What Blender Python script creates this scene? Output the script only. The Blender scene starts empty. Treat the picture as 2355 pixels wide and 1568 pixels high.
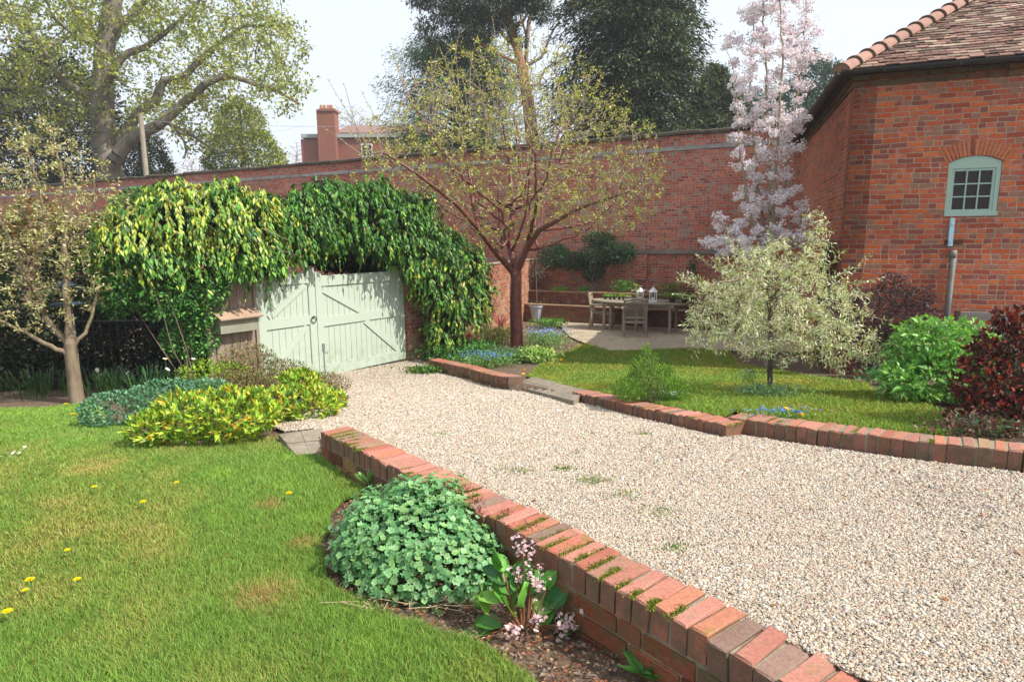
import bpy, math, random
import numpy as np
from mathutils import Vector, Matrix
from mathutils.geometry import delaunay_2d_cdt
rng = np.random.default_rng(7); random.seed(7)
R = math.radians
scn = bpy.context.scene; COL = scn.collection
# ---------------------------------------------------------------- camera, sky, sun, exposure
CAMZ = 2.4; F = 1440.0; CX, CY = 1177.5, 784.0; PITCH = R(9.2); ROLL = R(0.45)
fw = Vector((0, math.cos(PITCH), -math.sin(PITCH))); U0 = Vector((0, math.sin(PITCH), math.cos(PITCH))); X0 = Vector((1, 0, 0))
RC = X0*math.cos(ROLL) - U0*math.sin(ROLL); UC = X0*math.sin(ROLL) + U0*math.cos(ROLL)
cam = bpy.data.cameras.new('camera'); cam.sensor_width = 36; cam.lens = F/2355*36; cam.clip_start = .05; cam.clip_end = 3000
co = bpy.data.objects.new('camera', cam); COL.objects.link(co); scn.camera = co
M = Matrix((RC, UC, -fw)).transposed().to_4x4(); M.translation = (0, 0, CAMZ); co.matrix_world = M
SUN_EL = R(47); sd = Vector((.90, -.436, 0)).normalized()
SUND = Vector((sd.x*math.cos(SUN_EL), sd.y*math.cos(SUN_EL), math.sin(SUN_EL)))
w = bpy.data.worlds.new('World'); scn.world = w; w.use_nodes = True
nt = w.node_tree; nt.nodes.clear()
sky = nt.nodes.new('ShaderNodeTexSky'); sky.sky_type = 'NISHITA'; sky.sun_disc = False
sky.sun_elevation = SUN_EL; sky.sun_rotation = math.atan2(sd.x, sd.y); sky.dust_density = 6.0; sky.air_density = 1.0; sky.ozone_density = 1.0
bg = nt.nodes.new('ShaderNodeBackground'); bg.inputs[1].default_value = .15
wo = nt.nodes.new('ShaderNodeOutputWorld'); hz_mix = nt.nodes.new('ShaderNodeMixRGB'); hz_mix.inputs[0].default_value = .84; hz_mix.inputs[2].default_value = (4.65, 5.05, 5.55, 1)   # thin high cloud veiling the blue
nt.links.new(sky.outputs[0], hz_mix.inputs[1]); nt.links.new(hz_mix.outputs[0], bg.inputs[0]); nt.links.new(bg.outputs[0], wo.inputs[0])
sl = bpy.data.lights.new('sun', 'SUN'); sl.energy = 4.3; sl.angle = R(.6); sl.color = (1, .94, .84)
so = bpy.data.objects.new('sun', sl); COL.objects.link(so); so.rotation_euler = SUND.to_track_quat('Z', 'Y').to_euler(); so.location = (20, -10, 20)
scn.view_settings.view_transform = 'Standard'; scn.view_settings.look = 'None'; scn.view_settings.exposure = .60; scn.view_settings.gamma = 1
scn.cycles.max_bounces = 6; scn.cycles.transparent_max_bounces = 8
# ---------------------------------------------------------------- geometry of the site
def ray(x, y):
    a = (x-CX)/F; b = -(y-CY)/F
    return np.array(fw + RC*a + UC*b)
C0 = np.array([0, 0, CAMZ])
def P(x, y, Y):
    d = ray(x, y); return C0 + d*(Y/d[1])
def sm(xs, ys):
    g = np.linspace(-6, 40, 1841); v = np.interp(g, xs, ys); k = 33
    v = np.convolve(np.pad(v, k, 'edge'), np.ones(2*k+1)/(2*k+1), 'valid')
    return lambda y: np.interp(y, g, v)
grav_d = sm([-6, 0, 2.3, 4.4, 6.7, 9.4, 12, 14], [.7, 1.1, 1.28, 1.49, 1.76, 2.2, 2.33, 2.36])
left_d = sm([-6, 0, 2, 3, 4.4, 5.5, 7.4, 9.4, 12, 14], [1.3, 1.42, 1.50, 1.53, 1.56, 1.70, 1.95, 2.2, 2.33, 2.38])
right_d = sm([-6, 0, 4, 4.7, 6.7, 9.4, 12, 14], [.5, .95, 1.36, 1.42, 1.66, 2.08, 2.28, 2.36])
zg = lambda x, y: CAMZ-grav_d(y)
zl = lambda x, y: CAMZ-left_d(y)
zr = lambda x, y: CAMZ-right_d(y)
WA = np.array([-1.39, 4.38]); WD = np.array([.63, -.777]); WN = np.array([.777, .63])
def G(x, y, fn, dz=0):
    d = ray(x, y); t = .5; prev = t
    while t < 60:
        p = C0 + d*t
        if p[2] < fn(p[0], p[1])+dz: break
        prev = t; t += .05
    a, b = prev, t
    for _ in range(18):
        m = (a+b)/2; p = C0+d*m
        if p[2] < fn(p[0], p[1])+dz: b = m
        else: a = m
    p = C0+d*a; p[2] = fn(p[0], p[1])+dz
    return p
RW1 = [G(x, y, zg, .19)[:2] for x, y in [(985, 826), (1080, 846), (1168, 866)]]
RW2 = [G(x, y, zg, .105)[:2] for x, y in [(1316, 900), (1433, 926), (1488, 938), (1560, 952), (1668, 975)]]
RW3 = [G(x, y, zg, .135)[:2] for x, y in [(1676, 957), (1749, 966), (1876, 983), (2015, 999), (2128, 1013), (2276, 1027), (2360, 1036)]]
e = RW3[-1]; RW3 += [e+np.array([.8, -.28]), e+np.array([2.4, -.7])]
RIGHTPOLY = [np.array([-1.9, 12.4])] + RW1 + RW2 + RW3 + [np.array([30, 2.8]), np.array([30, 40]), np.array([-1.9, 40])]
def inpoly(x, y, poly):
    x = np.asarray(x, float); y = np.asarray(y, float); c = np.zeros(np.broadcast(x, y).shape, bool); n = len(poly)
    for i in range(n):
        x1, y1 = poly[i]; x2, y2 = poly[(i+1) % n]
        if y1 == y2: continue
        c ^= ((y1 > y) != (y2 > y)) & (x < (x2-x1)*(y-y1)/(y2-y1)+x1)
    return c
def gz(x, y):
    x = np.asarray(x, float); y = np.asarray(y, float); q = (x-WA[0])*WN[0]+(y-WA[1])*WN[1]; s = np.clip(q/np.clip((y-4.4)*.3+.3, .3, 1.2)+.5, 0, 1)
    return np.where(y > 4.35, zl(x, y)*(1-s)+zg(x, y)*s, zg(x, y))
def hz(x, y):
    x = np.asarray(x, float); y = np.asarray(y, float)
    q = (x-WA[0])*WN[0]+(y-WA[1])*WN[1]
    wd = np.clip((y-4.4)*.3+.3, .3, 1.2)
    s = np.where(y < 4.4, np.clip((q-.13)/.04, 0, 1), np.clip(q/wd+.5, 0, 1))
    z = zl(x, y)*(1-s)+zg(x, y)*s
    return np.where(inpoly(x, y-.08, RIGHTPOLY), zr(x, y), z)
# ---------------------------------------------------------------- materials
def hexc(h, k=1.0):
    h = h.lstrip('#'); v = [int(h[i:i+2], 16)/255 for i in (0, 2, 4)]
    return tuple(((c/12.92) if c <= .04045 else ((c+.055)/1.055)**2.4)*k for c in v)
class NB:
    def __init__(s, name):
        s.m = bpy.data.materials.new(name); s.m.use_nodes = True; s.t = s.m.node_tree; s.t.nodes.clear()
        s.out = s.t.nodes.new('ShaderNodeOutputMaterial'); s.bs = s.t.nodes.new('ShaderNodeBsdfPrincipled'); s.t.links.new(s.bs.outputs[0], s.out.inputs[0])
    def n(s, typ, **kw):
        nd = s.t.nodes.new('ShaderNode'+typ)
        for k, v in kw.items():
            if k.startswith('i'):
                try: key = int(k[1:])
                except ValueError: key = k[2:].replace('_', ' ')
                if hasattr(v, 'is_output') or isinstance(v, bpy.types.NodeSocket): s.t.links.new(v, nd.inputs[key])
                else: nd.inputs[key].default_value = v
            else: setattr(nd, k, v)
        return nd
    def math(s, op, a, b=None, c=None):
        kw = {'operation': op, 'i0': a}
        if b is not None: kw['i1'] = b
        if c is not None: kw['i2'] = c
        return s.n('Math', **kw).outputs[0]
    def mix(s, f, a, b, bt='MIX'):
        m = s.n('MixRGB', blend_type=bt)
        for k, v in ((0, f), (1, a), (2, b)):
            if isinstance(v, bpy.types.NodeSocket): s.t.links.new(v, m.inputs[k])
            else: m.inputs[k].default_value = v if k == 0 else (*v[:3], 1)
        return m.outputs[0]
    def ramp(s, f, stops, interp='LINEAR'):
        r = s.n('ValToRGB'); s.t.links.new(f, r.inputs[0]); cr = r.color_ramp; cr.interpolation = interp
        while len(cr.elements) < len(stops): cr.elements.new(.5)
        for e_, (p_, c_) in zip(cr.elements, stops):
            e_.position = p_; e_.color = (*c_, 1) if hasattr(c_, '__len__') else (c_, c_, c_, 1)
        return r.outputs[0]
    def noise(s, vec, sc, det=3, rough=.5):
        nd = s.n('TexNoise'); nd.inputs['Scale'].default_value = sc; nd.inputs['Detail'].default_value = det; nd.inputs['Roughness'].default_value = rough
        if vec is not None: s.t.links.new(vec, nd.inputs['Vector'])
        return nd.outputs[0]
    def geo(s): return s.n('NewGeometry').outputs['Position']
    def set(s, col=None, rough=.8, spec=.3, bump=None, bd=.01, bs=1.0, metal=0):
        i = s.bs.inputs
        if col is not None:
            if isinstance(col, bpy.types.NodeSocket): s.t.links.new(col, i['Base Color'])
            else: i['Base Color'].default_value = (*col[:3], 1)
        if isinstance(rough, bpy.types.NodeSocket): s.t.links.new(rough, i['Roughness'])
        else: i['Roughness'].default_value = rough
        i['Specular IOR Level'].default_value = spec; i['Metallic'].default_value = metal
        if bump is not None:
            b = s.n('Bump'); b.inputs['Strength'].default_value = bs; b.inputs['Distance'].default_value = bd
            s.t.links.new(bump, b.inputs['Height']); s.t.links.new(b.outputs[0], i['Normal'])
        return s.m
def m_plain(name, col, rough=.7, spec=.3, var=.12, sc=20, bd=.002, metal=0):
    b = NB(name); g = b.geo(); n1 = b.noise(g, sc, 4); n2 = b.noise(g, sc*.12, 2)
    f = b.math('ADD', b.math('MULTIPLY', n1, .6), b.math('MULTIPLY', n2, .4))
    c = b.ramp(f, [(.3, tuple(x*(1-var*1.6) for x in col)), (.7, tuple(min(1, x*(1+var)) for x in col))])
    return b.set(c, rough, spec, n1, bd, metal=metal)
def m_leaf(name, rough=.45, spec=.4, trans=.35, tint=(.95, 1.0, .45)):
    b = NB(name); a = b.n('VertexColor', layer_name='col').outputs[0]
    b.set(a, rough, spec)
    tr = b.n('BsdfTranslucent'); b.t.links.new(b.mix(1, a, tint, 'MULTIPLY'), tr.inputs[0])
    mx = b.n('MixShader'); mx.inputs[0].default_value = trans
    b.t.links.new(b.bs.outputs[0], mx.inputs[1]); b.t.links.new(tr.outputs[0], mx.inputs[2]); b.t.links.new(mx.outputs[0], b.out.inputs[0])
    return b.m
def m_bark(name, c1, c2, sc=6, bd=.01, stretch=(1, 1, .25), rough=.85, spec=.2):
    b = NB(name); g = b.geo(); mp = b.n('Mapping'); mp.inputs['Scale'].default_value = stretch; b.t.links.new(g, mp.inputs['Vector'])
    n1 = b.noise(mp.outputs[0], sc, 5, .65); n2 = b.noise(g, sc*.3, 3)
    c = b.mix(b.math('MULTIPLY', n2, .5), b.ramp(n1, [(.35, c1), (.65, c2)]), tuple(x*1.15 for x in c2))
    return b.set(c, rough, spec, n1, bd)
def m_vcol(name, rough=.85, spec=.2, nsc=60, var=.35, bd=.003, moss=0, mosscol=(.09, .11, .03), scale2=7):
    """colour from the mesh, broken up by grain and, where asked, lichen and moss"""
    b = NB(name); g = b.geo(); a = b.n('VertexColor', layer_name='col').outputs[0]
    n1 = b.noise(g, nsc, 5, .6); n2 = b.noise(g, scale2, 4, .6)
    c = b.mix(1, a, b.ramp(n1, [(.25, 1-var), (.75, 1+var*.3)]), 'MULTIPLY')
    c = b.mix(b.ramp(n2, [(.5, 0.), (.72, .35)]), c, b.mix(.5, c, (.30, .26, .19)))
    if moss:
        n3 = b.noise(g, scale2*1.7, 5, .65); c = b.mix(b.ramp(n3, [(.62-moss*.2, 0.), (.72-moss*.1, .75)]), c, mosscol)
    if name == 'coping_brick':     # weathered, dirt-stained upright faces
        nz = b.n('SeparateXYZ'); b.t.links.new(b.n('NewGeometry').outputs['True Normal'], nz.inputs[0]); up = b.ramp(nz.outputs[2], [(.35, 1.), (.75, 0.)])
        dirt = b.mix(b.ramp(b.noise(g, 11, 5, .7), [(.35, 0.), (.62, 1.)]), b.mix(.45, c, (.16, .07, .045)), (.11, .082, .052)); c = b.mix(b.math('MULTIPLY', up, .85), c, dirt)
    return b.set(c, rough, spec, n1, bd)
def m_brick(name, tones, mortar=(.42, .33, .25), bh=.075, bl=.235, split=.3, wob=.006, stain=.35, green=.0, jt=.010, bd=.012):
    b = NB(name); uv = b.n('UVMap').outputs[0]; g = b.geo()
    nd = b.n('TexNoise'); nd.inputs['Scale'].default_value = 3.1; nd.inputs['Detail'].default_value = 3; b.t.links.new(uv, nd.inputs['Vector'])
    nf = b.n('TexNoise'); nf.inputs['Scale'].default_value = 45; nf.inputs['Detail'].default_value = 2; b.t.links.new(uv, nf.inputs['Vector'])
    sp = b.n('SeparateXYZ'); b.t.links.new(uv, sp.inputs[0]); sc_ = b.n('SeparateColor'); b.t.links.new(nd.outputs[1], sc_.inputs[0]); sf = b.n('SeparateColor'); b.t.links.new(nf.outputs[1], sf.inputs[0])
    dis = lambda o, q, o2, q2: b.math('ADD', b.math('MULTIPLY', b.math('SUBTRACT', o, .5), q), b.math('MULTIPLY', b.math('SUBTRACT', o2, .5), q2))
    u = b.math('ADD', sp.outputs[0], dis(sc_.outputs[0], .05, sf.outputs[0], wob)); v = b.math('ADD', sp.outputs[1], dis(sc_.outputs[1], .05, sf.outputs[1], wob))
    vr = b.math('DIVIDE', v, bh); row = b.math('FLOOR', vr); fv = b.math('FRACT', vr)
    hr = b.n('TexWhiteNoise', noise_dimensions='1D'); b.t.links.new(row, hr.inputs['W'])
    ur = b.math('ADD', b.math('DIVIDE', u, bl), b.math('ADD', b.math('MULTIPLY', b.math('MODULO', row, 2), .5), b.math('MULTIPLY', hr.outputs[0], .22)))
    ci = b.math('FLOOR', ur); fu = b.math('FRACT', ur)
    cb = b.n('CombineXYZ'); b.t.links.new(ci, cb.inputs[0]); b.t.links.new(row, cb.inputs[1])
    w1 = b.n('TexWhiteNoise', noise_dimensions='3D'); b.t.links.new(cb.outputs[0], w1.inputs['Vector'])
    isS = b.math('LESS_THAN', w1.outputs[0], split)
    half = b.math('MULTIPLY', isS, b.math('GREATER_THAN', fu, .5))
    cb2 = b.n('CombineXYZ'); b.t.links.new(ci, cb2.inputs[0]); b.t.links.new(row, cb2.inputs[1]); b.t.links.new(b.math('ADD', half, 3.7), cb2.inputs[2])
    w2 = b.n('TexWhiteNoise', noise_dimensions='3D'); b.t.links.new(cb2.outputs[0], w2.inputs['Vector'])
    col = b.ramp(w2.outputs[0], tones, 'CONSTANT')
    col = b.mix(1, col, b.ramp(b.noise(g, 38, 4, .65), [(.25, .72), (.7, 1.12)]), 'MULTIPLY')
    d1 = b.math('MULTIPLY', b.math('MINIMUM', fu, b.math('SUBTRACT', 1., fu)), bl)
    dm = b.math('ADD', b.math('MULTIPLY', b.math('ABSOLUTE', b.math('SUBTRACT', fu, .5)), bl), b.math('MULTIPLY', b.math('SUBTRACT', 1., isS), 5.))
    d2 = b.math('MULTIPLY', b.math('MINIMUM', fv, b.math('SUBTRACT', 1., fv)), bh)
    dd = b.math('MINIMUM', b.math('MINIMUM', d1, dm), d2)
    mk = b.ramp(b.math('DIVIDE', dd, jt), [(.38, 0.), (.72, 1.)])
    mc = b.mix(1, mortar, b.ramp(b.noise(g, 15, 4), [(.3, .62), (.7, 1.15)]), 'MULTIPLY')
    c = b.mix(mk, mc, col)
    st = b.noise(g, .9, 5, .65); c = b.mix(b.ramp(st, [(.45, 0.), (.75, stain)]), c, b.mix(1, c, (.42, .38, .34), 'MULTIPLY'))
    st2 = b.noise(g, 2.3, 5, .7); c = b.mix(b.ramp(st2, [(.60, 0.), (.78, stain*.9)]), c, (.40, .31, .25))
    big = b.noise(g, .45, 4, .6); c = b.mix(b.ramp(big, [(.38, .55), (.55, 0.)]), c, b.mix(1, c, (.62, .50, .46), 'MULTIPLY')); c = b.mix(b.ramp(b.noise(g, 5.5, 3, .6), [(.62, 0.), (.72, stain*.8)]), c, (.46, .36, .31))
    if green:
        gz = b.n('SeparateXYZ'); b.t.links.new(g, gz.inputs[0]); low = b.ramp(gz.outputs[2], [(0, 1.), (1., 0.)]) if green < .6 else 1.0
        c = b.mix(b.math('MULTIPLY', b.ramp(b.noise(g, 2.1, 5, .7), [(.42, 0.), (.68, green)]), low), c, (.13, .13, .06))
    rec = b.math('MULTIPLY', w2.outputs[0], .35)
    h = b.math('ADD', b.math('MULTIPLY', mk, b.math('SUBTRACT', 1., rec)), b.math('MULTIPLY', b.noise(g, 70, 4), .35))
    return b.set(c, .9, .15, h, bd)
BT = lambda k=1: [(0, tuple(x*k for x in t)) if i == 0 else (i/8, tuple(x*k for x in t)) for i, t in enumerate([(.54, .130, .045), (.46, .102, .042), (.33, .075, .042), (.56, .155, .058), (.25, .085, .065), (.41, .105, .06), (.30, .15, .10), (.47, .13, .07)])]
BO = [(0, (.42, .10, .06)), (.13, (.36, .085, .055)), (.26, (.47, .125, .07)), (.4, (.25, .065, .05)), (.52, (.40, .10, .06)), (.64, (.34, .14, .10)), (.76, (.50, .15, .085)), (.9, (.30, .20, .16))]
BO = [(p_, tuple(min(.9, c_*k_) for c_, k_ in zip(t_, (1.3, 1.4, 1.35)))) for p_, t_ in BO]
M_ = {}
M_['brick_house'] = m_brick('house_brick', BT(1.12), mortar=(.52, .37, .28), bh=.0715, bl=.212, split=.3, wob=.006, stain=.4, green=.25, jt=.012)
M_['brick_old'] = m_brick('old_brick', BO, mortar=(.58, .47, .42), bh=.071, bl=.205, split=.5, wob=.016, stain=.5, jt=.012, bd=.022, green=.35)
M_['brick_pale'] = m_brick('weathered_brick', [(0, (.46, .17, .10)), (.2, (.50, .24, .14)), (.4, (.38, .13, .08)), (.6, (.44, .27, .17)), (.8, (.30, .12, .08))], mortar=(.5, .42, .32), split=.5, stain=.3, green=.3)
M_['brick_dark'] = m_brick('dark_brick', [(0, (.24, .075, .05)), (.3, (.18, .06, .045)), (.6, (.28, .095, .06)), (.8, (.15, .07, .05))], mortar=(.20, .16, .12), split=.4, stain=.5, green=.5)  # darker brick tones and dull mortar for the raised bed
M_['brick_far'] = m_plain('far_brick', (.25, .10, .07), .9, .1, .1, 1.5)
M_['coping_brick'] = m_vcol('coping_brick', nsc=80, moss=.25, bd=.003, mosscol=(.13, .17, .03))
M_['side_brick'] = m_vcol('side_brick', nsc=50, moss=.75, bd=.006, mosscol=(.10, .10, .045), scale2=5)
M_['mortar'] = m_plain('mortar', (.26, .22, .16), .95, .1, .3, 30, .006)
M_['tile'] = m_vcol('clay_tile', rough=.9, nsc=30, var=.4, moss=.2, mosscol=(.34, .27, .18), scale2=6)
M_['hip'] = m_vcol('hip_tile', nsc=25, var=.3, moss=.1, mosscol=(.12, .13, .07))
M_['stone'] = m_plain('paving_stone', (.40, .33, .24), .9, .2, .18, 9, .004)
M_['slab'] = m_plain('grey_slab', (.26, .22, .17), .9, .2, .22, 14, .004)
M_['lead'] = m_plain('cement_band', (.33, .31, .29), .85, .2, .3, 5, .01)
M_['gate'] = m_plain('sage_paint', (.42, .495, .415), .45, .4, .04, 6, .0008)
b = NB('sage_paint_worn'); g = b.geo(); mp = b.n('Mapping'); mp.inputs['Scale'].default_value = (1, 1, .06); b.t.links.new(g, mp.inputs['Vector']); gr_ = b.noise(mp.outputs[0], 60, 4, .6); sz_ = b.n('SeparateXYZ'); b.t.links.new(g, sz_.inputs[0])
c = b.mix(b.ramp(gr_, [(.4, 0.), (.7, .22)]), (.42, .495, .415), (.33, .40, .33)); low = b.ramp(sz_.outputs[2], [(.12, 1.), (.75, 0.)]); dn = b.ramp(b.noise(g, 7, 5, .7), [(.42, 0.), (.65, .75)])
c = b.mix(b.math('MULTIPLY', low, dn), c, (.22, .24, .15)); c = b.mix(b.ramp(b.noise(g, 2.6, 5, .7), [(.58, 0.), (.75, .3)]), c, (.30, .35, .25)); M_['gate'] = b.set(c, .5, .35, gr_, .0015)
M_['win'] = m_plain('green_paint', (.33, .47, .40), .4, .4, .05, 10, .0005)
M_['white'] = m_plain('white_paint', (.78, .78, .76), .5, .4, .05, 10)
M_['iron'] = m_plain('black_iron', (.02, .022, .024), .45, .5, .2, 30)
M_['zinc'] = m_plain('grey_steel', (.33, .36, .40), .4, .5, .15, 30, metal=.6)
M_['plastic'] = m_plain('black_plastic', (.018, .018, .018), .4, .5, .1, 20)
M_['blue'] = m_plain('pale_blue_paint', (.36, .56, .66), .5, .4, .12, 20)
M_['pipe'] = m_plain('grey_pipe', (.17, .17, .15), .6, .4, .35, 6)
M_['gutter'] = m_plain('dark_gutter', (.022, .024, .024), .5, .4, .2, 8)
M_['planter'] = m_plain('planter_blue_grey', (.36, .44, .52), .5, .4, .06, 12)
def m_wood(name, c1, c2, sc=9, ax=(1, 1, .08), green=0):
    b = NB(name); g = b.n('TexCoord').outputs['Object']; mp = b.n('Mapping'); mp.inputs['Scale'].default_value = ax; b.t.links.new(g, mp.inputs['Vector'])
    n1 = b.noise(mp.outputs[0], sc*4, 5, .65); n2 = b.noise(g, 2.2, 4, .6)
    c = b.mix(b.ramp(n2, [(.4, 0.), (.65, .8)]), b.ramp(n1, [(.3, c1), (.7, c2)]), tuple(x*.62 for x in c2))
    if green: c = b.mix(b.ramp(b.noise(g, 5, 4), [(.5, 0.), (.7, green)]), c, (.20, .24, .16))
    return b.set(c, .85, .2, n1, .003)
M_['teak'] = m_wood('silvered_teak', (.24, .20, .15), (.36, .31, .24), 9)
M_['fence'] = m_wood('fence_wood', (.20, .15, .12), (.34, .265, .215), 9)
M_['boxwood'] = m_wood('green_grey_wood', (.22, .22, .17), (.34, .34, .27), 9, (.1, 1, 1), .5)
M_['lidwood'] = m_wood('bare_wood', (.33, .22, .15), (.50, .36, .27), 9, (.08, 1, 1))
M_['darkwood'] = m_wood('dark_wood', (.045, .032, .025), (.09, .065, .05), 8)
M_['greywood'] = m_wood('grey_bench_wood', (.16, .14, .13), (.26, .235, .22), 8, (.1, 1, 1))
M_['polewood'] = m_wood('pole_wood', (.22, .19, .14), (.38, .34, .27), 3)
b = NB('glass_pane'); b.set((.020, .011, .010), .08, .28); M_['glass'] = b.m
M_['leaf'] = m_leaf('leaf'); M_['gloss'] = m_leaf('glossy_leaf', .42, .32, .22); M_['needle'] = m_leaf('needle', .65, .25, .15); M_['petal'] = m_leaf('petal', .7, .2, .35, (1, .97, .98)); M_['blade'] = m_leaf('grass_blade', .55, .3, .35)
M_['cherrybark'] = m_bark('cherry_bark', (.07, .020, .016), (.20, .062, .045), 14, .012, (1, 1, 2.2), .35, .5)
M_['oakbark'] = m_bark('oak_bark', (.10, .09, .07), (.24, .21, .17), 1.6, .05)
M_['greybark'] = m_bark('grey_bark', (.16, .125, .09), (.33, .27, .20), 9, .006)
M_['tanbark'] = m_bark('tan_bark', (.11, .085, .055), (.25, .195, .135), 12, .008)
M_['darkbark'] = m_bark('dark_bark', (.045, .035, .028), (.13, .10, .08), 6, .01)
M_['pinebark'] = m_bark('pine_bark', (.20, .09, .05), (.42, .22, .13), 1.5, .05)
M_['twig'] = m_plain('twig', (.20, .15, .12), .8, .2, .2, 30)
def m_soil(name, stops, sc):
    b = NB(name); g = b.geo(); n1 = b.noise(g, sc, 6, .7); n2 = b.noise(g, 1.2, 4, .6)
    c = b.mix(b.ramp(n2, [(.4, 0.), (.65, .6)]), b.ramp(n1, stops), tuple(x*.6 for x in stops[-1][1]))
    return b.set(c, .95, .1, n1, .02)
M_['soil'] = m_soil('soil', [(.3, (.06, .038, .026)), (.5, (.14, .095, .066)), (.68, (.26, .19, .14))], 28)
M_['turf'] = m_soil('turf', [(.3, (.035, .06, .012)), (.55, (.075, .115, .022)), (.72, (.15, .14, .05))], 22)
def m_gravel():
    b = NB('gravel_bed'); g = b.geo(); vo = b.n('TexVoronoi'); vo.inputs['Scale'].default_value = 75; b.t.links.new(g, vo.inputs['Vector'])
    c = b.ramp(b.n('TexWhiteNoise', noise_dimensions='3D', i0=vo.outputs['Position']).outputs[0], [(0, (.50, .40, .29)), (.25, (.62, .53, .42)), (.5, (.40, .32, .24)), (.7, (.68, .61, .50)), (.9, (.24, .21, .19))], 'CONSTANT')
    c = b.mix(b.ramp(vo.outputs['Distance'], [(.35, 0.), (.75, .8)]), c, (.16, .12, .09))
    inv = b.math('SUBTRACT', 1., vo.outputs['Distance'])
    return b.set(c, .9, .2, inv, .008)
M_['gravelbed'] = m_gravel(); M_['stonechip'] = m_vcol('stone_chip', .8, .25, 200, .2, .001)
# ---------------------------------------------------------------- mesh helpers
def newmesh(name, V, Fc, mat, parent=None, col=None, uv=None, smooth=False):
    """V (n,3); Fc (m,k) int array or list of lists; col per vertex (n,3); uv per loop"""
    me = bpy.data.meshes.new(name); V = np.asarray(V, np.float32)
    if isinstance(Fc, np.ndarray):
        m, k = Fc.shape; me.vertices.add(len(V)); me.vertices.foreach_set('co', V.ravel())
        me.loops.add(m*k); me.loops.foreach_set('vertex_index', Fc.astype(np.int32).ravel())
        me.polygons.add(m); me.polygons.foreach_set('loop_start', np.arange(0, m*k, k, dtype=np.int32))
        me.update(calc_edges=True)
    else:
        me.from_pydata(V.tolist(), [], [list(map(int, f)) for f in Fc])
    if col is not None:
        a = me.color_attributes.new('col', 'FLOAT_COLOR', 'POINT'); c4 = np.ones((len(V), 4), np.float32); c4[:, :3] = col; a.data.foreach_set('color', c4.ravel())
    if uv is not None:
        l = me.uv_layers.new(name='UVMap'); l.data.foreach_set('uv', np.asarray(uv, np.float32).ravel())
    if smooth: me.polygons.foreach_set('use_smooth', np.ones(len(me.polygons), bool))
    me.materials.append(mat if not isinstance(mat, str) else M_[mat])
    o = bpy.data.objects.new(name, me); COL.objects.link(o)
    if parent is not None:
        o.parent = parent
        if parent.name in WP: o.matrix_parent_inverse = Matrix.Translation(parent.location).inverted()
    return o
WP = set()
def tag(o, label=None, cat=None, group=None, kind=None):
    if label: o['label'] = label
    if cat: o['category'] = cat
    if group: o['group'] = group
    if kind: o['kind'] = kind
    return o
def thing(name, label, cat, loc=(0, 0, 0), rz=0, group=None):
    o = bpy.data.objects.new(name, None); COL.objects.link(o); o.location = loc; o.rotation_euler = (0, 0, rz); o.empty_display_size = .1
    return tag(o, label, cat, group)
def wthing(name, label, cat, loc, group=None):
    """a thing whose parts are modelled in place"""
    o = thing(name, label, cat, tuple(float(v) for v in loc), 0, group); WP.add(o.name); return o
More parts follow.
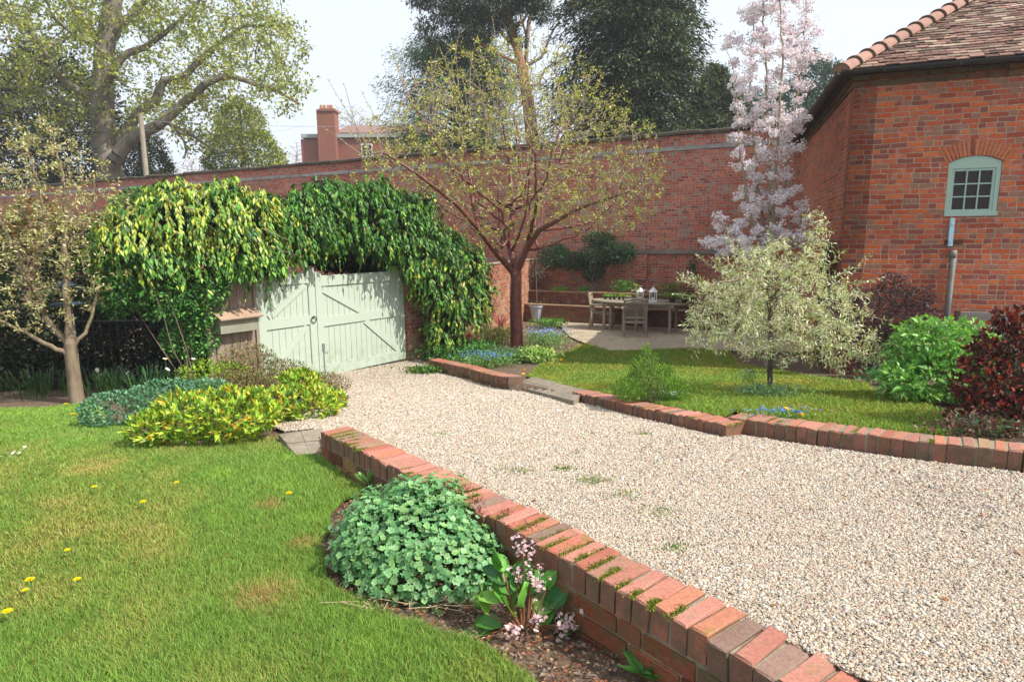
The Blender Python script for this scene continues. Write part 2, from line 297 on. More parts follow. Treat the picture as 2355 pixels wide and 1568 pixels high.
class MB:
    def __init__(s): s.v = []; s.f = []; s.c = []; s.n = 0; s.cur = (.5, .5, .5)
    def add(s, V, Fs, col=None):
        V = np.asarray(V, float); s.v.append(V); s.f += [[i+s.n for i in f] for f in Fs]; s.n += len(V)
        s.c.append(np.tile(col if col is not None else s.cur, (len(V), 1)))
    def box(s, c, size, rz=0, ch=0, col=None, rot=None, jit=0):
        x, y, z = [d/2 for d in size]
        if ch:
            k = ch; V = [(sx*x, sy*y, -z) for sx, sy in ((-1, -1), (1, -1), (1, 1), (-1, 1))]+[(sx*x, sy*y, z-k) for sx, sy in ((-1, -1), (1, -1), (1, 1), (-1, 1))]+[(sx*(x-k), sy*(y-k), z) for sx, sy in ((-1, -1), (1, -1), (1, 1), (-1, 1))]
            Fs = [[3, 2, 1, 0], [8, 9, 10, 11]]+[[i, (i+1) % 4, 4+(i+1) % 4, 4+i] for i in range(4)]+[[4+i, 4+(i+1) % 4, 8+(i+1) % 4, 8+i] for i in range(4)]
        else:
            V = [(sx*x, sy*y, sz*z) for sz in (-1, 1) for sx, sy in ((-1, -1), (1, -1), (1, 1), (-1, 1))]
            Fs = [[3, 2, 1, 0], [4, 5, 6, 7]]+[[i, (i+1) % 4, 4+(i+1) % 4, 4+i] for i in range(4)]
        V = np.array(V, float)
        if jit: V = V+rng.normal(0, jit, V.shape)
        if rot is not None: V = V@np.array(rot).T
        if rz: c_, s_ = math.cos(rz), math.sin(rz); V = V@np.array([[c_, s_, 0], [-s_, c_, 0], [0, 0, 1]])
        s.add(V+np.array(c), Fs, col)
    def tube(s, pts, r, n=8, cap=True, col=None):
        pts = np.array(pts, float); r = np.broadcast_to(r, len(pts)) if np.ndim(r) == 0 else np.array(r); V = []
        for i, p in enumerate(pts):
            d = pts[min(i+1, len(pts)-1)]-pts[max(i-1, 0)]; d = d/(np.linalg.norm(d)+1e-9)
            a = np.cross(d, (0, 0, 1) if abs(d[2]) < .9 else (1, 0, 0)); a /= np.linalg.norm(a); b_ = np.cross(d, a)
            for k in range(n): t = 2*math.pi*k/n; V.append(p+r[i]*(a*math.cos(t)+b_*math.sin(t)))
        Fs = [[i*n+k, i*n+(k+1) % n, (i+1)*n+(k+1) % n, (i+1)*n+k] for i in range(len(pts)-1) for k in range(n)]
        if cap: Fs += [list(range(n))[::-1], [(len(pts)-1)*n+k for k in range(n)]]
        s.add(V, Fs, col)
    def lathe(s, c, prof, n=16, col=None):
        V = [(c[0]+r*math.cos(2*math.pi*k/n), c[1]+r*math.sin(2*math.pi*k/n), c[2]+z) for r, z in prof for k in range(n)]
        Fs = [[i*n+k, i*n+(k+1) % n, (i+1)*n+(k+1) % n, (i+1)*n+k] for i in range(len(prof)-1) for k in range(n)]
        s.add(V, Fs, col)
    def build(s, name, mat, parent=None, smooth=False, col=True, inv=None):
        V = np.concatenate(s.v)
        return newmesh(name, V, s.f, mat, parent, np.concatenate(s.c) if col else None, smooth=smooth)
def wallmesh(name, p0, p1, z0, z1, thick, mat, parent=None, off=0, holes=None):
    """upright wall slab from p0 to p1 (front face on that line, thickness behind it on the left of travel); UV in metres"""
    p0 = np.array(p0, float); p1 = np.array(p1, float); L = np.linalg.norm(p1-p0); d = (p1-p0)/L; nrm = np.array([-d[1], d[0]])
    V = []; Fs = []; UV = []
    def quad(pts, uvs):
        n = len(V); V.extend(pts); Fs.append([n, n+1, n+2, n+3]); UV.extend(uvs)
    def pt(u, q, z): return (*(p0+d*u+nrm*q), z)
    xs = [0, L]; zs = [z0, z1]
    if holes:
        for (a, b_, c_, e_) in holes: xs += [a, b_]; zs += [c_, e_]
    xs = sorted(set(xs)); zs = sorted(set(zs))
    for i in range(len(xs)-1):
        for j in range(len(zs)-1):
            um = (xs[i]+xs[i+1])/2; zm = (zs[j]+zs[j+1])/2
            if holes and any(a < um < b_ and c_ < zm < e_ for a, b_, c_, e_ in holes): continue
            u0, u1, a0, a1 = xs[i], xs[i+1], zs[j], zs[j+1]
            quad([pt(u0, 0, a0), pt(u1, 0, a0), pt(u1, 0, a1), pt(u0, 0, a1)], [(u0+off, a0), (u1+off, a0), (u1+off, a1), (u0+off, a1)])
            quad([pt(u1, thick, a0), pt(u0, thick, a0), pt(u0, thick, a1), pt(u1, thick, a1)], [(u1+9, a0), (u0+9, a0), (u0+9, a1), (u1+9, a1)])
    for (a, b_, c_, e_) in (holes or []):
        quad([pt(a, 0, c_), pt(a, thick, c_), pt(a, thick, e_), pt(a, 0, e_)], [(0, c_), (thick, c_), (thick, e_), (0, e_)])
        quad([pt(b_, thick, c_), pt(b_, 0, c_), pt(b_, 0, e_), pt(b_, thick, e_)], [(0, c_), (thick, c_), (thick, e_), (0, e_)])
        quad([pt(a, 0, e_), pt(a, thick, e_), pt(b_, thick, e_), pt(b_, 0, e_)], [(0, 0), (0, thick), (b_-a, thick), (b_-a, 0)])
        quad([pt(b_, 0, c_), pt(b_, thick, c_), pt(a, thick, c_), pt(a, 0, c_)], [(0, 0), (0, thick), (b_-a, thick), (b_-a, 0)])
    quad([pt(0, thick, z0), pt(0, 0, z0), pt(0, 0, z1), pt(0, thick, z1)], [(0, z0), (thick, z0), (thick, z1), (0, z1)])
    quad([pt(L, 0, z0), pt(L, thick, z0), pt(L, thick, z1), pt(L, 0, z1)], [(0, z0), (thick, z0), (thick, z1), (0, z1)])
    quad([pt(0, 0, z1), pt(L, 0, z1), pt(L, thick, z1), pt(0, thick, z1)], [(0, 0), (L, 0), (L, thick), (0, thick)])
    quad([pt(0, thick, z0), pt(L, thick, z0), pt(L, 0, z0), pt(0, 0, z0)], [(0, thick), (L, thick), (L, 0), (0, 0)])
    return newmesh(name, V, np.array(Fs), mat, parent, uv=UV)
def sheet(name, poly, fn, dz, mat, step=.15, kind='structure'):
    poly = [np.array(p[:2]) for p in poly]; pp = []
    for i in range(len(poly)):
        a, b_ = poly[i], poly[(i+1) % len(poly)]; n = max(1, int(np.linalg.norm(b_-a)/step)); pp += [a+(b_-a)*k/n for k in range(n)]
    A = np.array(pp); nb = len(A); x0, y0 = A.min(0); x1, y1 = A.max(0)
    gx, gy = np.meshgrid(np.arange(x0, x1, step), np.arange(y0, y1, step)); gx = gx.ravel(); gy = gy.ravel()
    k = inpoly(gx, gy, pp); pts = list(map(Vector, A.tolist()))+list(map(Vector, np.c_[gx[k], gy[k]].tolist()))
    vs, _, fs, *_r = delaunay_2d_cdt(pts, [(i, (i+1) % nb) for i in range(nb)], [], 0, 1e-5)
    V = np.array([(v.x, v.y) for v in vs]); cs = np.array([V[list(f)].mean(0) for f in fs]); ok = inpoly(cs[:, 0], cs[:, 1], pp)
    V3 = np.c_[V, fn(V[:, 0], V[:, 1])+dz]
    def ccw(f):
        a, b_, c_ = V[f[0]], V[f[1]], V[f[2]]; return f if (b_[0]-a[0])*(c_[1]-a[1])-(b_[1]-a[1])*(c_[0]-a[0]) > 0 else f[::-1]
    o = newmesh(name, V3, [ccw(list(f)) for f, q in zip(fs, ok) if q], mat, smooth=True); tag(o, kind=kind); return o
def unit(v): return v/(np.linalg.norm(v, axis=-1, keepdims=True)+1e-9)
def rcol(cols, n, jit=.18):
    cols = np.array(cols); c = cols[rng.integers(0, len(cols), n)]; return np.clip(c*(1+rng.normal(0, jit, (n, 1)))*(1+rng.normal(0, jit*.3, (n, 3))), .003, .95)
def leaves(name, Pt, D, N, L, W, cols, mat='leaf', parent=None, cols2=None, fold=.15, simple=False, droop=.0):
    """kite leaves: Pt base, D direction, N face normal; L,W arrays. cols2 = colour of the middle of the blade"""
    n = len(Pt); D = unit(D); S = unit(np.cross(D, N)); N = np.cross(S, D); L = np.broadcast_to(L, n)[:, None]; W = np.broadcast_to(W, n)[:, None]
    tip = Pt+D*L-N*L*fold*.5-np.array([0, 0, 1])*L*droop; mid = Pt+D*L*.45; l = mid+S*W*.5+N*W*fold; r = mid-S*W*.5+N*W*fold
    c1 = cols if isinstance(cols, np.ndarray) and len(cols) == n else rcol(cols, n)
    i = np.arange(n)*(4 if simple else 5)
    if simple:
        V = np.stack([Pt, r, tip, l], 1).reshape(-1, 3); Fc = np.stack([i, i+1, i+2, i+3], 1); C = np.repeat(c1, 4, 0)
    else:
        V = np.stack([Pt, r, tip, l, mid-N*W*fold*.3], 1).reshape(-1, 3)
        Fc = np.stack([i, i+1, i+4, i+1, i+2, i+4, i+2, i+3, i+4, i+3, i, i+4], 1).reshape(-1, 3)
        C = np.repeat(c1, 5, 0).reshape(n, 5, 3)
        if cols2 is not None:
            c2 = cols2 if isinstance(cols2, np.ndarray) and len(cols2) == n else rcol(cols2, n); C[:, 4] = c2; C[:, 0] = (c1+c2)/2
        C = C.reshape(-1, 3)
    return newmesh(name, V, Fc, mat, parent, C)
def rdir(n, up=0): d = rng.normal(0, 1, (n, 3)); d = unit(d); d[:, 2] += up; return unit(d)
def ell(n, c, r, shell=0.0):
    d = unit(rng.normal(0, 1, (n, 3))); k = (shell**3+(1-shell**3)*rng.random((n, 1)))**(1/3); return np.array(c)+d*k*np.array(r), d
def segmesh(name, A, B, ra, rb, mat, parent=None, n=5):
    A = np.array(A); B = np.array(B); d = unit(B-A); h = np.where(np.abs(d[:, 2:3]) < .9, np.array([[0, 0, 1.]]), np.array([[1., 0, 0]])); a = unit(np.cross(d, h)); b_ = np.cross(d, a)
    A = A-d*np.minimum(ra, .02)[:, None]*.5
    t = np.arange(n)*2*np.pi/n; ring = a[:, None]*np.cos(t)[None, :, None]+b_[:, None]*np.sin(t)[None, :, None]
    V = np.concatenate([A[:, None]+ring*ra[:, None, None], B[:, None]+ring*rb[:, None, None]], 1); m = len(A); base = np.arange(m)[:, None]*2*n; k = np.arange(n)
    Fc = np.stack([base+k, base+(k+1) % n, base+n+(k+1) % n, base+n+k], 2).reshape(-1, 4)
    return newmesh(name, V.reshape(-1, 3), Fc, mat, parent, smooth=True)
def grow(guides, att, step, infl, kill, iters=90, jit=.15, trop=0.0, r_tip=.004, e=2.4, maxn=9000):
    pos = []; par = []; fixr = {}
    for gi, (pts, r0, r1) in enumerate(guides):
        pts = np.array(pts, float); prev = -1
        if pos: d = np.linalg.norm(np.array(pos)-pts[0], axis=1); prev = int(d.argmin())
        seg = np.linalg.norm(np.diff(pts, axis=0), axis=1); cum = np.r_[0, seg.cumsum()]; n = max(2, int(cum[-1]/step)+1)
        for k, s in enumerate(np.linspace(0, cum[-1], n)):
            if k == 0 and prev >= 0: continue
            p = np.array([np.interp(s, cum, pts[:, j]) for j in range(3)]) + (rng.normal(0, step*(.09 if r0 < .06 else .02), 3) if 0 < k else 0)
            pos.append(p); par.append(prev); prev = len(pos)-1; fixr[prev] = r0+(r1-r0)*s/cum[-1]
    pos = [np.array(p) for p in pos]; A = np.array(att); PN = np.array(pos)
    D = np.linalg.norm(A[:, None]-PN[None], axis=2); near = D.argmin(1); dist = D.min(1); kids = {}
    for it in range(iters):
        keep = dist > kill; A = A[keep]; near = near[keep]; dist = dist[keep]
        if len(A) == 0 or len(pos) > maxn: break
        act = dist < infl
        if not act.any(): act = dist < dist.min()*1.3
        ni = near[act]; dv = unit(A[act]-np.array(pos)[ni]); uq, inv = np.unique(ni, return_inverse=True); sm_ = np.zeros((len(uq), 3)); np.add.at(sm_, inv, dv)
        dirs = unit(unit(sm_)+rng.normal(0, jit, sm_.shape)+np.array([0, 0, trop])); newp = []; base = len(pos)
        for u_, d_ in zip(uq, dirs):
            q = pos[u_]+d_*step
            if any(np.linalg.norm(q-c) < step*.35 for c in kids.get(u_, ())): q = pos[u_]+unit(d_+rng.normal(0, .6, 3))*step
            kids.setdefault(u_, []).append(q); pos.append(q); par.append(int(u_)); newp.append(q)
        NP_ = np.array(newp); D = np.linalg.norm(A[:, None]-NP_[None], axis=2); j = D.argmin(1); dm = D.min(1); up = dm < dist
        near[up] = base+j[up]; dist[up] = dm[up]
    n = len(pos); acc = np.zeros(n); nk = np.zeros(n, int)
    for i in range(n-1, -1, -1):
        r = (acc[i]**(1/e)) if acc[i] > 0 else r_tip
        if i in fixr: r = max(r, 0); r = fixr[i]
        acc[i] = r
        if par[i] >= 0 and i not in fixr: acc[par[i]] += r**e if par[i] not in fixr else 0; nk[par[i]] += 1
        elif par[i] >= 0: nk[par[i]] += 1
    return np.array(pos), np.array(par), acc, nk
def skeleton(name, g, mat, parent, n=5, rmin=0, flare=True):
    pos, par, rad, nk = g; i = np.where((par >= 0) & (rad >= rmin))[0]; p = par[i]; ra = np.minimum(rad[p], rad[i]*1.5)
    return segmesh(name, pos[p], pos[i], ra, rad[i], mat, parent, n)
def tipleaves(name, g, rmax, per, L, W, cols, mat, parent, spread=.5, up=.3, hang=0, tips=0, **kw):
    pos, par, rad, nk = g; i = np.repeat(np.where((rad <= rmax) & (rng.random(len(rad)) < (.32 if tips else 1)))[0], per)
    if tips: i = np.r_[i, np.repeat(np.where(nk == 0)[0], tips)]
    n = len(i); pp = np.maximum(par[i], 0)
    base = pos[i]+(pos[pp]-pos[i])*rng.random((n, 1))+rng.normal(0, L*spread*.5, (n, 3)); d = unit(unit(pos[i]-pos[pp]+1e-6)*.6+rdir(n)*1.0+np.array([0, 0, up-hang]))
    return leaves(name, base, d, rdir(n, .8), L*rng.uniform(.6, 1.3, n), W*rng.uniform(.7, 1.2, n), cols, mat, parent, **kw)
def gn(x, y, s=1.0, seed=0):
    """cheap smooth noise"""
    r2 = np.random.default_rng(seed); v = 0
    for k in range(7):
        a = r2.uniform(0, 6.28); f = s*r2.uniform(.6, 2.6); v = v+np.sin((x*math.cos(a)+y*math.sin(a))*f+r2.uniform(0, 6.28))*r2.uniform(.5, 1)/f**.4
    return v/3
# ---------------------------------------------------------------- ground
xs = np.r_[np.linspace(-60, -7, 40)[:-1], np.arange(-7, 9, .09), np.linspace(9, 60, 40)]; ys = np.r_[np.linspace(-30, -1, 15)[:-1], np.arange(-1, 18, .1), np.linspace(18, 90, 40)]
gx, gy = np.meshgrid(xs, ys); gzz = hz(gx, gy)-.03; nx, ny = len(xs), len(ys)
i = (np.arange(ny-1)[:, None]*nx+np.arange(nx-1)[None]).ravel(); V = np.c_[gx.ravel(), gy.ravel(), gzz.ravel()]
tag(newmesh('ground', V, np.stack([i, i+1, i+nx+1, i+nx], 1), 'soil', smooth=True), kind='structure')
o = newmesh('far_ground', [(-1500, -600, -.6), (1500, -600, -.6), (1500, 2500, -.6), (-1500, 2500, -.6)], [[0, 1, 2, 3]], 'turf'); tag(o, kind='structure')
# gate line
GL = np.array([-3.854, 9.415]); GR = np.array([-2.052, 11.95]); GDIR = (GR-GL)/np.linalg.norm(GR-GL); GLEN = float(np.linalg.norm(GR-GL)); GN = np.array([GDIR[1], -GDIR[0]])
gate_z = lambda u: .20-.13*u/GLEN
def gp(u, q=0): return GL+GDIR*u+GN*q     # q > 0 towards the drive
wl = lambda t, q=0: WA+WD*t+WN*q
NEAR = [np.array(p) for p in ((.080, 2.44), (.539, 1.876), (.725, 1.617), (1.31, .78), (2.9, -1.45))]
LWLEN = 7.6; WT = .215
# gravel drive
gpoly = [gp(-.1, -.3), gp(GLEN+.1, -.3), GR+np.array([.35, .35])] + [p-np.array([.02, .02]) for p in RW1] + [G(x, y, zg)[:2] for x, y in [(1180, 889), (1250, 910), (1318, 925)]] + [p+np.array([-.02, -.02]) for p in RW2+RW3] + [np.array([8.5, 1.0]), NEAR[4]+WN*.19, NEAR[3]+WN*.19, NEAR[2]+WN*.19, NEAR[0]+WN*.19, wl(.02, .19), wl(-.02, .05)] + [G(x, y, zg)[:2] for x, y in [(722, 985), (655, 985), (600, 960), (640, 925), (600, 900)]]
sheet('gravel_drive', gpoly, gz, -.004, 'gravelbed')
# left lawn, right lawn
edgeL = [(-700, 925), (-60, 940), (100, 938), (220, 925), (250, 965), (330, 1000), (420, 1025), (560, 1010), (640, 1000), (668, 1035), (700, 1045), (742, 1052), (800, 1100), (850, 1128), (790, 1150), (758, 1185), (762, 1215), (735, 1245), (752, 1290), (748, 1330), (790, 1362), (850, 1385), (905, 1418), (960, 1425), (1020, 1452), (1085, 1462), (1130, 1490), (1230, 1560), (1280, 1640), (1400, 1800)]
lpoly = [G(x, y, zl)[:2] for x, y in edgeL] + [np.array([.5, -.5]), np.array([-9, -.5]), np.array([-12, 6])]
sheet('left_lawn', lpoly, zl, -.006, 'turf', .12)
edgeR = [(1210, 864), (1343, 896), (1430, 912), (1560, 940), (1660, 960), (1690, 945), (1760, 955), (1880, 972), (2000, 988), (2150, 1000), (2200, 1000), (2215, 960), (2120, 925), (2020, 905), (1990, 880), (1900, 870), (1800, 852), (1700, 835), (1680, 806), (1600, 800), (1500, 803), (1400, 806), (1370, 795), (1330, 798), (1285, 815), (1240, 838)]
rpoly = [G(x, y, zr)[:2] for x, y in edgeR]
sheet('right_lawn', rpoly, zr, -.008, 'turf', .12)
ppoly = [G(x, y, zr)[:2] for x, y in [(1372, 800), (1400, 808), (1500, 805), (1600, 802), (1690, 808)]] + [np.array([7.0, 12.3]), np.array([8.0, 15.2]), np.array([4.4, 17.2]), np.array([1.0, 18.7])] + [G(x, y, zr)[:2] for x, y in [(1245, 742), (1290, 752), (1310, 775)]]
sheet('patio', ppoly, zr, .012, 'stone', .3)
# flagstones of the two small paths
def slabs(name, quad, fn, th, nx_, mat, kind='structure'):
    q = [np.array(G(x, y, f_)) for (x, y), f_ in zip(quad, fn if isinstance(fn, list) else [fn]*4)]; mb = MB()
    for k in range(nx_):
        for j in range(2):
            a = (k+.012)/nx_; b_ = (k+.988)/nx_; c_ = (j+.01)/2; d_ = (j+.99)/2; bil = lambda s, t: (q[0]*(1-s)+q[1]*s)*(1-t)+(q[3]*(1-s)+q[2]*s)*t
            top = [bil(a, c_), bil(b_, c_), bil(b_, d_), bil(a, d_)]; dz = rng.uniform(-.006, .006); V = [p+np.array([0, 0, th+dz]) for p in top]+[p-np.array([0, 0, .05]) for p in top]
            mb.add(V, [[0, 1, 2, 3], [7, 6, 5, 4], [4, 5, 1, 0], [5, 6, 2, 1], [6, 7, 3, 2], [7, 4, 0, 3]])
    tag(mb.build(name, mat), kind=kind)
slabs('garden_path', [(1180, 888), (1320, 925), (1350, 898), (1225, 868)], [lambda x, y: zg(x, y)+.04, lambda x, y: zg(x, y)+.04, lambda x, y: zr(x, y)+.0, lambda x, y: zr(x, y)+.0], .012, 2, 'slab')
slabs('side_path', [(680, 1050), (745, 1046), (742, 990), (640, 1004)], [lambda x, y: zl(x, y)+.0, lambda x, y: zl(x, y)+.0, gz, gz], .02, 2, 'slab')
# joints of the patio flags as thin grooves are in this grid of flags
def patio_flags():
    mb = MB(); u = np.array([.891, -.454]); v = np.array([.454, .891]); o0 = np.array([1.5, 17.0])
    for a in range(-2, 11):
        for c in range(-9, 4):
            w_ = .62; p = o0+u*(a*w_+(c % 2)*.3)+v*c*.5; cs = [p, p+u*(w_-.015), p+u*(w_-.015)+v*.487, p+v*.487]
            if not all(inpoly(q[0], q[1], ppoly) for q in cs): continue
            z = float(zr(0, p[1]))+.016+rng.uniform(0, .005); V = [(*q, z) for q in cs]+[(*q, z-.03) for q in cs]
            mb.add(V, [[0, 1, 2, 3], [4, 5, 1, 0], [5, 6, 2, 1], [6, 7, 3, 2], [7, 4, 0, 3]])
    tag(mb.build('patio_paving', 'stone'), kind='structure')
patio_flags()
# gravel chips
def gravel():
    n = 540000; px = []; tot = 0
    bb = np.array(gpoly); x0, y0 = bb.min(0); x1, y1 = np.minimum(bb.max(0), [7.5, 13])
    while tot < n:
        x = rng.uniform(x0, x1, 400000); y = rng.uniform(max(y0, .2), y1, 400000); dist = np.hypot(x, y)
        k = (rng.random(len(x)) < np.clip((2.6/dist)**1.5, 0, 1)) & (np.abs(x) < y*.92+.9) & inpoly(x, y, gpoly); px.append(np.c_[x[k], y[k]]); tot += k.sum()
    p = np.concatenate(px)[:n]; d = np.hypot(p[:, 0], p[:, 1]); s = .0043*np.clip(d/3.2, .9, 2.2)**.75*np.exp(rng.normal(0, .30, n)); s = np.minimum(s, .022)
    s = s*np.where(rng.random(n) < .004, 1.8, 1)
    z = gz(p[:, 0], p[:, 1])
    a = rng.uniform(0, 6.283, n); A = np.stack([np.cos(a), np.sin(a), rng.normal(0, .3, n)], 1); A = unit(A); B = unit(np.cross(np.array([0, 0, 1.])+rng.normal(0, .35, (n, 3)), A)); Cc = np.cross(A, B)
    la = (s*rng.uniform(.95, 1.5, n))[:, None]; lb = (s*rng.uniform(.7, 1.05, n))[:, None]; lc = (s*rng.uniform(.45, .8, n))[:, None]
    c = np.c_[p, z+s*.35]
    jit = lambda: 1+rng.normal(0, .16, (n, 1))
    V = np.stack([c+A*la*jit()+Cc*lc*.15, c-A*la*jit(), c+B*lb*jit(), c-B*lb*jit()+A*la*.2, c+Cc*lc*jit()+B*lb*.25+A*la*.25, c-Cc*lc, c+Cc*lc*jit()-A*la*.35-B*lb*.2], 1)
    i = np.arange(n)*7; T = np.stack([0, 2, 4, 2, 6, 4, 2, 1, 6, 1, 3, 6, 3, 4, 6, 3, 0, 4, 2, 0, 5, 1, 2, 5, 3, 1, 5, 0, 3, 5]).reshape(1, 30)
    Fc = (i[:, None]+T).reshape(-1, 3)
    pal = [hexc('#e9d9c2'), hexc('#f2e8d8'), hexc('#d9c3a4'), hexc('#efdfca'), hexc('#c8a985'), hexc('#e3cdb0'), hexc('#a08f80'), hexc('#c9997a'), hexc('#8d8a88'), hexc('#f6efe4'), hexc('#dccdbd')]
    col = (rcol(pal, n, .09)*.72+np.array(hexc('#dccdbd'))*.28)*.69*np.array([.98, 1, 1.01]); dark = gn(p[:, 0], p[:, 1], 2.2, 3); mix = np.clip((p[:, 0]-p[:, 1]*.12-1.5)/3, 0, 1)*.35+np.clip(dark-.4, 0, .5)*.5
    g = rcol([hexc('#8f8a84'), hexc('#77706a'), hexc('#a39a8e'), hexc('#a5785f')], n, .15)*.8; pick = rng.random(n) < mix; col[pick] = g[pick]
    o = newmesh('gravel', V.reshape(-1, 3), Fc, 'stonechip', None, np.repeat(col, 7, 0)); tag(o, 'pale cream and buff gravel chips covering the drive', 'gravel', kind='stuff')
gravel()
# grass blades
def grass(name, poly, fn, n, label, h0, win, cols_g, seed, dens=None, far=2.5):
    bb = np.array(poly); x0, y0 = bb.min(0); x1, y1 = bb.max(0); out = []; tot = 0; y0 = max(y0, .8)
    while tot < n:
        x = rng.uniform(x0, x1, 300000); y = rng.uniform(y0, y1, 300000); d = np.hypot(x, y)
        k = (rng.random(len(x)) < np.clip((far/d)**1.3, 0, 1)) & (np.abs(x) < y*.92+.8) & inpoly(x, y, poly); out.append(np.c_[x[k], y[k]]); tot += k.sum()
    p = np.concatenate(out)[:n]; d = np.hypot(p[:, 0], p[:, 1]); g1 = gn(p[:, 0], p[:, 1], 1.6, seed); g2 = gn(p[:, 0], p[:, 1], 4.5, seed+1); g3 = gn(p[:, 0], p[:, 1], 9, seed+2)
    h = h0*(1+.35*g1+.25*g2)*rng.uniform(.5, 1.35, n); h = np.maximum(h, .012); wv = win*np.clip(d/3.2, .8, 3)
    base = np.c_[p, fn(p[:, 0], p[:, 1])-.008]; lean = rng.normal(0, .55, (n, 2))+np.c_[.25*g2, .25*g1]; tip = base+np.c_[lean*h[:, None]*.9, h]
    a = rng.uniform(0, 6.283, n); s = np.c_[np.cos(a), np.sin(a), np.zeros(n)]*(wv/2)[:, None]
    midp = base+np.c_[lean*h[:, None]*.25, h*.6]
    V = np.stack([base-s, base+s, midp+s*.8, midp-s*.8, tip], 1).reshape(-1, 3); i = np.arange(n)*5
    Fc = np.stack([i, i+1, i+2, i, i+2, i+3, i+3, i+2, i+4], 1).reshape(-1, 3)
    cg = np.array(cols_g); t = np.clip(.5+.42*g1+.45*g2+.28*g3+rng.normal(0, .13, n), 0, 1)*(len(cg)-1); j = np.minimum(t.astype(int), len(cg)-2); f = (t-j)[:, None]
    c = (cg[j]*(1-f)+cg[j+1]*f)*(1+rng.normal(0, .18, (n, 1))); dead = rng.random(n) < np.clip(.06+.22*(g3*.6-g1*.5-.1), .03, .5); c[dead] = rcol([hexc('#b39a62'), hexc('#a58450'), hexc('#8d7440')], int(dead.sum()), .15)
    for (bx, by, br) in BROWN:
        m = np.hypot(p[:, 0]-bx, p[:, 1]-by) < br*rng.uniform(.4, 1.15, n); m &= rng.random(n) < .6; c[m] = rcol([hexc('#c0a070'), hexc('#a88558'), hexc('#b8a668')], int(m.sum()), .15)
    o = newmesh(name, V, Fc, 'blade', None, np.repeat(np.clip(c, .004, .9), 5, 0)); tag(o, label, 'grass', kind='stuff')
BROWN = [(*G(605, 1370, zl)[:2], .16), (*G(620, 1160, zl)[:2], .10), (*G(700, 1250, zl)[:2], .1)]
gc = [hexc('#bfb06e'), hexc('#a6ab58'), hexc('#92ad50'), hexc('#739a46'), hexc('#8cb24a'), hexc('#a6c858')]
grass('lawn_grass', lpoly, zl, 380000, 'mown lawn grass left of the low wall, patchy green and straw', .028, .0026, gc, 11)
grass('grass', rpoly, zr, 110000, 'short grass of the small lawn between drive and patio', .034, .0045, [hexc('#b3a858'), hexc('#9aa145'), hexc('#8aa242'), hexc('#77953c'), hexc('#97b046')], 21, far=5)
# litter on bare soil
def litter(name, polys, n, label):
    ps = []
    for poly, fn, k in polys:
        bb = np.array(poly); x = rng.uniform(bb[:, 0].min(), bb[:, 0].max(), k*6); y = rng.uniform(bb[:, 1].min(), bb[:, 1].max(), k*6); m = inpoly(x, y, poly); q = np.c_[x[m], y[m]][:k]; ps.append(np.c_[q, fn(q[:, 0], q[:, 1])-.012])
    p = np.concatenate(ps); n = len(p); d = rng.normal(0, 1, (n, 3)); d[:, 2] = np.abs(d[:, 2])*.12
    leaves(name, p, d, rdir(n, 1.5), .017*rng.uniform(.4, 1.7, n)*(1+.5*(rng.random(n) < .06)), .009*rng.uniform(.4, 1.5, n), [hexc('#9c7f64'), hexc('#6d4a35'), hexc('#b89a7c'), hexc('#4a3125'), hexc('#8c8078'), hexc('#a8603f')], 'leaf')
    tag(bpy.data.objects[name], label, 'leaf litter', kind='stuff')
bedL = [G(x, y, zl)[:2] for x, y in [(742, 1180), (800, 1120), (900, 1130), (1150, 1260), (1330, 1440), (1600, 1620), (1500, 1750), (1280, 1640), (1230, 1560), (1160, 1510), (1060, 1475), (930, 1440), (840, 1400), (750, 1350), (720, 1260)]]
bedR = [G(x, y, zr)[:2] for x, y in [(1690, 838), (1800, 852), (1900, 870), (1990, 880), (2120, 925), (2215, 960), (2200, 1000), (2340, 1025), (2380, 900), (2200, 840), (1900, 830)]]
litter('leaf_litter', [(bedL, zl, 5200), (bedR, zr, 3500)], 0, 'dead leaves, stems and chippings on the bare soil')
def drift():
    bb = np.array(gpoly); x = rng.uniform(bb[:, 0].min(), 6, 9000); y = rng.uniform(1, 12, 9000); m = inpoly(x, y, gpoly); p = np.c_[x[m], y[m]]; q = (p[:, 0]-WA[0])*WN[0]+(p[:, 1]-WA[1])*WN[1]; k = rng.random(len(p)) < np.where((q < .4) | (q > 2.3), .16, .035); p = p[k]; n = len(p)
    d = rng.normal(0, 1, (n, 3)); d[:, 2] = np.abs(d[:, 2])*.15; leaves('fallen_leaves', np.c_[p, gz(p[:, 0], p[:, 1])+.010], d, rdir(n, 2), .030*rng.uniform(.4, 1.4, n), .016*rng.uniform(.5, 1.3, n), [hexc('#8a5a3c'), hexc('#a87850'), hexc('#6a4a34'), hexc('#b5794e'), hexc('#9a8a6a')], 'leaf')
    tag(bpy.data.objects['fallen_leaves'], 'few brown dead leaves scattered over the gravel', 'leaf litter', kind='stuff')
drift()
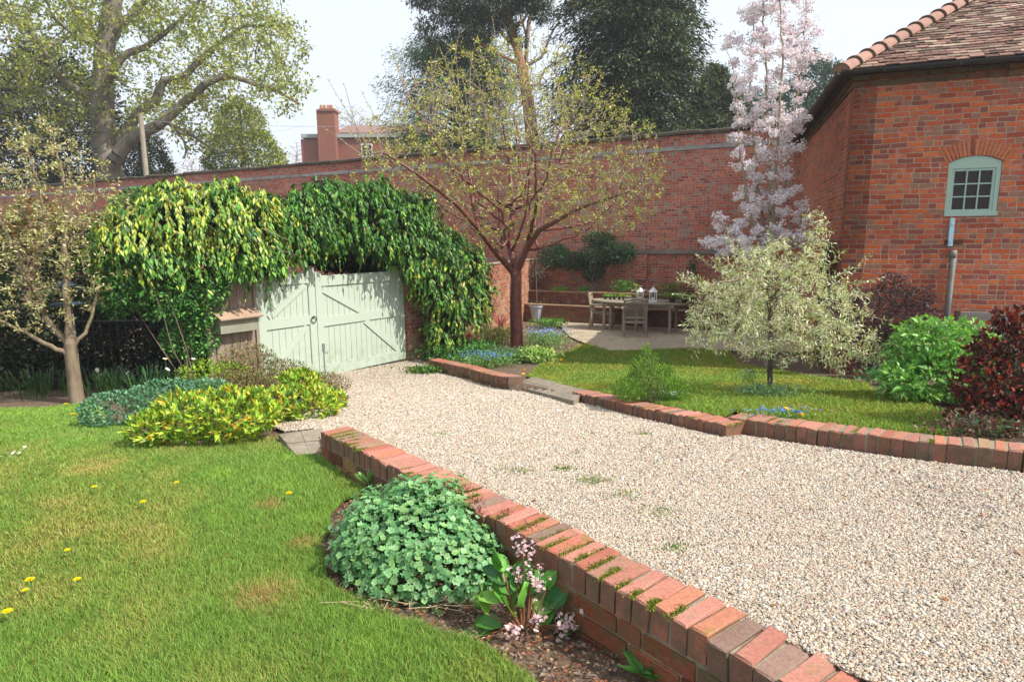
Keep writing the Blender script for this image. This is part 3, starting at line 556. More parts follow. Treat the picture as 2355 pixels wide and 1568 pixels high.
# ---------------------------------------------------------------- low brick walls with brick-on-edge coping
CB = [tuple(c_*.86 for c_ in hexc(h)) for h in '#c4887a #bf8070 #c08474 #b97a6a #c68c7c #b8715f #ba7d6c #a97c6a #a98a6c #96786c #c08066 #bb7f70'.split()]
SB = [hexc('#7a4432'), hexc('#6b4030'), hexc('#874e36'), hexc('#5f4a38'), hexc('#6e5a45'), hexc('#8c6a45')]
def poly_eval(pts):
    pts = np.array(pts, float); seg = np.linalg.norm(np.diff(pts, axis=0), axis=1); cum = np.r_[0, seg.cumsum()]
    def f(s):
        p = np.array([np.interp(s, cum, pts[:, 0]), np.interp(s, cum, pts[:, 1])]); q = np.array([np.interp(s+.05, cum, pts[:, 0]), np.interp(s+.05, cum, pts[:, 1])]) if s+.05 < cum[-1] else None
        if q is None: q = p; p2 = np.array([np.interp(s-.05, cum, pts[:, 0]), np.interp(s-.05, cum, pts[:, 1])]); d = q-p2
        else: d = q-p
        return p, d/np.linalg.norm(d)
    return f, float(cum[-1])
def moss_tufts(pts, n, name, parent, cols, L=.008):
    i = rng.integers(0, len(pts), n); P_ = np.array(pts)[i]+rng.normal(0, 1, (n, 3))*np.array([.012, .012, .002]); d = rdir(n, 1.2)
    return leaves(name, P_, d, rdir(n), L*rng.uniform(.5, 1.4, n), L*.6, cols, 'leaf', parent, simple=True)
def low_wall(label, runs, side, face_q, courses, loc, mossy, height=.105):
    """runs: list of (points, ztop function); side=+1: bricks extend to the right-hand side of travel"""
    t = wthing('low_brick_wall', label, 'garden wall', loc); cop = MB(); mor = MB(); body = MB(); mp = []
    for pts, zt in runs:
        f, L = poly_eval(pts); s = .034
        while s < L:
            w_ = rng.uniform(.061, .070); p, d = f(s); nrm = np.array([d[1], -d[0]])*side; c = p+nrm*(WT/2+rng.normal(0, .003)); z = zt(c[0], c[1], s)
            col = np.array(CB[rng.integers(0, len(CB))])*rng.uniform(.82, 1.08); a = math.atan2(d[1], d[0])+rng.normal(0, .018)
            rx = Matrix.Rotation(a, 3, 'Z')@Matrix.Rotation(rng.normal(0, .02), 3, 'X')@Matrix.Rotation(rng.normal(0, .025), 3, 'Y')
            cop.box((*c, z-height/2+rng.normal(0, .002)), (w_, WT*rng.uniform(.965, 1.01), height), ch=.006, jit=.0017, col=np.clip(col, 0, 1), rot=rx)
            if rng.random() < mossy*(1+.8*math.sin(s*5)):
                for _ in range(rng.integers(8, 22)):
                    q = p+d*.038+nrm*rng.uniform(.015, .20)*(.6+.4*math.sin(s*9)); mp.append((*q, z-.004))
            s += .077+rng.normal(0, .0012)
        n = max(1, int(L/.4))
        for k in range(n):
            a0, a1 = L*k/n, L*(k+1)/n; (p0, d0), (p1, d1) = f(a0), f(a1-.001); n0 = np.array([d0[1], -d0[0]])*side; n1 = np.array([d1[1], -d1[0]])*side
            if k == 0: p0 = p0+d0*.008
            if k == n-1: p1 = p1-d1*.008
            z0, z1 = zt(p0[0], p0[1], a0)-.012, zt(p1[0], p1[1], a1)-.012; H = height+courses*.075+.12
            qs = [(*(p0+n0*.010), z0), (*(p1+n1*.010), z1), (*(p1+n1*(WT-.01)), z1), (*(p0+n0*(WT-.01)), z0)]; V = qs+[(x, y, z-H) for x, y, z in qs]
            mor.add(V, [[0, 1, 2, 3], [4, 5, 1, 0], [5, 6, 2, 1], [6, 7, 3, 2], [7, 4, 0, 3]])
        for cc in range(courses):
            s = rng.uniform(0, .1)+(.11 if cc % 2 else 0); first = True
            while s < L+.05:
                l = .215 if rng.random() < .75 else .102
                p, d = f(min(max(s-.0, .01)+l/2, L-.06)); nrm = np.array([d[1], -d[0]])*side; z = zt(p[0], p[1], s)-height-.012-cc*.076-.0325
                for q in ((.05+rng.normal(0, .002), 1), (WT-.05, 1)):
                    c = p+nrm*q[0]; col = np.array(SB[rng.integers(0, len(SB))])*rng.uniform(.8, 1.15); sl_ = math.atan2(zt(*(p+d*.2), s+.2)-zt(*p, s), .2)
                    rx = Matrix.Rotation(math.atan2(d[1], d[0])+rng.normal(0, .008), 3, 'Z')@Matrix.Rotation(-np.clip(sl_, -.2, .2), 3, 'Y')
                    body.box((*c, z), (l, .100, .066), ch=.005, jit=.002, col=np.clip(col, 0, 1), rot=rx)
                s += l+.011
    cop.build('coping', 'coping_brick', t); tag(mor.build('mortar', 'mortar', t))
    if courses: body.build('brickwork', 'side_brick', t)
    if mp: moss_tufts(mp, int(len(mp)*30), 'moss', t, [hexc('#8fa52c'), hexc('#5f8a2a'), hexc('#3f6f22'), hexc('#a3952f'), hexc('#7a5a3a')])
    return t, mp
yA = np.interp
def zt_near(x, y, s): return CAMZ-(1.245-.012*s)
def zt_far(x, y, s): return CAMZ-(1.36-.03*s)
sp = 2.42
low_wall('low brick retaining wall with brick-on-edge coping, between the left lawn and the gravel', [([wl(.0), wl(1.2), wl(sp)], zt_far), (NEAR, zt_near)], -1, 0, 4, (*wl(2), .9), .75)
ztR = lambda dz: (lambda x, y, s: float(CAMZ-grav_d(y)+dz))
low_wall('stretch of low brick wall nearest the gate, in front of the blue flowers', [(RW1, ztR(.19))], -1, 0, 2, (*RW1[1], .2), .25)
low_wall('long curving low brick wall between the gravel and the small right lawn', [(RW2, ztR(.105)), (RW3, ztR(.135))], -1, 0, 1, (*RW2[2], .6), .3, height=.16)
# ---------------------------------------------------------------- the tall garden wall behind everything
TW0 = np.array([4.68, 17.4]); TWD = np.array([-.891, .454])
tw = lambda t, q=0: TW0+TWD*t+np.array([-.454, -.891])*q       # q > 0 towards the camera
ZT = 5.12
t = wthing('garden_wall', 'very tall old red brick garden wall running across the whole background', 'brick wall', (*tw(10), 0))
wallmesh('wall_face', tw(46), tw(-5), -.1, ZT, .4, 'brick_old', t)
mb = MB(); ang = math.atan2(-TWD[1], -TWD[0])
for k in range(64):
    tt = 46-k*.8; c = tw(tt-.4, -.2); mb.box((*c, ZT+.06+rng.normal(0, .012)), (.79, .56, .1), rz=ang+rng.normal(0, .004), ch=.03, rot=None)
mb.build('coping', 'darkcope' if 'darkcope' in M_ else m_plain('dark_coping', (.10, .08, .06), .9, .2, .35, 5, .01), t)
mb = MB(); s = 46
while s > -4.6:
    l = rng.uniform(.5, 1.9); c = tw(s-l/2, .012); mb.box((*c, ZT-.34+rng.normal(0, .006)), (l-.02, .03, .115*rng.uniform(.8, 1.1)), rz=ang); s -= l+(rng.uniform(.02, .25) if rng.random() < .3 else 0)
mb.build('cement_band', 'lead', t)
mb = MB(); c = tw(-.1, .03); mb.box((*c, 2.03), (4.6, .08, .11), rz=ang); mb.build('timber_beam', M_['greywood'], t)
def bpier(p, q0, q1, w_, z0, z1, mat, parent, name='pier'):
    a = tw(p+w_/2, q1); b2 = tw(p-w_/2, q1); return wallmesh(name, a, b2, z0, z1, q1-q0, mat, parent)
bpier(1.1, .001, .10, .34, 1.25, 1.96, 'brick_old', t, 'brick_pier')
# raised bed against it
t = wthing('raised_bed', 'two-tier brick raised bed at the foot of the tall wall behind the table', 'raised bed', (*tw(0, .8), 0))
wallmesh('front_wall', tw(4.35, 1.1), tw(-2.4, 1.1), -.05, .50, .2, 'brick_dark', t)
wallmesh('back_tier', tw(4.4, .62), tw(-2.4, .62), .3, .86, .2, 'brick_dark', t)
for q, z in ((1.0, .515), (.52, .875)):
    mb = MB(); s = 4.35
    while s > -2.3: l = .6; c = tw(s-l/2, q); mb.box((*c, z), (l-.008, .24, .04), rz=ang+rng.normal(0, .006), ch=.006, col=(.3, .2, .13)); s -= l
    mb.build('capping', M_.setdefault('cap_tile', m_plain('cap_tile', (.30, .19, .12), .9, .2, .3, 12, .004)), t)
# side wall from the gate pier back to the tall wall, lit by the sun
PW0 = np.array([-1.62, 12.35]); PW1 = tw(4.45, 0); 
t = wthing('side_wall', 'sunlit pale red brick wall end behind the ivy, right of the gate', 'brick wall', (*PW0, 0))
wallmesh('wall_face', PW0, PW1-.0*PW0, -.05, 1.78, .22, 'brick_pale', t)
d = unit(PW1-PW0); mb = MB(); L = float(np.linalg.norm(PW1-PW0)); mb.box((*((PW0+PW1)/2+np.array([-d[1], d[0]])*.11), 1.80), (L-.02, .26, .035), rz=math.atan2(d[1], d[0]), ch=.01); mb.build('coping', 'slab', t)
t = wthing('gate_pier', 'red brick pier the gate closes against, half hidden by ivy', 'brick pier', (*gp(GLEN+.3), 0))
wallmesh('wall_face', gp(GLEN+.05, .02), gp(GLEN+.62, .02), -.05, 2.1, .4, 'brick_pale', t)
# ---------------------------------------------------------------- the gate
def gate_leaf(u0, w_, parent, left):
    """one boarded leaf; local frame: x along the gate, y out of it, z up"""
    def pt(u, q, z): p = gp(u, q); return (p[0], p[1], z)
    def bar(mb, a, b_, w2, q0, q1):
        a = np.array(a, float); b_ = np.array(b_, float); d = (b_-a)/np.linalg.norm(b_-a); nn = np.array([-d[1], d[0]])*w2/2; cs = [a-nn, b_-nn, b_+nn, a+nn]
        V = [pt(c[0], q1, c[1]) for c in cs]+[pt(c[0], q0, c[1]) for c in cs]; mb.add(V, [[0, 1, 2, 3], [7, 6, 5, 4], [4, 5, 1, 0], [5, 6, 2, 1], [6, 7, 3, 2], [7, 4, 0, 3]])
    zb = gate_z(u0+w_/2)+.03; H = 1.78; lo = 1.68
    boards = MB(); n = round(w_/.115); bw = w_/n
    for k in range(n): bar(boards, (u0+(k+.5)*bw, zb+.02), (u0+(k+.5)*bw, zb+lo-.03), bw-.007, -.045, -.022)
    bar(boards, (u0+.02, zb+.9), (u0+w_-.02, zb+.9), lo-.1, -.05, -.030)
    leaf = boards.build('gate_leaf', 'gate', parent)
    fr = MB(); sw = .13; g = .0
    bar(fr, (u0+sw/2, zb), (u0+sw/2, zb+lo-.02), sw, -.045, .003); bar(fr, (u0+w_-sw/2, zb), (u0+w_-sw/2, zb+lo-.02), sw, -.045, .003)
    for zc, hh in ((.09, .18), (.92, .15)): bar(fr, (u0+sw, zb+zc), (u0+w_-sw, zb+zc), hh, -.02, .001)
    fr.build('frame', 'gate', leaf)
    tr = MB(); N = 40; prof = []
    for k in range(N+1):
        s = k/N*w_; 
        if left:  # high shoulder at the hinge side, scoop, hump at the meeting stile
            z = H if s < w_*.50 else H-.10*min(1, (s-w_*.50)/.12)**.8
            h2 = w_-s; z = max(z, H-.115+.10*math.sqrt(max(0, 1-(h2/.15)**2))) if h2 < .15 else z
        else:
            z = H-.10; z = max(z, H-.115+.10*math.sqrt(max(0, 1-(s/.15)**2))) if s < .15 else z
            e_ = s-(w_-.42)
            if e_ > 0: z = H-.10+.10*min(1, e_/.10)**1.6
        prof.append((s, z))
    V = []; 
    for s, z in prof: V += [pt(u0+s, .004, zb+z), pt(u0+s, .004, zb+lo-.16), pt(u0+s, -.046, zb+z), pt(u0+s, -.046, zb+lo-.16)]
    Fs = []
    for k in range(N): a = 4*k; b_ = a+4; Fs += [[a+1, b_+1, b_, a], [a+2, b_+2, b_+3, a+3], [a, b_, b_+2, a+2], [a+3, b_+3, b_+1, a+1]]
    Fs += [[0, 2, 3, 1], [4*N+1, 4*N+3, 4*N+2, 4*N]]
    tr.add(V, Fs); tr.build('top_rail', 'gate', leaf)
    br = MB(); x0, x1 = u0+sw, u0+w_-sw; z1 = (zb+.18, zb+.845); z2 = (zb+.995, zb+lo-.16)
    if left:
        for za, zc in (z1, z2): bar(br, (x0+.06, za+.03), (x1-.06, zc-.03), .10, -.021, -.001)
    else:
        bar(br, (x0+.02, z2[1]-.05), (x0+(x1-x0)*.52, z2[0]-.01), .11, -.021, -.001); bar(br, (x0+(x1-x0)*.52, z1[1]+.0), (x1-.06, z1[0]+.03), .11, -.021, -.001)
    br.build('brace', 'gate', leaf)
    if left:
        hd = MB(); c = np.array(pt(u0+w_-.07, .022, zb+.92)); A_ = np.array([*GDIR, 0]); Z_ = np.array([0, 0, 1.]); hd.tube([c+(A_*math.cos(a)+Z_*math.sin(a))*.05 for a in np.linspace(0, 2*math.pi, 17)], .007, 6); hd.tube([c-np.array([*GN, 0])*.02+Z_*.03, c+np.array([*GN, 0])*.012+Z_*.05], .014, 8)
        hd.build('ring_handle', 'iron', leaf, smooth=True)
    else:
        bo = MB(); c = lambda z, q=.014, du=.09: np.array(pt(u0+du, q, z)); bo.tube([c(zb-.03), c(zb+.52)], .009, 6); bo.box(tuple(c(zb+.50, .008)), (.05, .02, .12), rz=math.atan2(GDIR[1], GDIR[0])); bo.tube([c(zb+.42, .02), c(zb+.43, .02, .2)], .007, 6)
        bo.build('drop_bolt', 'zinc', leaf)
    return leaf
t = wthing('garden_gate', 'pair of pale sage green boarded wooden gates with braces, under the ivy arch', 'gate', (*gp(GLEN/2), .13))
gate_leaf(.015, 1.06, t, True); gate_leaf(1.085, GLEN-1.10, t, False)
mb = MB(); mb.box((*gp(-.03, 0), 1.15), (.05, .09, 1.9), rz=math.atan2(GDIR[1], GDIR[0])); mb.build('gate_post', M_['polewood'], t)
# boarded fence and post box left of the gate
ga = math.atan2(GDIR[1], GDIR[0])
t = wthing('timber_fence', 'short run of weathered vertical boards left of the sage gate', 'fence', (*gp(-.4), .2)); mb = MB()
for k in range(6): mb.box((*gp(-.12-k*.125, .0+rng.normal(0, .003)), 1.17+rng.normal(0, .01)), (.117, .022, 1.85), rz=ga, ch=.003)
mb.box((*gp(-.42, -.03), 1.5), (.75, .03, .09), rz=ga); mb.box((*gp(-.42, -.03), .6), (.75, .03, .09), rz=ga); mb.build('boards', 'fence', t)
t = thing('post_box', 'weathered wooden box with sloping plank lid fixed to the fence boards', 'post box', (*gp(-.39, .10), 1.22), ga)
mb = MB(); mb.box((0, 0, 0), (.60, .16, .22), ch=.003); mb.build('box', 'boxwood', t)
mb = MB(); mb.box((0, -.035, .145), (.66, .27, .022), rot=Matrix.Rotation(R(22), 3, 'X'), ch=.003); mb.build('lid', 'lidwood', t)
# dark railings behind the undergrowth on the left
t = wthing('metal_railing', 'thin black iron railing in the dark hedge bottom, left of the gate', 'railing', (-5.2, 9.0, .2)); mb = MB(); a = gp(-.9, -.1)+np.array([-.2, .5]); b2 = np.array([-9.2, 9.3])
for s in np.linspace(0, 1, 38): p = a*(1-s)+b2*s; mb.tube([(*p, .1), (*p, 1.35)], .008, 5)
for z in (.3, 1.25): mb.tube([(*a, z), (*b2, z)], .012, 5)
mb.build('bars', 'iron', t)
# ---------------------------------------------------------------- brick house on the right
HC = np.array([4.98, 9.5]); HA = np.array([.947, -.3205]); HB = np.array([.3205, .947]); ZE = 4.72; HW = 7.5; HS = 7.1
def hit(x, y, p0, dr):      # where the sight line meets an upright plane: (distance along it, height)
    d = ray(x, y); A = np.array([[d[0], -dr[0]], [d[1], -dr[1]]]); t, u = np.linalg.solve(A, p0); return u, CAMZ+d[2]*t
wx0, wz1 = hit(2183, 372, HC, HA); wx1, _ = hit(2307, 366, HC, HA); _, wz0 = hit(2235, 497, HC, HA); _, wzt = hit(2245, 358, HC, HA)
hx, hzz = hit(2232, 2, HC-HA*.17-HB*.17, (HA+HB)/math.sqrt(2)); PT = (hzz-ZE)/(hx/math.sqrt(2)); print('window', wx0, wx1, wz0, wz1, wzt, 'pitch', PT)
house = wthing('brick_house', 'orange-red brick outbuilding with hipped tiled roof at the right edge', 'building', (*HC, 0))
wallmesh('front_wall', HC, HC+HA*HW, -.3, ZE-.02, .3, 'brick_house', house, holes=[(wx0, wx1, wz0, wzt)])
wallmesh('side_wall', HC+HB*HS, HC, -.3, ZE-.02, .29, 'brick_house', house, off=.12)
def hp(u, v, z): return np.array([*(HC+HA*u+HB*v), z])
# dentil courses under the eaves
mb = MB(); ha = math.atan2(HA[1], HA[0])
for r_, (z, q) in enumerate(((ZE-.075, .05), (ZE-.16, .025))):
    for s in np.arange(-.04, HW, .235): mb.box((*(HC+HA*(s+.11)-HB*q/2), z), (.225, q+.006, .066), rz=ha, ch=.004, col=np.array(SB[rng.integers(0, 6)])*.75)
    for s in np.arange(.12, HS, .235): mb.box((*(HC+HB*(s+.11)-HA*q/2), z), (.225, q+.006, .066), rz=ha+math.pi/2, ch=.004, col=np.array(SB[rng.integers(0, 6)])*.75)
mb.build('cornice', 'side_brick', house)
# roof: under-sheet, plain tiles, hip tiles, gutters
OV = .17; VM = 3.6
roofo = newmesh('roof', [hp(-OV, -OV, ZE), hp(HW, -OV, ZE), hp(HW, VM-OV, ZE+PT*VM), hp(VM-OV, VM-OV, ZE+PT*VM), hp(VM-OV, HS, ZE+PT*VM), hp(-OV, HS, ZE), hp(HW, -OV, ZE-.03), hp(-OV, -OV, ZE-.03), hp(-OV, HS, ZE-.03), hp(HW, HS, ZE-.03), hp(HW, HS, ZE+PT*VM)], [[0, 1, 2, 3], [0, 3, 4, 5], [7, 8, 9, 6], [3, 2, 10, 4]], m_plain('roof_under', (.05, .035, .03), .9, .1), house)
mb = MB(); th = math.atan(PT); TC = [hexc('#9b7468'), hexc('#876156'), hexc('#a88578'), hexc('#7a5a50'), hexc('#b29a88'), hexc('#6b4f48'), hexc('#94806f')]
RX = Matrix.Rotation(ha, 3, 'Z')@Matrix.Rotation(th-.13, 3, 'X'); g = .098; r_ = 0; v = 0
while v < VM-.1:
    z = ZE+PT*v; u = math.ceil((v-OV)/.166)*.166+.02-(r_ % 2)*.083+rng.normal(0, .008)
    while u < min(HW, 4.9):
        rr = np.array(RX@Matrix.Rotation(rng.normal(0, .02), 3, 'Y')@Matrix.Rotation(rng.normal(0, .018), 3, 'X')); dip = .02*math.sin(u*1.3+v)+.012*math.sin(u*3.1)
        c = hp(u+.08, v-OV+.07*math.cos(th), z+.07*math.sin(th)+.026+rng.normal(0, .004)+dip*.5); mb.box(tuple(c), (.160+rng.normal(0, .003), .165, .015), rot=rr, col=np.array(TC[rng.integers(0, 7)])*rng.uniform(.5, 1.15)*np.array([.88, .93, .95])); u += .166
    v += g*math.cos(th); r_ += 1
mb.build('tiles', 'tile', roofo)
mb = MB(); hd = unit(np.array([*(HA+HB)/math.sqrt(2), PT/math.sqrt(2)])); hs_ = np.array([*(HA-HB)/math.sqrt(2), 0]); hu = np.cross(hs_, hd); hu = hu if hu[2] > 0 else -hu; base = hp(-OV-.05, -OV-.05, ZE-.02)
for k in range(16):
    p0 = base+hd*(k*.292); a0, a1 = .132, .108; V = []; N = 12; rc = [(p0, a0), (p0+hd*.05, a0-.004), (p0+hd*.325, a1)]
    for p, rr in rc:
        for m in range(N+1): a = math.pi*m/N; V.append(p+hs_*rr*math.cos(a)+hu*(rr*math.sin(a)*.95+.0))
    for p, rr in ((rc[0][0], a0-.02),):
        for m in range(N+1): a = math.pi*m/N; V.append(p+hs_*rr*math.cos(a)+hu*(rr*math.sin(a)*.95))
    Fs = [[i*(N+1)+m, i*(N+1)+m+1, (i+1)*(N+1)+m+1, (i+1)*(N+1)+m] for i in range(2) for m in range(N)]+[[m, 3*(N+1)+m, 3*(N+1)+m+1, m+1] for m in range(N)]
    mb.add(V, Fs, np.array(hexc('#a37f73'))*rng.uniform(.85, 1.12))
    if k == 0: mb.add([p0+hs_*.14*math.cos(a)+hu*.13*math.sin(a)-hd*0 for a in np.linspace(0, math.pi, 13)], [list(range(13))], np.array(hexc('#9a7a66')))
    else: mb.tube([p0-hd*.004+hs_*a0*math.cos(a)*1.0+hu*a0*.95*math.sin(a) for a in np.linspace(0, math.pi, 11)], .013, 5, col=np.array(hexc('#6b5a4a')))
mb.build('hip_tiles', 'hip', roofo)
mb = MB()
def gut(p, q):
    d = unit(q-p); sd_ = np.array([-d[1], d[0], 0]); V = []; Fs = []
    for pp in (p, q):
        for rr in (.062, .055):
            for m in range(9): a = math.pi+math.pi*m/8; V.append(pp+sd_*rr*math.cos(a)+np.array([0, 0, rr*math.sin(a)]))
    for m in range(8): Fs += [[m, m+1, 18+m+1, 18+m], [9+m, 27+m, 27+m+1, 9+m+1]]
    Fs += [[0, 18, 27, 9], [8, 17, 35, 26]]+[[m, 9+m, 10+m, m+1] for m in range(8)]
    mb.add(V, Fs)
gut(hp(-OV-.06, -OV-.06, ZE-.005), hp(HW, -OV-.06, ZE+.0)); gut(hp(-OV-.06, HS, ZE-.005), hp(-OV-.06, -OV-.06, ZE-.005))
for s in np.arange(.3, HW, .9): c = hp(s, -OV-.06, ZE-.05); mb.box(tuple(c), (.02, .15, .03), rz=ha)
mb.build('gutter', 'gutter', house)
# window
win = thing('window', None, None, (0, 0, 0)); win.location = (0, 0, 0)
for k_ in list(win.keys()): del win[k_]
win.parent = house; win.matrix_parent_inverse = Matrix.Translation(house.location).inverted()
def wp(x, q, z): p = HC+HA*x-HB*q; return (p[0], p[1], z)
def wbox(mb, x0, x1, z0, z1, q0, q1, **k):
    c = wp((x0+x1)/2, (q0+q1)/2, (z0+z1)/2); mb.box(c, (abs(x1-x0), abs(q1-q0), abs(z1-z0)), rz=ha, **k)
ww = wx1-wx0; fr_ = .055; mb = MB(); q0, q1 = -.09, -.012
zin = wz1-.10
wbox(mb, wx0+.004, wx0+fr_, wz0+.06, zin, q0, q1, ch=0); wbox(mb, wx1-fr_, wx1-.004, wz0+.06, zin, q0, q1); wbox(mb, wx0-.0, wx1+.0, wz0+.001, wz0+.06, q0, q1+.03)
N = 20; V = []
for k in range(N+1):
    s = k/N; x = wx0+.004+(ww-.008)*s; za = wz1-.02+(wzt-wz1+.02)*(1-(2*s-1)**2)
    V += [wp(x, q1, za), wp(x, q1, zin), wp(x, q0, za), wp(x, q0, zin)]
Fs = []
for k in range(N): a = 4*k; b_ = a+4; Fs += [[a+1, b_+1, b_, a], [a, b_, b_+2, a+2], [a+3, b_+3, b_+1, a+1], [a+2, b_+2, b_+3, a+3]]
mb.add(V, Fs+[[0, 2, 3, 1], [4*N+1, 4*N+3, 4*N+2, 4*N]])
fro = mb.build('frame', 'win', house)
mb = MB(); a0, a1, c0, c1 = wx0+fr_, wx1-fr_, wz0+.06, zin; sw = .035
wbox(mb, a0, a0+sw, c0, c1, q0+.01, q1-.015); wbox(mb, a1-sw, a1, c0, c1, q0+.01, q1-.015); wbox(mb, a0+sw, a1-sw, c0, c0+sw, q0+.01, q1-.015); wbox(mb, a0+sw, a1-sw, c1-sw, c1, q0+.01, q1-.015)
for k in (1, 2):
    x = a0+sw+(a1-a0-2*sw)*k/3; wbox(mb, x-.008, x+.008, c0+sw, c1-sw, q0+.015, q1-.02); z = c0+sw+(c1-c0-2*sw)*k/3; wbox(mb, a0+sw, a1-sw, z-.009, z+.009, q0+.017, q1-.022)
cs_ = mb.build('casement', 'win', fro); mb = MB(); wbox(mb, a0+sw, a1-sw, c0+sw, c1-sw, q0+.02, q0+.026); mb.build('pane', 'glass', fro)
mb = MB(); wbox(mb, wx0-.02, wx1+.02, wz0-.25, wzt, -.29, -.28); mb.build('dark_backing', m_plain('dark_room', (.03, .022, .02), .9, .1), house)  # dark sheet behind the pane, painted to stand for the unlit room
bpy.data.objects.remove(win)
# segmental arch of rubbed bricks above the window
mb = MB(); n = 17; rise = wzt-wz1+.02; half = ww/2; Rr = (half**2+rise**2)/(2*rise); cx_ = (wx0+wx1)/2; cz_ = wzt-Rr; am = math.asin(half/Rr)*1.10
for k in range(n):
    a = -am+2*am*(k+.5)/n; l = .215 if k % 1 == 0 else .1; r0 = Rr+.004; c = (cx_+math.sin(a)*(r0+l/2), cz_+math.cos(a)*(r0+l/2)); m3 = Matrix.Rotation(ha, 3, 'Z')@Matrix.Rotation(a, 3, 'Y')
    mb.box(wp(c[0], -.03, c[1]), (2*am*r0/n-.008, .078, l), rot=m3, col=np.array(hexc('#bf7350' if k != 7 else '#8d4a35'))*rng.uniform(.88, 1.1))
mb.build('window_arch', m_vcol('arch_brick', nsc=50, bd=.002), house)
# pipes on the front wall
bx, bz1 = hit(2189, 502, HC, HA); _, bz0 = hit(2187, 566, HC, HA); mb = MB(); mb.box(wp(bx, .03, (bz0+bz1)/2), (.055, .05, bz1-bz0), rz=ha, ch=.004)
for z in (bz0+.06, bz1-.08): mb.tube([wp(bx, .05, z), wp(bx, .07, z)], .012, 8)
mb.build('pipe_cover', 'blue', house)
px0, pz1 = hit(2190, 577, HC, HA); mb = MB(); g0 = float(hz(*wp(px0, .3, 0)[:2])); mb.tube([wp(px0, .045, g0-.1), wp(px0+.012, .045, pz1)], .036, 12); mb.tube([wp(px0, .045, pz1-.1), wp(px0, .045, pz1+.01)], .043, 12)
mb.build('downpipe', 'pipe', house, smooth=True)
mb = MB(); mb.box(wp(px0, .02, pz1+.13), (.22, .02, .062), rz=ha, ch=.003); mb.build('wall_block', m_plain('dark_block', (.09, .03, .022), .8, .2), house)
# dark boarded screen between the house corner and the tall wall
t = wthing('dark_trellis', 'dark slatted timber screen beside the corner of the brick building', 'trellis', (*(HC+HB*.8-HA*.12), .5)); mb = MB()
for k in range(7): c = HC+HB*(.35+k*.13)-HA*.13; mb.box((*c, 1.35), (.018, .1, 2.0+.0*k), rz=ha, ch=.002)
for z in (.7, 1.4, 2.15): c = HC+HB*.75-HA*.105; mb.box((*c, z), (.03, 1.0, .06), rz=ha)
mb.build('slats', 'darkwood', t)
# ---------------------------------------------------------------- garden furniture on the patio
PA = math.atan2(-.454, .891)   # patio runs parallel to the tall wall
def zpat(y): return float(zr(0, y))+.02
def wd(mb, c, s, rot=None, rz=0): mb.box(c, s, ch=.004, rot=rot, rz=rz)
def make_chair(name, label, x, y, rz, group):
    t = thing(name, label, 'chair', (x, y, zpat(y)), rz, group)
    T = Matrix.Rotation(R(-10), 3, 'X')
    for sx in (-1, 1):
        m = MB(); wd(m, (sx*.26, .24, .33), (.045, .05, .66)); m.build('leg', 'teak', t)       # front
        m = MB(); m.tube([(sx*.26, -.30, 0), (sx*.26, -.24, .42), (sx*.26, -.33, .94)], [.028, .03, .024], 4); m.build('leg', 'teak', t)
        m = MB(); wd(m, (sx*.275, .0, .66), (.065, .60, .028)); m.build('arm', 'teak', t)
    m = MB()
    for k in range(6): wd(m, (0, -.20+k*.088, .43-.004*k), (.50, .075, .022))
    wd(m, (0, .25, .40), (.5, .03, .07)); m.build('seat', 'teak', t)
    m = MB(); n = 11
    for k in range(n): x_ = -.205+.41*k/(n-1); m.tube([(x_, -.247, .47), (x_, -.325, .86)], .012, 4)
    m.tube([(-.24, -.245, .46), (.24, -.245, .46)], .024, 4); m.tube([(-.25+.5*s, -.325-.008*math.sin(math.pi*s), .885+.035*math.sin(math.pi*s)) for s in np.linspace(0, 1, 9)], .034, 4); wd(m, (0, -.25, .36), (.48, .022, .06))
    m.build('backrest', 'teak', t); return t
c1 = G(1458, 773, zr); make_chair('garden_chair', 'silvery teak armchair with its slatted back to the camera', c1[0], c1[1], PA+R(20), 'teak chairs round the patio table')
c2 = G(1384, 757, zr); make_chair('garden_chair', 'silvery teak armchair at the left end of the table, side-on', c2[0], c2[1], PA-R(78), 'teak chairs round the patio table')
tc = np.array([3.32, 16.1]); 
c3 = tc+np.array([-.891*.35+.454*.95, .454*.35+.891*.95])
make_chair('garden_chair', 'silvery teak armchair behind the table facing the camera', c3[0], c3[1], PA+math.pi, 'teak chairs round the patio table')
t = thing('patio_table', 'long oval silvery teak table with slatted top on the shaded patio', 'table', (tc[0], tc[1], zpat(tc[1])), PA); m = MB()
for k in range(11):
    yy = -.5+k*.1; hw = 1.28*math.sqrt(max(.05, 1-(yy/.60)**2)); wd(m, (0, yy, .735), (2*hw-.12, .09, .024))
m.tube([(1.28*math.cos(a), .56*math.sin(a), .735) for a in np.linspace(0, 2*math.pi, 49)], .028, 6); m.build('tabletop', 'teak', t)
m = MB(); wd(m, (0, .40, .68), (1.9, .025, .08)); wd(m, (0, -.40, .68), (1.9, .025, .08)); m.build('apron', 'teak', t)
for x_, y_ in ((-.85, -.36), (-.85, .36), (0, -.36), (0, .36), (.85, -.36), (.85, .36)): m = MB(); wd(m, (x_, y_, .36), (.065, .065, .72)); m.build('leg', 'teak', t)
tz = zpat(tc[1])+.75
def tp(lx, ly): c, s = math.cos(PA), math.sin(PA); return np.array([tc[0]+c*lx-s*ly, tc[1]+s*lx+c*ly])
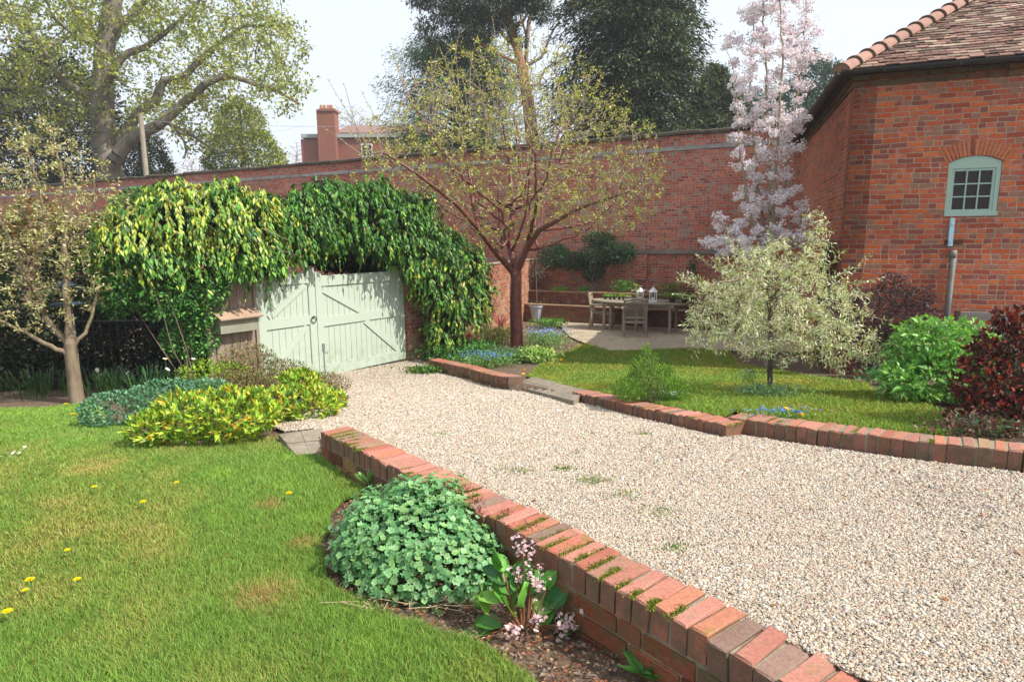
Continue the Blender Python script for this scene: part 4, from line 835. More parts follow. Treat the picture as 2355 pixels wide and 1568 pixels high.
def lantern(lx, ly, label, s=1.0):
    p = tp(lx, ly); t = thing('lantern', label, 'lantern', (*p, tz), PA+.2, 'white lanterns on the patio table'); m = MB(); a = .075*s; h = .20*s
    m.box((0, 0, .012), (2*a+.03, 2*a+.03, .024)); m.box((0, 0, h+.03), (2*a+.02, 2*a+.02, .016))
    for sx in (-1, 1):
        for sy in (-1, 1): m.box((sx*a, sy*a, h/2+.02), (.014, .014, h))
        for k in (-.5, .5): m.box((sx*a, k*a, h/2+.02), (.006, .006, h)); m.box((k*a, sx*a, h/2+.02), (.006, .006, h))
    m.build('frame', 'white', t)
    m = MB(); m.lathe((0, 0, h+.038), [(a*1.5, 0), (a*.9, .04*s), (a*.35, .085*s), (.012, .10*s)], 4); m.build('roof', 'white', t)
    m = MB(); m.tube([(.028*math.cos(q)*s, 0, h+.155*s+.028*math.sin(q)*s) for q in np.linspace(0, 6.283, 13)], .004, 5); m.build('ring_handle', 'white', t)
    m = MB(); m.lathe((0, 0, .024), [(.001, .09), (.03, .09), (.03, 0), (.001, 0)], 10); m.build('candle', 'white', t)
lantern(-.02, .05, 'small white lantern with pointed roof, nearer the seedling pots'); lantern(.35, -.10, 'white lantern with pointed roof, nearer the ferns', 1.1)
def pot(name, label, cat, p, z, r, h, plant, mat='plastic', group=None, colr=None, nl=60, L=.08, W=.02, spread=1.0, up=.8, tall=None, part='foliage'):
    t = wthing(name, label, cat, (p[0], p[1], z), group); m = MB(); m.lathe((p[0], p[1], z), [(.001, 0), (r*.75, 0), (r, h), (r*1.06, h), (r*1.06, h*.88), (r*.98, h*.88)], 12); m.lathe((p[0], p[1], z), [(r*.95, h*.9), (.001, h*.92)], 12); m.build('pot', mat, t, smooth=False)
    c = np.array([p[0], p[1], z+h]); tl = tall or L
    if plant == 'fern':
        A = []; Dd = []; Nn = []
        for k in range(nl):
            a = rng.uniform(0, 6.283); out = np.array([math.cos(a), math.sin(a), 0]); Lf = L*rng.uniform(.7, 1.15); el = rng.uniform(.5, 1.3)
            for s in np.linspace(.1, 1, 12):
                q = c+out*Lf*s*math.cos(el*(1-.5*s))+np.array([0, 0, Lf*(s*math.sin(el)-.62*s*s)]); sd_ = np.cross(out, (0, 0, 1))
                for sg in (-1, 1): A.append(q); Dd.append(sd_*sg+out*.5+np.array([0, 0, -.15])); Nn.append((0, 0, 1))
        leaves(part, np.array(A), np.array(Dd), np.array(Nn, float)+rng.normal(0, .1, (len(A), 3)), W*1.6*rng.uniform(.7, 1.2, len(A)), W*.55, colr, 'leaf', t)
    else:
        n = nl; base = c+rng.normal(0, 1, (n, 3))*np.array([r*.55*spread, r*.55*spread, 0])+np.c_[np.zeros((n, 2)), rng.uniform(0, tl, n)]
        leaves(part, base, rdir(n, up), rdir(n, .6), L*rng.uniform(.6, 1.2, n), W, colr, 'leaf', t)
    return t
GRN = [hexc('#7aa83a'), hexc('#5f9230'), hexc('#90b848')]
for k in range(6):
    p = tp(-.98+.125*k, .10+.05*(k % 2)); pot('seedling_pot', 'small black plastic pot of green seedlings, one of the row on the table', 'plant pot', p, tz, .040, .07, 'leafy', colr=GRN+([hexc('#c98a3a')] if k % 2 else []), nl=42, L=.05, W=.026, spread=1.4, tall=.06, group='row of seedling pots on the table')
tl_ = wthing('seed_tray', 'black plastic tray of pots between the seedlings and the lanterns', 'tray', (*tp(-.36, .12), tz)); m = MB(); m.box((*tp(-.34, .10), tz+.045), (.20, .14, .09), rz=PA, ch=.01); m.build('tray', 'plastic', tl_)
p_ = tp(-.34, .10); leaves('foliage', np.array([*p_, tz+.09])+rng.normal(0, .04, (40, 3))*np.array([1, 1, .1]), rdir(40, .5), rdir(40, .5), .035, .02, [hexc('#b9c7a0'), hexc('#dfe5d8')], 'leaf', tl_)
pot('potted_fern', 'left of two leafy green ferns in black pots on the table', 'potted plant', tp(.80, .05), tz, .085, .12, 'fern', colr=GRN, nl=20, L=.34, W=.05, group='two potted ferns on the table')
pot('potted_fern', 'right of two leafy green ferns in black pots on the table', 'potted plant', tp(1.12, -.02), tz, .085, .12, 'fern', colr=[hexc('#6c9c34'), hexc('#527f2c')], nl=20, L=.30, W=.05, group='two potted ferns on the table')
pot('tall_seedling', 'tall pale green seedling rising behind the left lantern', 'potted plant', tp(-.2, .3), tz, .05, .08, 'leafy', colr=[hexc('#a3bd50'), hexc('#86a83c')], nl=60, L=.07, W=.03, spread=.8, tall=.36)
c = G(1527, 752, zr); t = thing('black_bucket', 'black plastic bucket with handle under the right end of the table', 'bucket', (c[0]+.25, c[1]+.55, zpat(c[1])), 0); m = MB(); m.lathe((0, 0, 0), [(.001, .02), (.12, .02), (.16, .30), (.17, .30), (.17, .27), (.13, 0), (.001, 0)], 20); m.build('body', 'plastic', t, smooth=True); m = MB(); m.tube([(.17*math.cos(a), 0, .29+.16*math.sin(a)*.6) for a in np.linspace(0, math.pi, 12)], .006, 5); m.build('handle', 'plastic', t)
c = G(1228, 738, zr); pt_ = pot('planter', 'round pale blue-grey planter with a bare stem by the side wall', 'planter', c[:2]+np.array([.12, .1]), float(zr(0, c[1])), .25, .46, 'leafy', 'planter', colr=GRN, nl=10, L=.1, W=.03); m = MB(); m.tube([(c[0]+.10, c[1]+.1, c[2]+.35), (c[0]+.06, c[1]+.12, c[2]+1.5)], .012, 6); m.build('stem', 'twig', pt_)
# bench against the house
bz, _ = hit(2215, 720, HC, HA); bp_ = HC+HA*2.15-HB*.62; zb_ = float(hz(*bp_)); zt_ = hit(2290, 722, HC-HB*.62, HA)[1]
t = thing('garden_bench', 'wooden bench against the brick building, only its dark back post and grey top rail showing', 'bench', (*bp_, zt_-.92), ha); m = MB()
for z, h_ in ((.86, .11), (.70, .07)): m.box((0, .25, z), (1.36, .028, h_), ch=.004)
for k in range(9): m.box((-.6+.15*k, .25, .56), (.05, .02, .26))
m.build('backrest', 'greywood', t); m = MB()
for k in range(5): m.box((0, -.18+k*.095, .42), (1.4, .08, .024), ch=.003)
m.build('seat', 'greywood', t)
for sx in (-1, 1): m = MB(); m.box((sx*.71, .25, .46), (.055, .055, .93)); m.build('leg', 'darkwood', t); m = MB(); m.box((sx*.71, -.2, .31), (.055, .055, .62)); m.build('leg', 'darkwood', t); m = MB(); m.box((sx*.71, .01, .635), (.06, .5, .03)); m.build('arm', 'darkwood', t)
# bird feeder on its post behind the little tree
c = P(157, 700, 8.0); t = thing('bird_feeder', 'dark bird feeder with roof and tray on a post behind the small left tree', 'bird feeder', (c[0], c[1], 0), 0); z0_ = float(zl(0, c[1])); m = MB(); m.tube([(0, 0, z0_-.1), (0, 0, c[2]-.01)], .045, 10); m.build('post', 'polewood', t); m = MB(); m.box((0, 0, c[2]+.01), (.30, .24, .025), ch=.005); m.build('tray', m_plain('slate_blue', (.04, .07, .11), .5, .4), t)
m = MB(); m.tube([(0, 0, c[2]+.02), (0, 0, c[2]+.24)], .035, 10); m.build('seed_tube', m_plain('seed', (.16, .12, .07), .5, .4), t); m = MB(); m.lathe((0, 0, c[2]+.24), [(.13, 0), (.10, .02), (.012, .09)], 12); m.build('roof', bpy.data.materials['slate_blue'], t)
# ---------------------------------------------------------------- planting helpers
def blobsample(blobs, n, shell=.7, minz=None):
    vol = np.array([b_[1][0]*b_[1][1]+b_[1][0]*b_[1][2]+b_[1][1]*b_[1][2] for b_ in blobs]); k = rng.choice(len(blobs), n, p=vol/vol.sum()); Pp = np.zeros((n, 3)); Dd = np.zeros((n, 3))
    for i_, (c, r_) in enumerate(blobs):
        m = k == i_; q, d = ell(int(m.sum()), c, r_, shell); Pp[m] = q; Dd[m] = unit(d/np.array(r_))
    keep = np.ones(n, bool)
    for i_, (c, r_) in enumerate(blobs):
        inside = (((Pp-np.array(c))/np.array(r_))**2).sum(1) < .55; keep &= ~(inside & (k != i_))
    if minz is not None: keep &= Pp[:, 2] > minz
    return Pp[keep], Dd[keep]
def shrub(name, label, cat, base, blobs, n, L, W, cols, mat='leaf', shell=.6, up=.3, out=.8, rnd=.7, stems=14, stemr=.006, stemmat='twig', minz=None, group=None, kind=None, cols2=None, part='foliage', clump=0, facing=.9, **kw):
    t = wthing(name, label, cat, base, group)
    if clump:
        pc, dc = blobsample(blobs, n//clump, shell, minz); Pp = np.repeat(pc, clump, 0)+rng.normal(0, L*.12, (len(pc)*clump, 3)); Dd = np.repeat(dc, clump, 0)
    else: Pp, Dd = blobsample(blobs, n, shell, minz)
    m = len(Pp); d = unit(Dd*out+rdir(m)*rnd+np.array([0, 0, up])); N = unit(Dd*facing+np.array([0, 0, .5])+rdir(m)*.5)
    leaves(part, Pp, d, N, L*rng.uniform(.55, 1.25, m), W*rng.uniform(.7, 1.2, m), cols, mat, t, cols2, **kw)
    if stems:
        A = []; B = []; ra = []; rb = []; bb = np.array(base, float)
        for _ in range(stems):
            c, r_ = blobs[rng.integers(0, len(blobs))]; e_ = ell(1, c, np.array(r_)*.92, .6)[0][0]; s0 = bb+rng.normal(0, stemr*4, 3)*np.array([1, 1, 0]); md = (s0+e_)/2+rng.normal(0, .05*np.linalg.norm(e_-s0), 3)
            A += [s0, md]; B += [md, e_]; ra += [stemr, stemr*.75]; rb += [stemr*.75, stemr*.35]
        segmesh('stems', A, B, np.array(ra), np.array(rb), stemmat, t, 5)
    return t
def strap(name, t, base, n, L, W, cols, spread=.1, lean=.5, mat='leaf'):
    """arching strap leaves in three segments"""
    base = np.array(base); a = rng.uniform(0, 6.283, n); out = np.c_[np.cos(a), np.sin(a), np.zeros(n)]; s = np.c_[-np.sin(a), np.cos(a), np.zeros(n)]; Ls = L*rng.uniform(.6, 1.15, n)[:, None]; le = (lean*rng.uniform(.2, 1.3, n))[:, None]
    b0 = base+out*rng.uniform(0, spread, (n, 1)); up = np.array([0, 0, 1.]); pts = [b0, b0+(up*.5+out*le*.25)*Ls, b0+(up*.85+out*le*.7)*Ls, b0+(up*(.95-.35*le)+out*le*1.15)*Ls]; ws = [W*.7, W, W*.8, W*.08]
    V = np.stack([q for p_, w_ in zip(pts, ws) for q in (p_-s*w_/2, p_+s*w_/2)], 1).reshape(-1, 3); i = np.arange(n)*8; Fc = np.concatenate([np.stack([i+2*k, i+2*k+1, i+2*k+3, i+2*k+2], 1) for k in range(3)])
    return newmesh(name, V, Fc, mat, t, np.repeat(rcol(cols, n), 8, 0))
def flowers(name, t, P_, r, cols, petals=5, centre=None, mat='petal', up=1.0):
    """small open flowers: a ring of petals each"""
    n = len(P_); N = unit(rng.normal(0, .5, (n, 3))+np.array([0, 0, up])); A = unit(np.cross(N, rng.normal(0, 1, (n, 3)))); B = np.cross(N, A); Pp = np.repeat(P_, petals, 0); k = np.tile(np.arange(petals), n)*2*np.pi/petals
    D = np.repeat(A, petals, 0)*np.cos(k)[:, None]+np.repeat(B, petals, 0)*np.sin(k)[:, None]; o = leaves(name, Pp, D, np.repeat(N, petals, 0), r*rng.uniform(.8, 1.2, n*petals), r*1.0, np.repeat(rcol(cols, n, .08), petals, 0), mat, t, cols2=centre, fold=.1); return o
# ---------------------------------------------------------------- trees near the camera
def poly3(pts): return [P(x, y, Y) for x, y, Y in pts]
# bronze-barked cherry
CY_ = 12.5; cb = G(1190, 806, zr); CY_ = float(cb[1])
t = wthing('cherry_tree', 'spreading tree with peeling red-brown bark and fresh yellow-green leaves, standing by the gate', 'tree', cb)
fk = P(1187, 640, CY_); gd = [([cb-np.array([0, 0, .1]), P(1186, 720, CY_), fk, P(1186, 600, CY_)], .140, .11)]
for pts, r0, r1 in [([(1186, 632, CY_), (1140, 580, CY_-.3), (1098, 524, CY_-.6), (1050, 470, CY_-.9), (960, 400, CY_-1.3), (880, 350, CY_-1.6)], .078, .018), ([(1186, 625, CY_), (1172, 560, CY_+.2), (1180, 480, CY_+.3), (1172, 380, CY_+.5), (1150, 240, CY_+.6)], .082, .014), ([(1188, 630, CY_), (1212, 570, CY_-.2), (1240, 530, CY_-.5), (1330, 480, CY_-1.0), (1450, 440, CY_-1.5)], .074, .014), ([(1190, 612, CY_), (1222, 540, CY_+.5), (1250, 440, CY_+.9), (1290, 320, CY_+1.2)], .06, .016), ([(1098, 524, CY_-.6), (1085, 430, CY_-.5), (1060, 300, CY_-.2)], .045, .014), ([(1172, 560, CY_), (1110, 500, CY_+.8), (1020, 440, CY_+1.4)], .05, .014), ([(1212, 570, CY_), (1235, 470, CY_-1), (1230, 350, CY_-1.5)], .05, .014), ([(1240, 530, CY_-.5), (1320, 520, CY_+.4), (1400, 500, CY_+1.1)], .045, .012)]:
    gd.append((poly3(pts), r0, r1))
for k in range(15):
    a = rng.uniform(0, 6.283); s0 = P(1187+rng.uniform(-45, 45), rng.uniform(470, 590), CY_+rng.uniform(-.3, .3)); rr = rng.uniform(.9, 2.3); e1 = s0+np.array([math.cos(a)*rr, math.sin(a)*rr*.8, rng.uniform(.8, 2.3)]); md = (s0+e1)/2+np.array([math.cos(a), math.sin(a), -.8])*.2; gd.append(([s0, md, e1], .030, .010))
att = np.concatenate([ell(2500, P(1180, 365, CY_), (3.2, 2.4, 1.5), .3)[0], ell(1300, P(1170, 225, CY_), (2.0, 1.7, 1.15), .3)[0], ell(520, P(1390, 470, CY_-.8), (1.05, 1.1, .7), .2)[0], ell(420, P(950, 390, CY_-.8), (1.25, 1.1, .95), .2)[0], ell(160, P(890, 330, CY_-1), (.7, .8, .6), .2)[0], ell(160, P(1000, 250, CY_), (.9, .9, .7), .2)[0], ell(160, P(1370, 260, CY_), (.8, .9, .7), .2)[0], ell(120, P(1480, 420, CY_-1), (.5, .8, .4), .2)[0], ell(260, P(1130, 540, CY_), (1.0, 1.2, .35))[0]])
ch = grow(gd, att, .11, 1.2, .15, 90, .28, .02, .0038, 2.4)
skeleton('trunk', ch, 'cherrybark', t, 8, .011); pos, par, rad, nk = ch; thin = (pos, par, np.where(rad < .011, rad, -1), nk); i_ = np.where((par >= 0) & (rad < .011))[0]; segmesh('twigs', pos[par[i_]], pos[i_], np.minimum(rad[par[i_]], .010), rad[i_], m_plain('cherry_twig', (.30, .235, .195), .6, .3), t, 4)
CHL = [hexc('#c0c45a'), hexc('#adb852'), hexc('#d0cf6c'), hexc('#9ba654'), hexc('#b8b660'), hexc('#b39f6a')]
tipleaves('crown', ch, .0066, 5, .056, .028, CHL, 'leaf', t, spread=.95, up=.35, tips=7)
A = []; B = []
for k in range(26):
    q = P(rng.uniform(850, 1330), rng.uniform(130, 330), CY_+rng.uniform(-1, 1)); d = unit(np.array([(q[0]-cb[0])*.25, 0, 1])+rng.normal(0, .12, 3)); l = rng.uniform(.4, .9); A.append(q-d*.3); B.append(q+d*l)
for x0, y0, x1, y1 in [(860, 360, 752, 180), (830, 330, 790, 190), (880, 390, 740, 290), (830, 340, 770, 240), (960, 330, 1010, 90), (1000, 300, 990, 130), (1020, 250, 1060, 60)]: A.append(P(x0, y0, CY_-1.2)); B.append(P(x1, y1, CY_-1.5))
A = np.array(A); B = np.array(B); segmesh('long_shoots', A, B, np.full(len(A), .009), np.full(len(A), .003), bpy.data.materials['cherry_twig'], t, 4); s = rng.random((600, 1))**.7; kk = rng.integers(0, len(A), 600); pp = A[kk]*(1-s)+B[kk]*s; leaves('shoot_leaves', pp, rdir(600, .5), rdir(600), .045, .018, CHL, 'leaf', t)
# little tree on the left
TB = G(178, 922, zl); TY = float(TB[1]); t = wthing('young_tree', 'small tree with bare tan limbs and pale buff-green new leaves at the left edge', 'tree', TB)
gd = [([TB-np.array([0, 0, .1]), P(167, 845, TY), P(161, 790, TY)], .088, .068)]
for pts, r0, r1 in [([(161, 815, TY), (110, 794, TY-.1), (60, 765, TY-.25), (0, 738, TY-.4), (-70, 700, TY-.5)], .034, .012), ([(160, 795, TY), (118, 748, TY+.1), (93, 705, TY+.15), (73, 654, TY+.1), (43, 588, TY+.1), (5, 520, TY), (-40, 430, TY)], .042, .010), ([(161, 790, TY), (152, 690, TY), (152, 604, TY+.1), (146, 520, TY+.1), (150, 430, TY), (128, 330, TY)], .046, .009), ([(163, 800, TY), (205, 754, TY+.1), (228, 660, TY+.2), (255, 590, TY+.3), (275, 520, TY+.4)], .026, .007), ([(93, 705, TY), (60, 640, TY-.4), (30, 600, TY-.5), (-30, 560, TY-.6)], .022, .007), ([(152, 604, TY), (190, 540, TY-.2), (215, 450, TY-.3)], .020, .006), ([(73, 654, TY), (110, 560, TY-.2), (90, 420, TY-.2), (60, 340, TY)], .020, .006)]:
    gd.append((poly3(pts), r0, r1))
att = np.concatenate([ell(620, P(110, 480, TY), (.95, .85, .85), .2)[0], ell(260, P(20, 580, TY-.1), (.75, .8, .6), .2)[0], ell(150, P(60, 700, TY-.1), (.75, .6, .35))[0], ell(140, P(235, 600, TY+.1), (.35, .6, .55))[0], ell(150, P(90, 340, TY), (.5, .5, .35))[0]])
yt = grow(gd, att, .075, .8, .115, 60, .22, .03, .0026, 2.3); skeleton('trunk', yt, 'tanbark', t, 6, .0)
tipleaves('crown', yt, .0050, 4, .050, .021, [hexc('#c6bf8e'), hexc('#b5b374'), hexc('#cfc79c'), hexc('#9fa768'), hexc('#c0a880')], 'leaf', t, spread=1.1, up=.2, tips=15)
# weeping silver pear
PB = G(1768, 902, zr); PY = float(PB[1]); t = wthing('weeping_pear', 'small weeping tree with a dome of narrow silver-green leaves on a thin dark trunk', 'tree', PB)
gd = [([PB-np.array([0, 0, .1]), P(1772, 850, PY), P(1776, 780, PY), P(1770, 690, PY), P(1765, 620, PY)], .032, .022)]
for pts, r0, r1 in [([(1772, 700, PY), (1720, 640, PY-.1), (1650, 650, PY-.2), (1600, 720, PY-.25)], .016, .005), ([(1772, 690, PY), (1830, 620, PY-.2), (1900, 640, PY-.3), (1940, 720, PY-.3)], .016, .005), ([(1770, 660, PY), (1760, 580, PY+.1), (1800, 540, PY+.2)], .014, .005), ([(1770, 650, PY), (1850, 580, PY+.1), (1888, 490, PY+.1)], .014, .004), ([(1900, 700, PY-.2), (1960, 790, PY-.4), (2030, 835, PY-.5)], .009, .003), ([(1650, 700, PY-.2), (1590, 640, PY-.2), (1568, 632, PY-.2)], .008, .003), ([(1772, 690, PY), (1740, 640, PY-.5), (1720, 720, PY-.85)], .012, .004), ([(1772, 690, PY), (1830, 660, PY-.5), (1840, 760, PY-.85)], .012, .004), ([(1772, 680, PY), (1720, 620, PY+.5), (1700, 700, PY+.8)], .012, .004), ([(1900, 690, PY-.2), (1900, 790, PY-.4), (1930, 860, PY-.4)], .008, .003)]:
    gd.append((poly3(pts), r0, r1))
att = np.concatenate([ell(1100, P(1778, 712, PY), (.93, .85, .56), .2)[0], ell(200, P(1790, 600, PY), (.5, .5, .24), .1)[0], ell(90, P(1870, 545, PY), (.22, .2, .3), .1)[0], ell(90, P(1975, 815, PY-.3), (.35, .25, .12), .1)[0], ell(160, P(1930, 780, PY-.2), (.45, .4, .27))[0], ell(100, P(1630, 760, PY-.1), (.35, .4, .25))[0]])
wp_ = grow(gd, att, .055, .6, .075, 70, .2, -.22, .0018, 2.3); skeleton('trunk', wp_, 'darkbark', t, 5, .012); pos, par, rad, nk = wp_; i_ = np.where((par >= 0) & (rad < .012))[0]; segmesh('twigs', pos[par[i_]], pos[i_], np.minimum(rad[par[i_]], .009), rad[i_], 'greybark', t, 4)
tipleaves('crown', wp_, .0042, 7, .056, .0125, [hexc('#ccd3ac'), hexc('#bcc79a'), hexc('#e0e2c8'), hexc('#a9b684'), hexc('#cec6a8')], 'leaf', t, spread=.9, up=.0, hang=.25)
A = []; Bq = []
for k in range(44):
    a = rng.uniform(0, 6.283); el = rng.uniform(-.5, 1.1); d = unit(np.array([math.cos(a)*math.cos(el), math.sin(a)*math.cos(el)*.8, math.sin(el)])); c0 = P(1778, 700, PY)+d*np.array([.86, .8, .55]); A.append(c0-d*.15); Bq.append(c0+unit(d+rng.normal(0, .35, 3))*rng.uniform(.12, .34))
A = np.array(A); Bq = np.array(Bq); segmesh('shoots', A, Bq, np.full(44, .004), np.full(44, .002), 'greybark', t, 4); kk = rng.integers(0, 44, 1100); s_ = rng.random((1100, 1)); d = unit(Bq-A)[kk]
leaves('shoot_leaves', A[kk]*(1-s_)+Bq[kk]*s_, unit(d*.7+rdir(1100)), rdir(1100, .7), .058*rng.uniform(.6, 1.2, 1100), .013, [hexc('#bcc496'), hexc('#d2d5b4'), hexc('#a5b37c')], 'leaf', t)
i_ = rng.choice(np.where(rad < .004)[0], 70); q = np.repeat(pos[i_], 9, 0)+rng.normal(0, .012, (630, 3)); flowers('blossom', t, q, .012, [hexc('#f0f0dc'), hexc('#e6e8c8')])
# tall pale pink blossom tree behind it
BY = 10.6; bb_ = np.array([*P(1768, 800, BY)[:2], float(zr(0, BY))]); t = wthing('blossom_tree', 'tall narrow tree smothered in pale pink blossom, beside the brick building', 'tree', bb_)
gd = [([bb_, P(1768, 640, BY), P(1772, 560, BY)], .07, .055)]
for pts in [[(1772, 570, BY), (1768, 400, BY), (1762, 200, BY), (1755, 0, BY), (1752, -130, BY)], [(1768, 600, BY), (1720, 480, BY-.1), (1700, 330, BY-.2), (1690, 180, BY-.1)], [(1770, 580, BY), (1800, 440, BY+.1), (1830, 260, BY+.2), (1850, 60, BY+.2), (1855, -60, BY+.2)], [(1768, 610, BY), (1740, 400, BY+.3), (1725, 200, BY+.4), (1735, 20, BY+.4)], [(1770, 600, BY), (1790, 300, BY-.3), (1800, 120, BY-.4), (1790, -40, BY-.3)], [(1768, 640, BY), (1690, 560, BY-.2), (1650, 500, BY-.2)], [(1770, 640, BY), (1830, 550, BY-.1), (1850, 470, BY-.1)]]: gd.append((poly3(pts), .028, .008))
att = np.concatenate([ell(150, P(1765, 490, BY), (.66, .5, .8), .2)[0], ell(130, P(1760, 310, BY), (.74, .5, .7), .3)[0], ell(130, P(1768, 140, BY), (.86, .5, .75), .3)[0], ell(80, P(1770, -60, BY), (.75, .5, .7), .3)[0], ell(110, P(1690, 560, BY-.1), (.55, .5, .35), .2)[0], ell(60, P(1830, 540, BY-.1), (.4, .4, .35), .2)[0]])
bt = grow(gd, att, .11, .9, .15, 40, .15, .12, .004, 2.3); skeleton('trunk', bt, 'greybark', t, 6, .0); pos, par, rad, nk = bt
i_ = np.where((rad < .009) | ((pos[:, 2] > 3.6) & (rad < .03)))[0]; cands = i_[rng.permutation(len(i_))]; cl = []
for j in cands:
    if all(np.linalg.norm(pos[j]-c_) > .175 for c_ in cl): cl.append(pos[j])
    if len(cl) >= 430: break
cl = np.array(cl); npet = 170; q = np.repeat(cl+np.array([0, 0, .0]), npet, 0); sz = np.repeat(rng.uniform(.035, .100, len(cl)), npet)[:, None]; dd = unit(rng.normal(0, 1, q.shape)); sub = np.repeat(rng.normal(0, 1, (len(cl)*10, 3))*np.array([.052, .045, .036]), npet//10, 0); q = q+sub+dd*sz*.62*np.array([1.1, 1, .8])*(rng.random((len(q), 1))**.45)
leaves('blossom', q, unit(dd+rdir(len(q))*.8), unit(dd+rdir(len(q))*.5), .034*rng.uniform(.7, 1.2, len(q)), .030, [hexc('#fdf5f7'), hexc('#fae9ef'), hexc('#ffffff'), hexc('#f4dde6')], 'petal', t, fold=.25)
q = np.repeat(cl, 3, 0)+rng.normal(0, .05, (len(cl)*3, 3)); leaves('new_leaves', q, rdir(len(q), -.2), rdir(len(q)), .05, .02, [hexc('#9a8a4a'), hexc('#8f9a3c'), hexc('#a67a4a')], 'leaf', t)
# ---------------------------------------------------------------- ivy arch over the gate
IVY = [hexc('#3a6626'), hexc('#2c5522'), hexc('#4a7a2c'), hexc('#5c8a34')]; IVM = [hexc('#c9cc3e'), hexc('#8fae3c'), hexc('#d8d458'), hexc('#5c8c34')]; IVYL = [hexc('#35602a'), hexc('#487a30'), hexc('#629038'), hexc('#8aa440')]
def B_(x, y, Y, rx, ry, rz): return (P(x, y, Y), (rx, ry, rz))
def ivy(name, label, blobs, n, c1, c2, base, L=.11, W=.062, p2=None, stems=20):
    """leaves hang along short drooping shoots that spring from the surface, with dark hollows between"""
    t = wthing(name, label, 'climbing plant', base); ns = n//11; Sp, Sd = blobsample(blobs, int(ns*1.5), .70); hol = gn(Sp[:, 0]*3.1+Sp[:, 1]*2.2, Sp[:, 2]*4.4, 2.2, 5); k = hol+rng.normal(0, .25, len(Sp)) > -.42; Sp = Sp[k]; Sd = Sd[k]; hol = hol[k]; m0 = len(Sp)
    Sp = Sp+Sd*(.14*hol+rng.normal(0, .05, m0))[:, None]; out = unit(np.c_[Sd[:, :2], np.clip(Sd[:, 2:], 0, 1)*.5]+rng.normal(0, .35, (m0, 3))); sl = rng.uniform(.06, .28, m0)
    A = []; Bq = []; q = 11; sh = np.repeat(np.arange(m0), q); u = np.tile(np.linspace(.1, 1, q), m0)+rng.normal(0, .04, m0*q); ll = sl[sh]*u
    Pp = Sp[sh]+out[sh]*(ll*(1-.35*u))[:, None]; Pp[:, 2] -= ll*u*.95; m = len(Pp); az = rng.normal(0, 1, (m, 3)); az[:, 2] = 0
    d = unit(np.array([0, 0, -1.])*.95+out[sh]*.35+unit(az)*.42+rng.normal(0, .16, (m, 3))); N = unit(out[sh]+unit(az)*.35+np.array([0, 0, .45])+rng.normal(0, .25, (m, 3))); sz = rng.uniform(.35, 1.2, m)*np.repeat(rng.uniform(.75, 1.15, m0), q)
    tone = np.repeat(rng.normal(1, .16, (m0, 1)), q, 0); c2a = rcol(c2, m, .10)*tone; c1a = rcol(c1, m, .16)*tone; pr = np.repeat(rng.random(m0), q)*.7+rng.random(m)*.3
    if p2 is not None: k = p2(Pp) < pr; c2a[k] = c1a[k]*1.2
    dead = rng.random(m) < .012; c1a[dead] = c2a[dead] = np.array(hexc('#8a6a3c'))
    leaves('foliage', Pp, d, N, L*sz, W*sz*rng.uniform(.8, 1.2, m), np.clip(c1a, .004, .9), 'gloss', t, cols2=np.clip(c2a, .004, .9), fold=.14)
    Pi, Di = blobsample([(c, tuple(np.array(r_)*.8)) for c, r_ in blobs], n//4, .35); leaves('inner_leaves', Pi, unit(rdir(len(Pi))-np.array([0, 0, .8])), rdir(len(Pi)), L*.8, W, [hexc('#1d3818'), hexc('#162c14')], 'leaf', t)  # inner leaves coloured much darker: the shade of the hollows is painted in
    for _ in range(stems):
        c, r_ = blobs[rng.integers(0, len(blobs))]; e1 = ell(1, c, np.array(r_)*1.1, .8)[0][0]; e2 = e1+np.array([rng.normal(0, .25), rng.normal(0, .15), rng.normal(0, .2)]); A.append(e1); Bq.append(e2)
    segmesh('stems', A, Bq, np.full(len(A), .007), np.full(len(A), .004), 'twig', t); return t
gY = lambda u: float(gp(u)[1])
b1 = [B_(300, 560, 8.3, .42, .4, .38), B_(400, 520, 8.6, .45, .45, .42), B_(490, 520, 8.9, .5, .45, .52), B_(570, 530, 9.3, .45, .45, .55), B_(610, 590, 9.35, .28, .35, .36), B_(540, 600, 9.0, .36, .35, .3), B_(440, 600, 8.7, .42, .35, .33), B_(350, 600, 8.4, .4, .35, .3), B_(420, 465, 9.0, .3, .4, .2), B_(520, 455, 9.2, .35, .4, .18), B_(340, 505, 8.6, .34, .35, .25), B_(400, 465, 8.8, .34, .3, .18), B_(590, 480, 9.4, .34, .35, .2), B_(620, 530, 9.6, .3, .35, .28), B_(250, 575, 8.3, .2, .25, .2)]
ivy('variegated_ivy', 'mound of bright yellow and green drooping ivy leaves left of and over the gate', [(c_+np.array([0, 0, .07]), r_) for c_, r_ in b1], 26000, IVYL, [hexc('#e2d94e'), hexc('#d5cc48'), hexc('#a9bb3c'), hexc('#ece88a')], (*gp(-.6), .2), .108, .040, lambda p: .16+.38*(p[:, 2] > 2.3), 40)
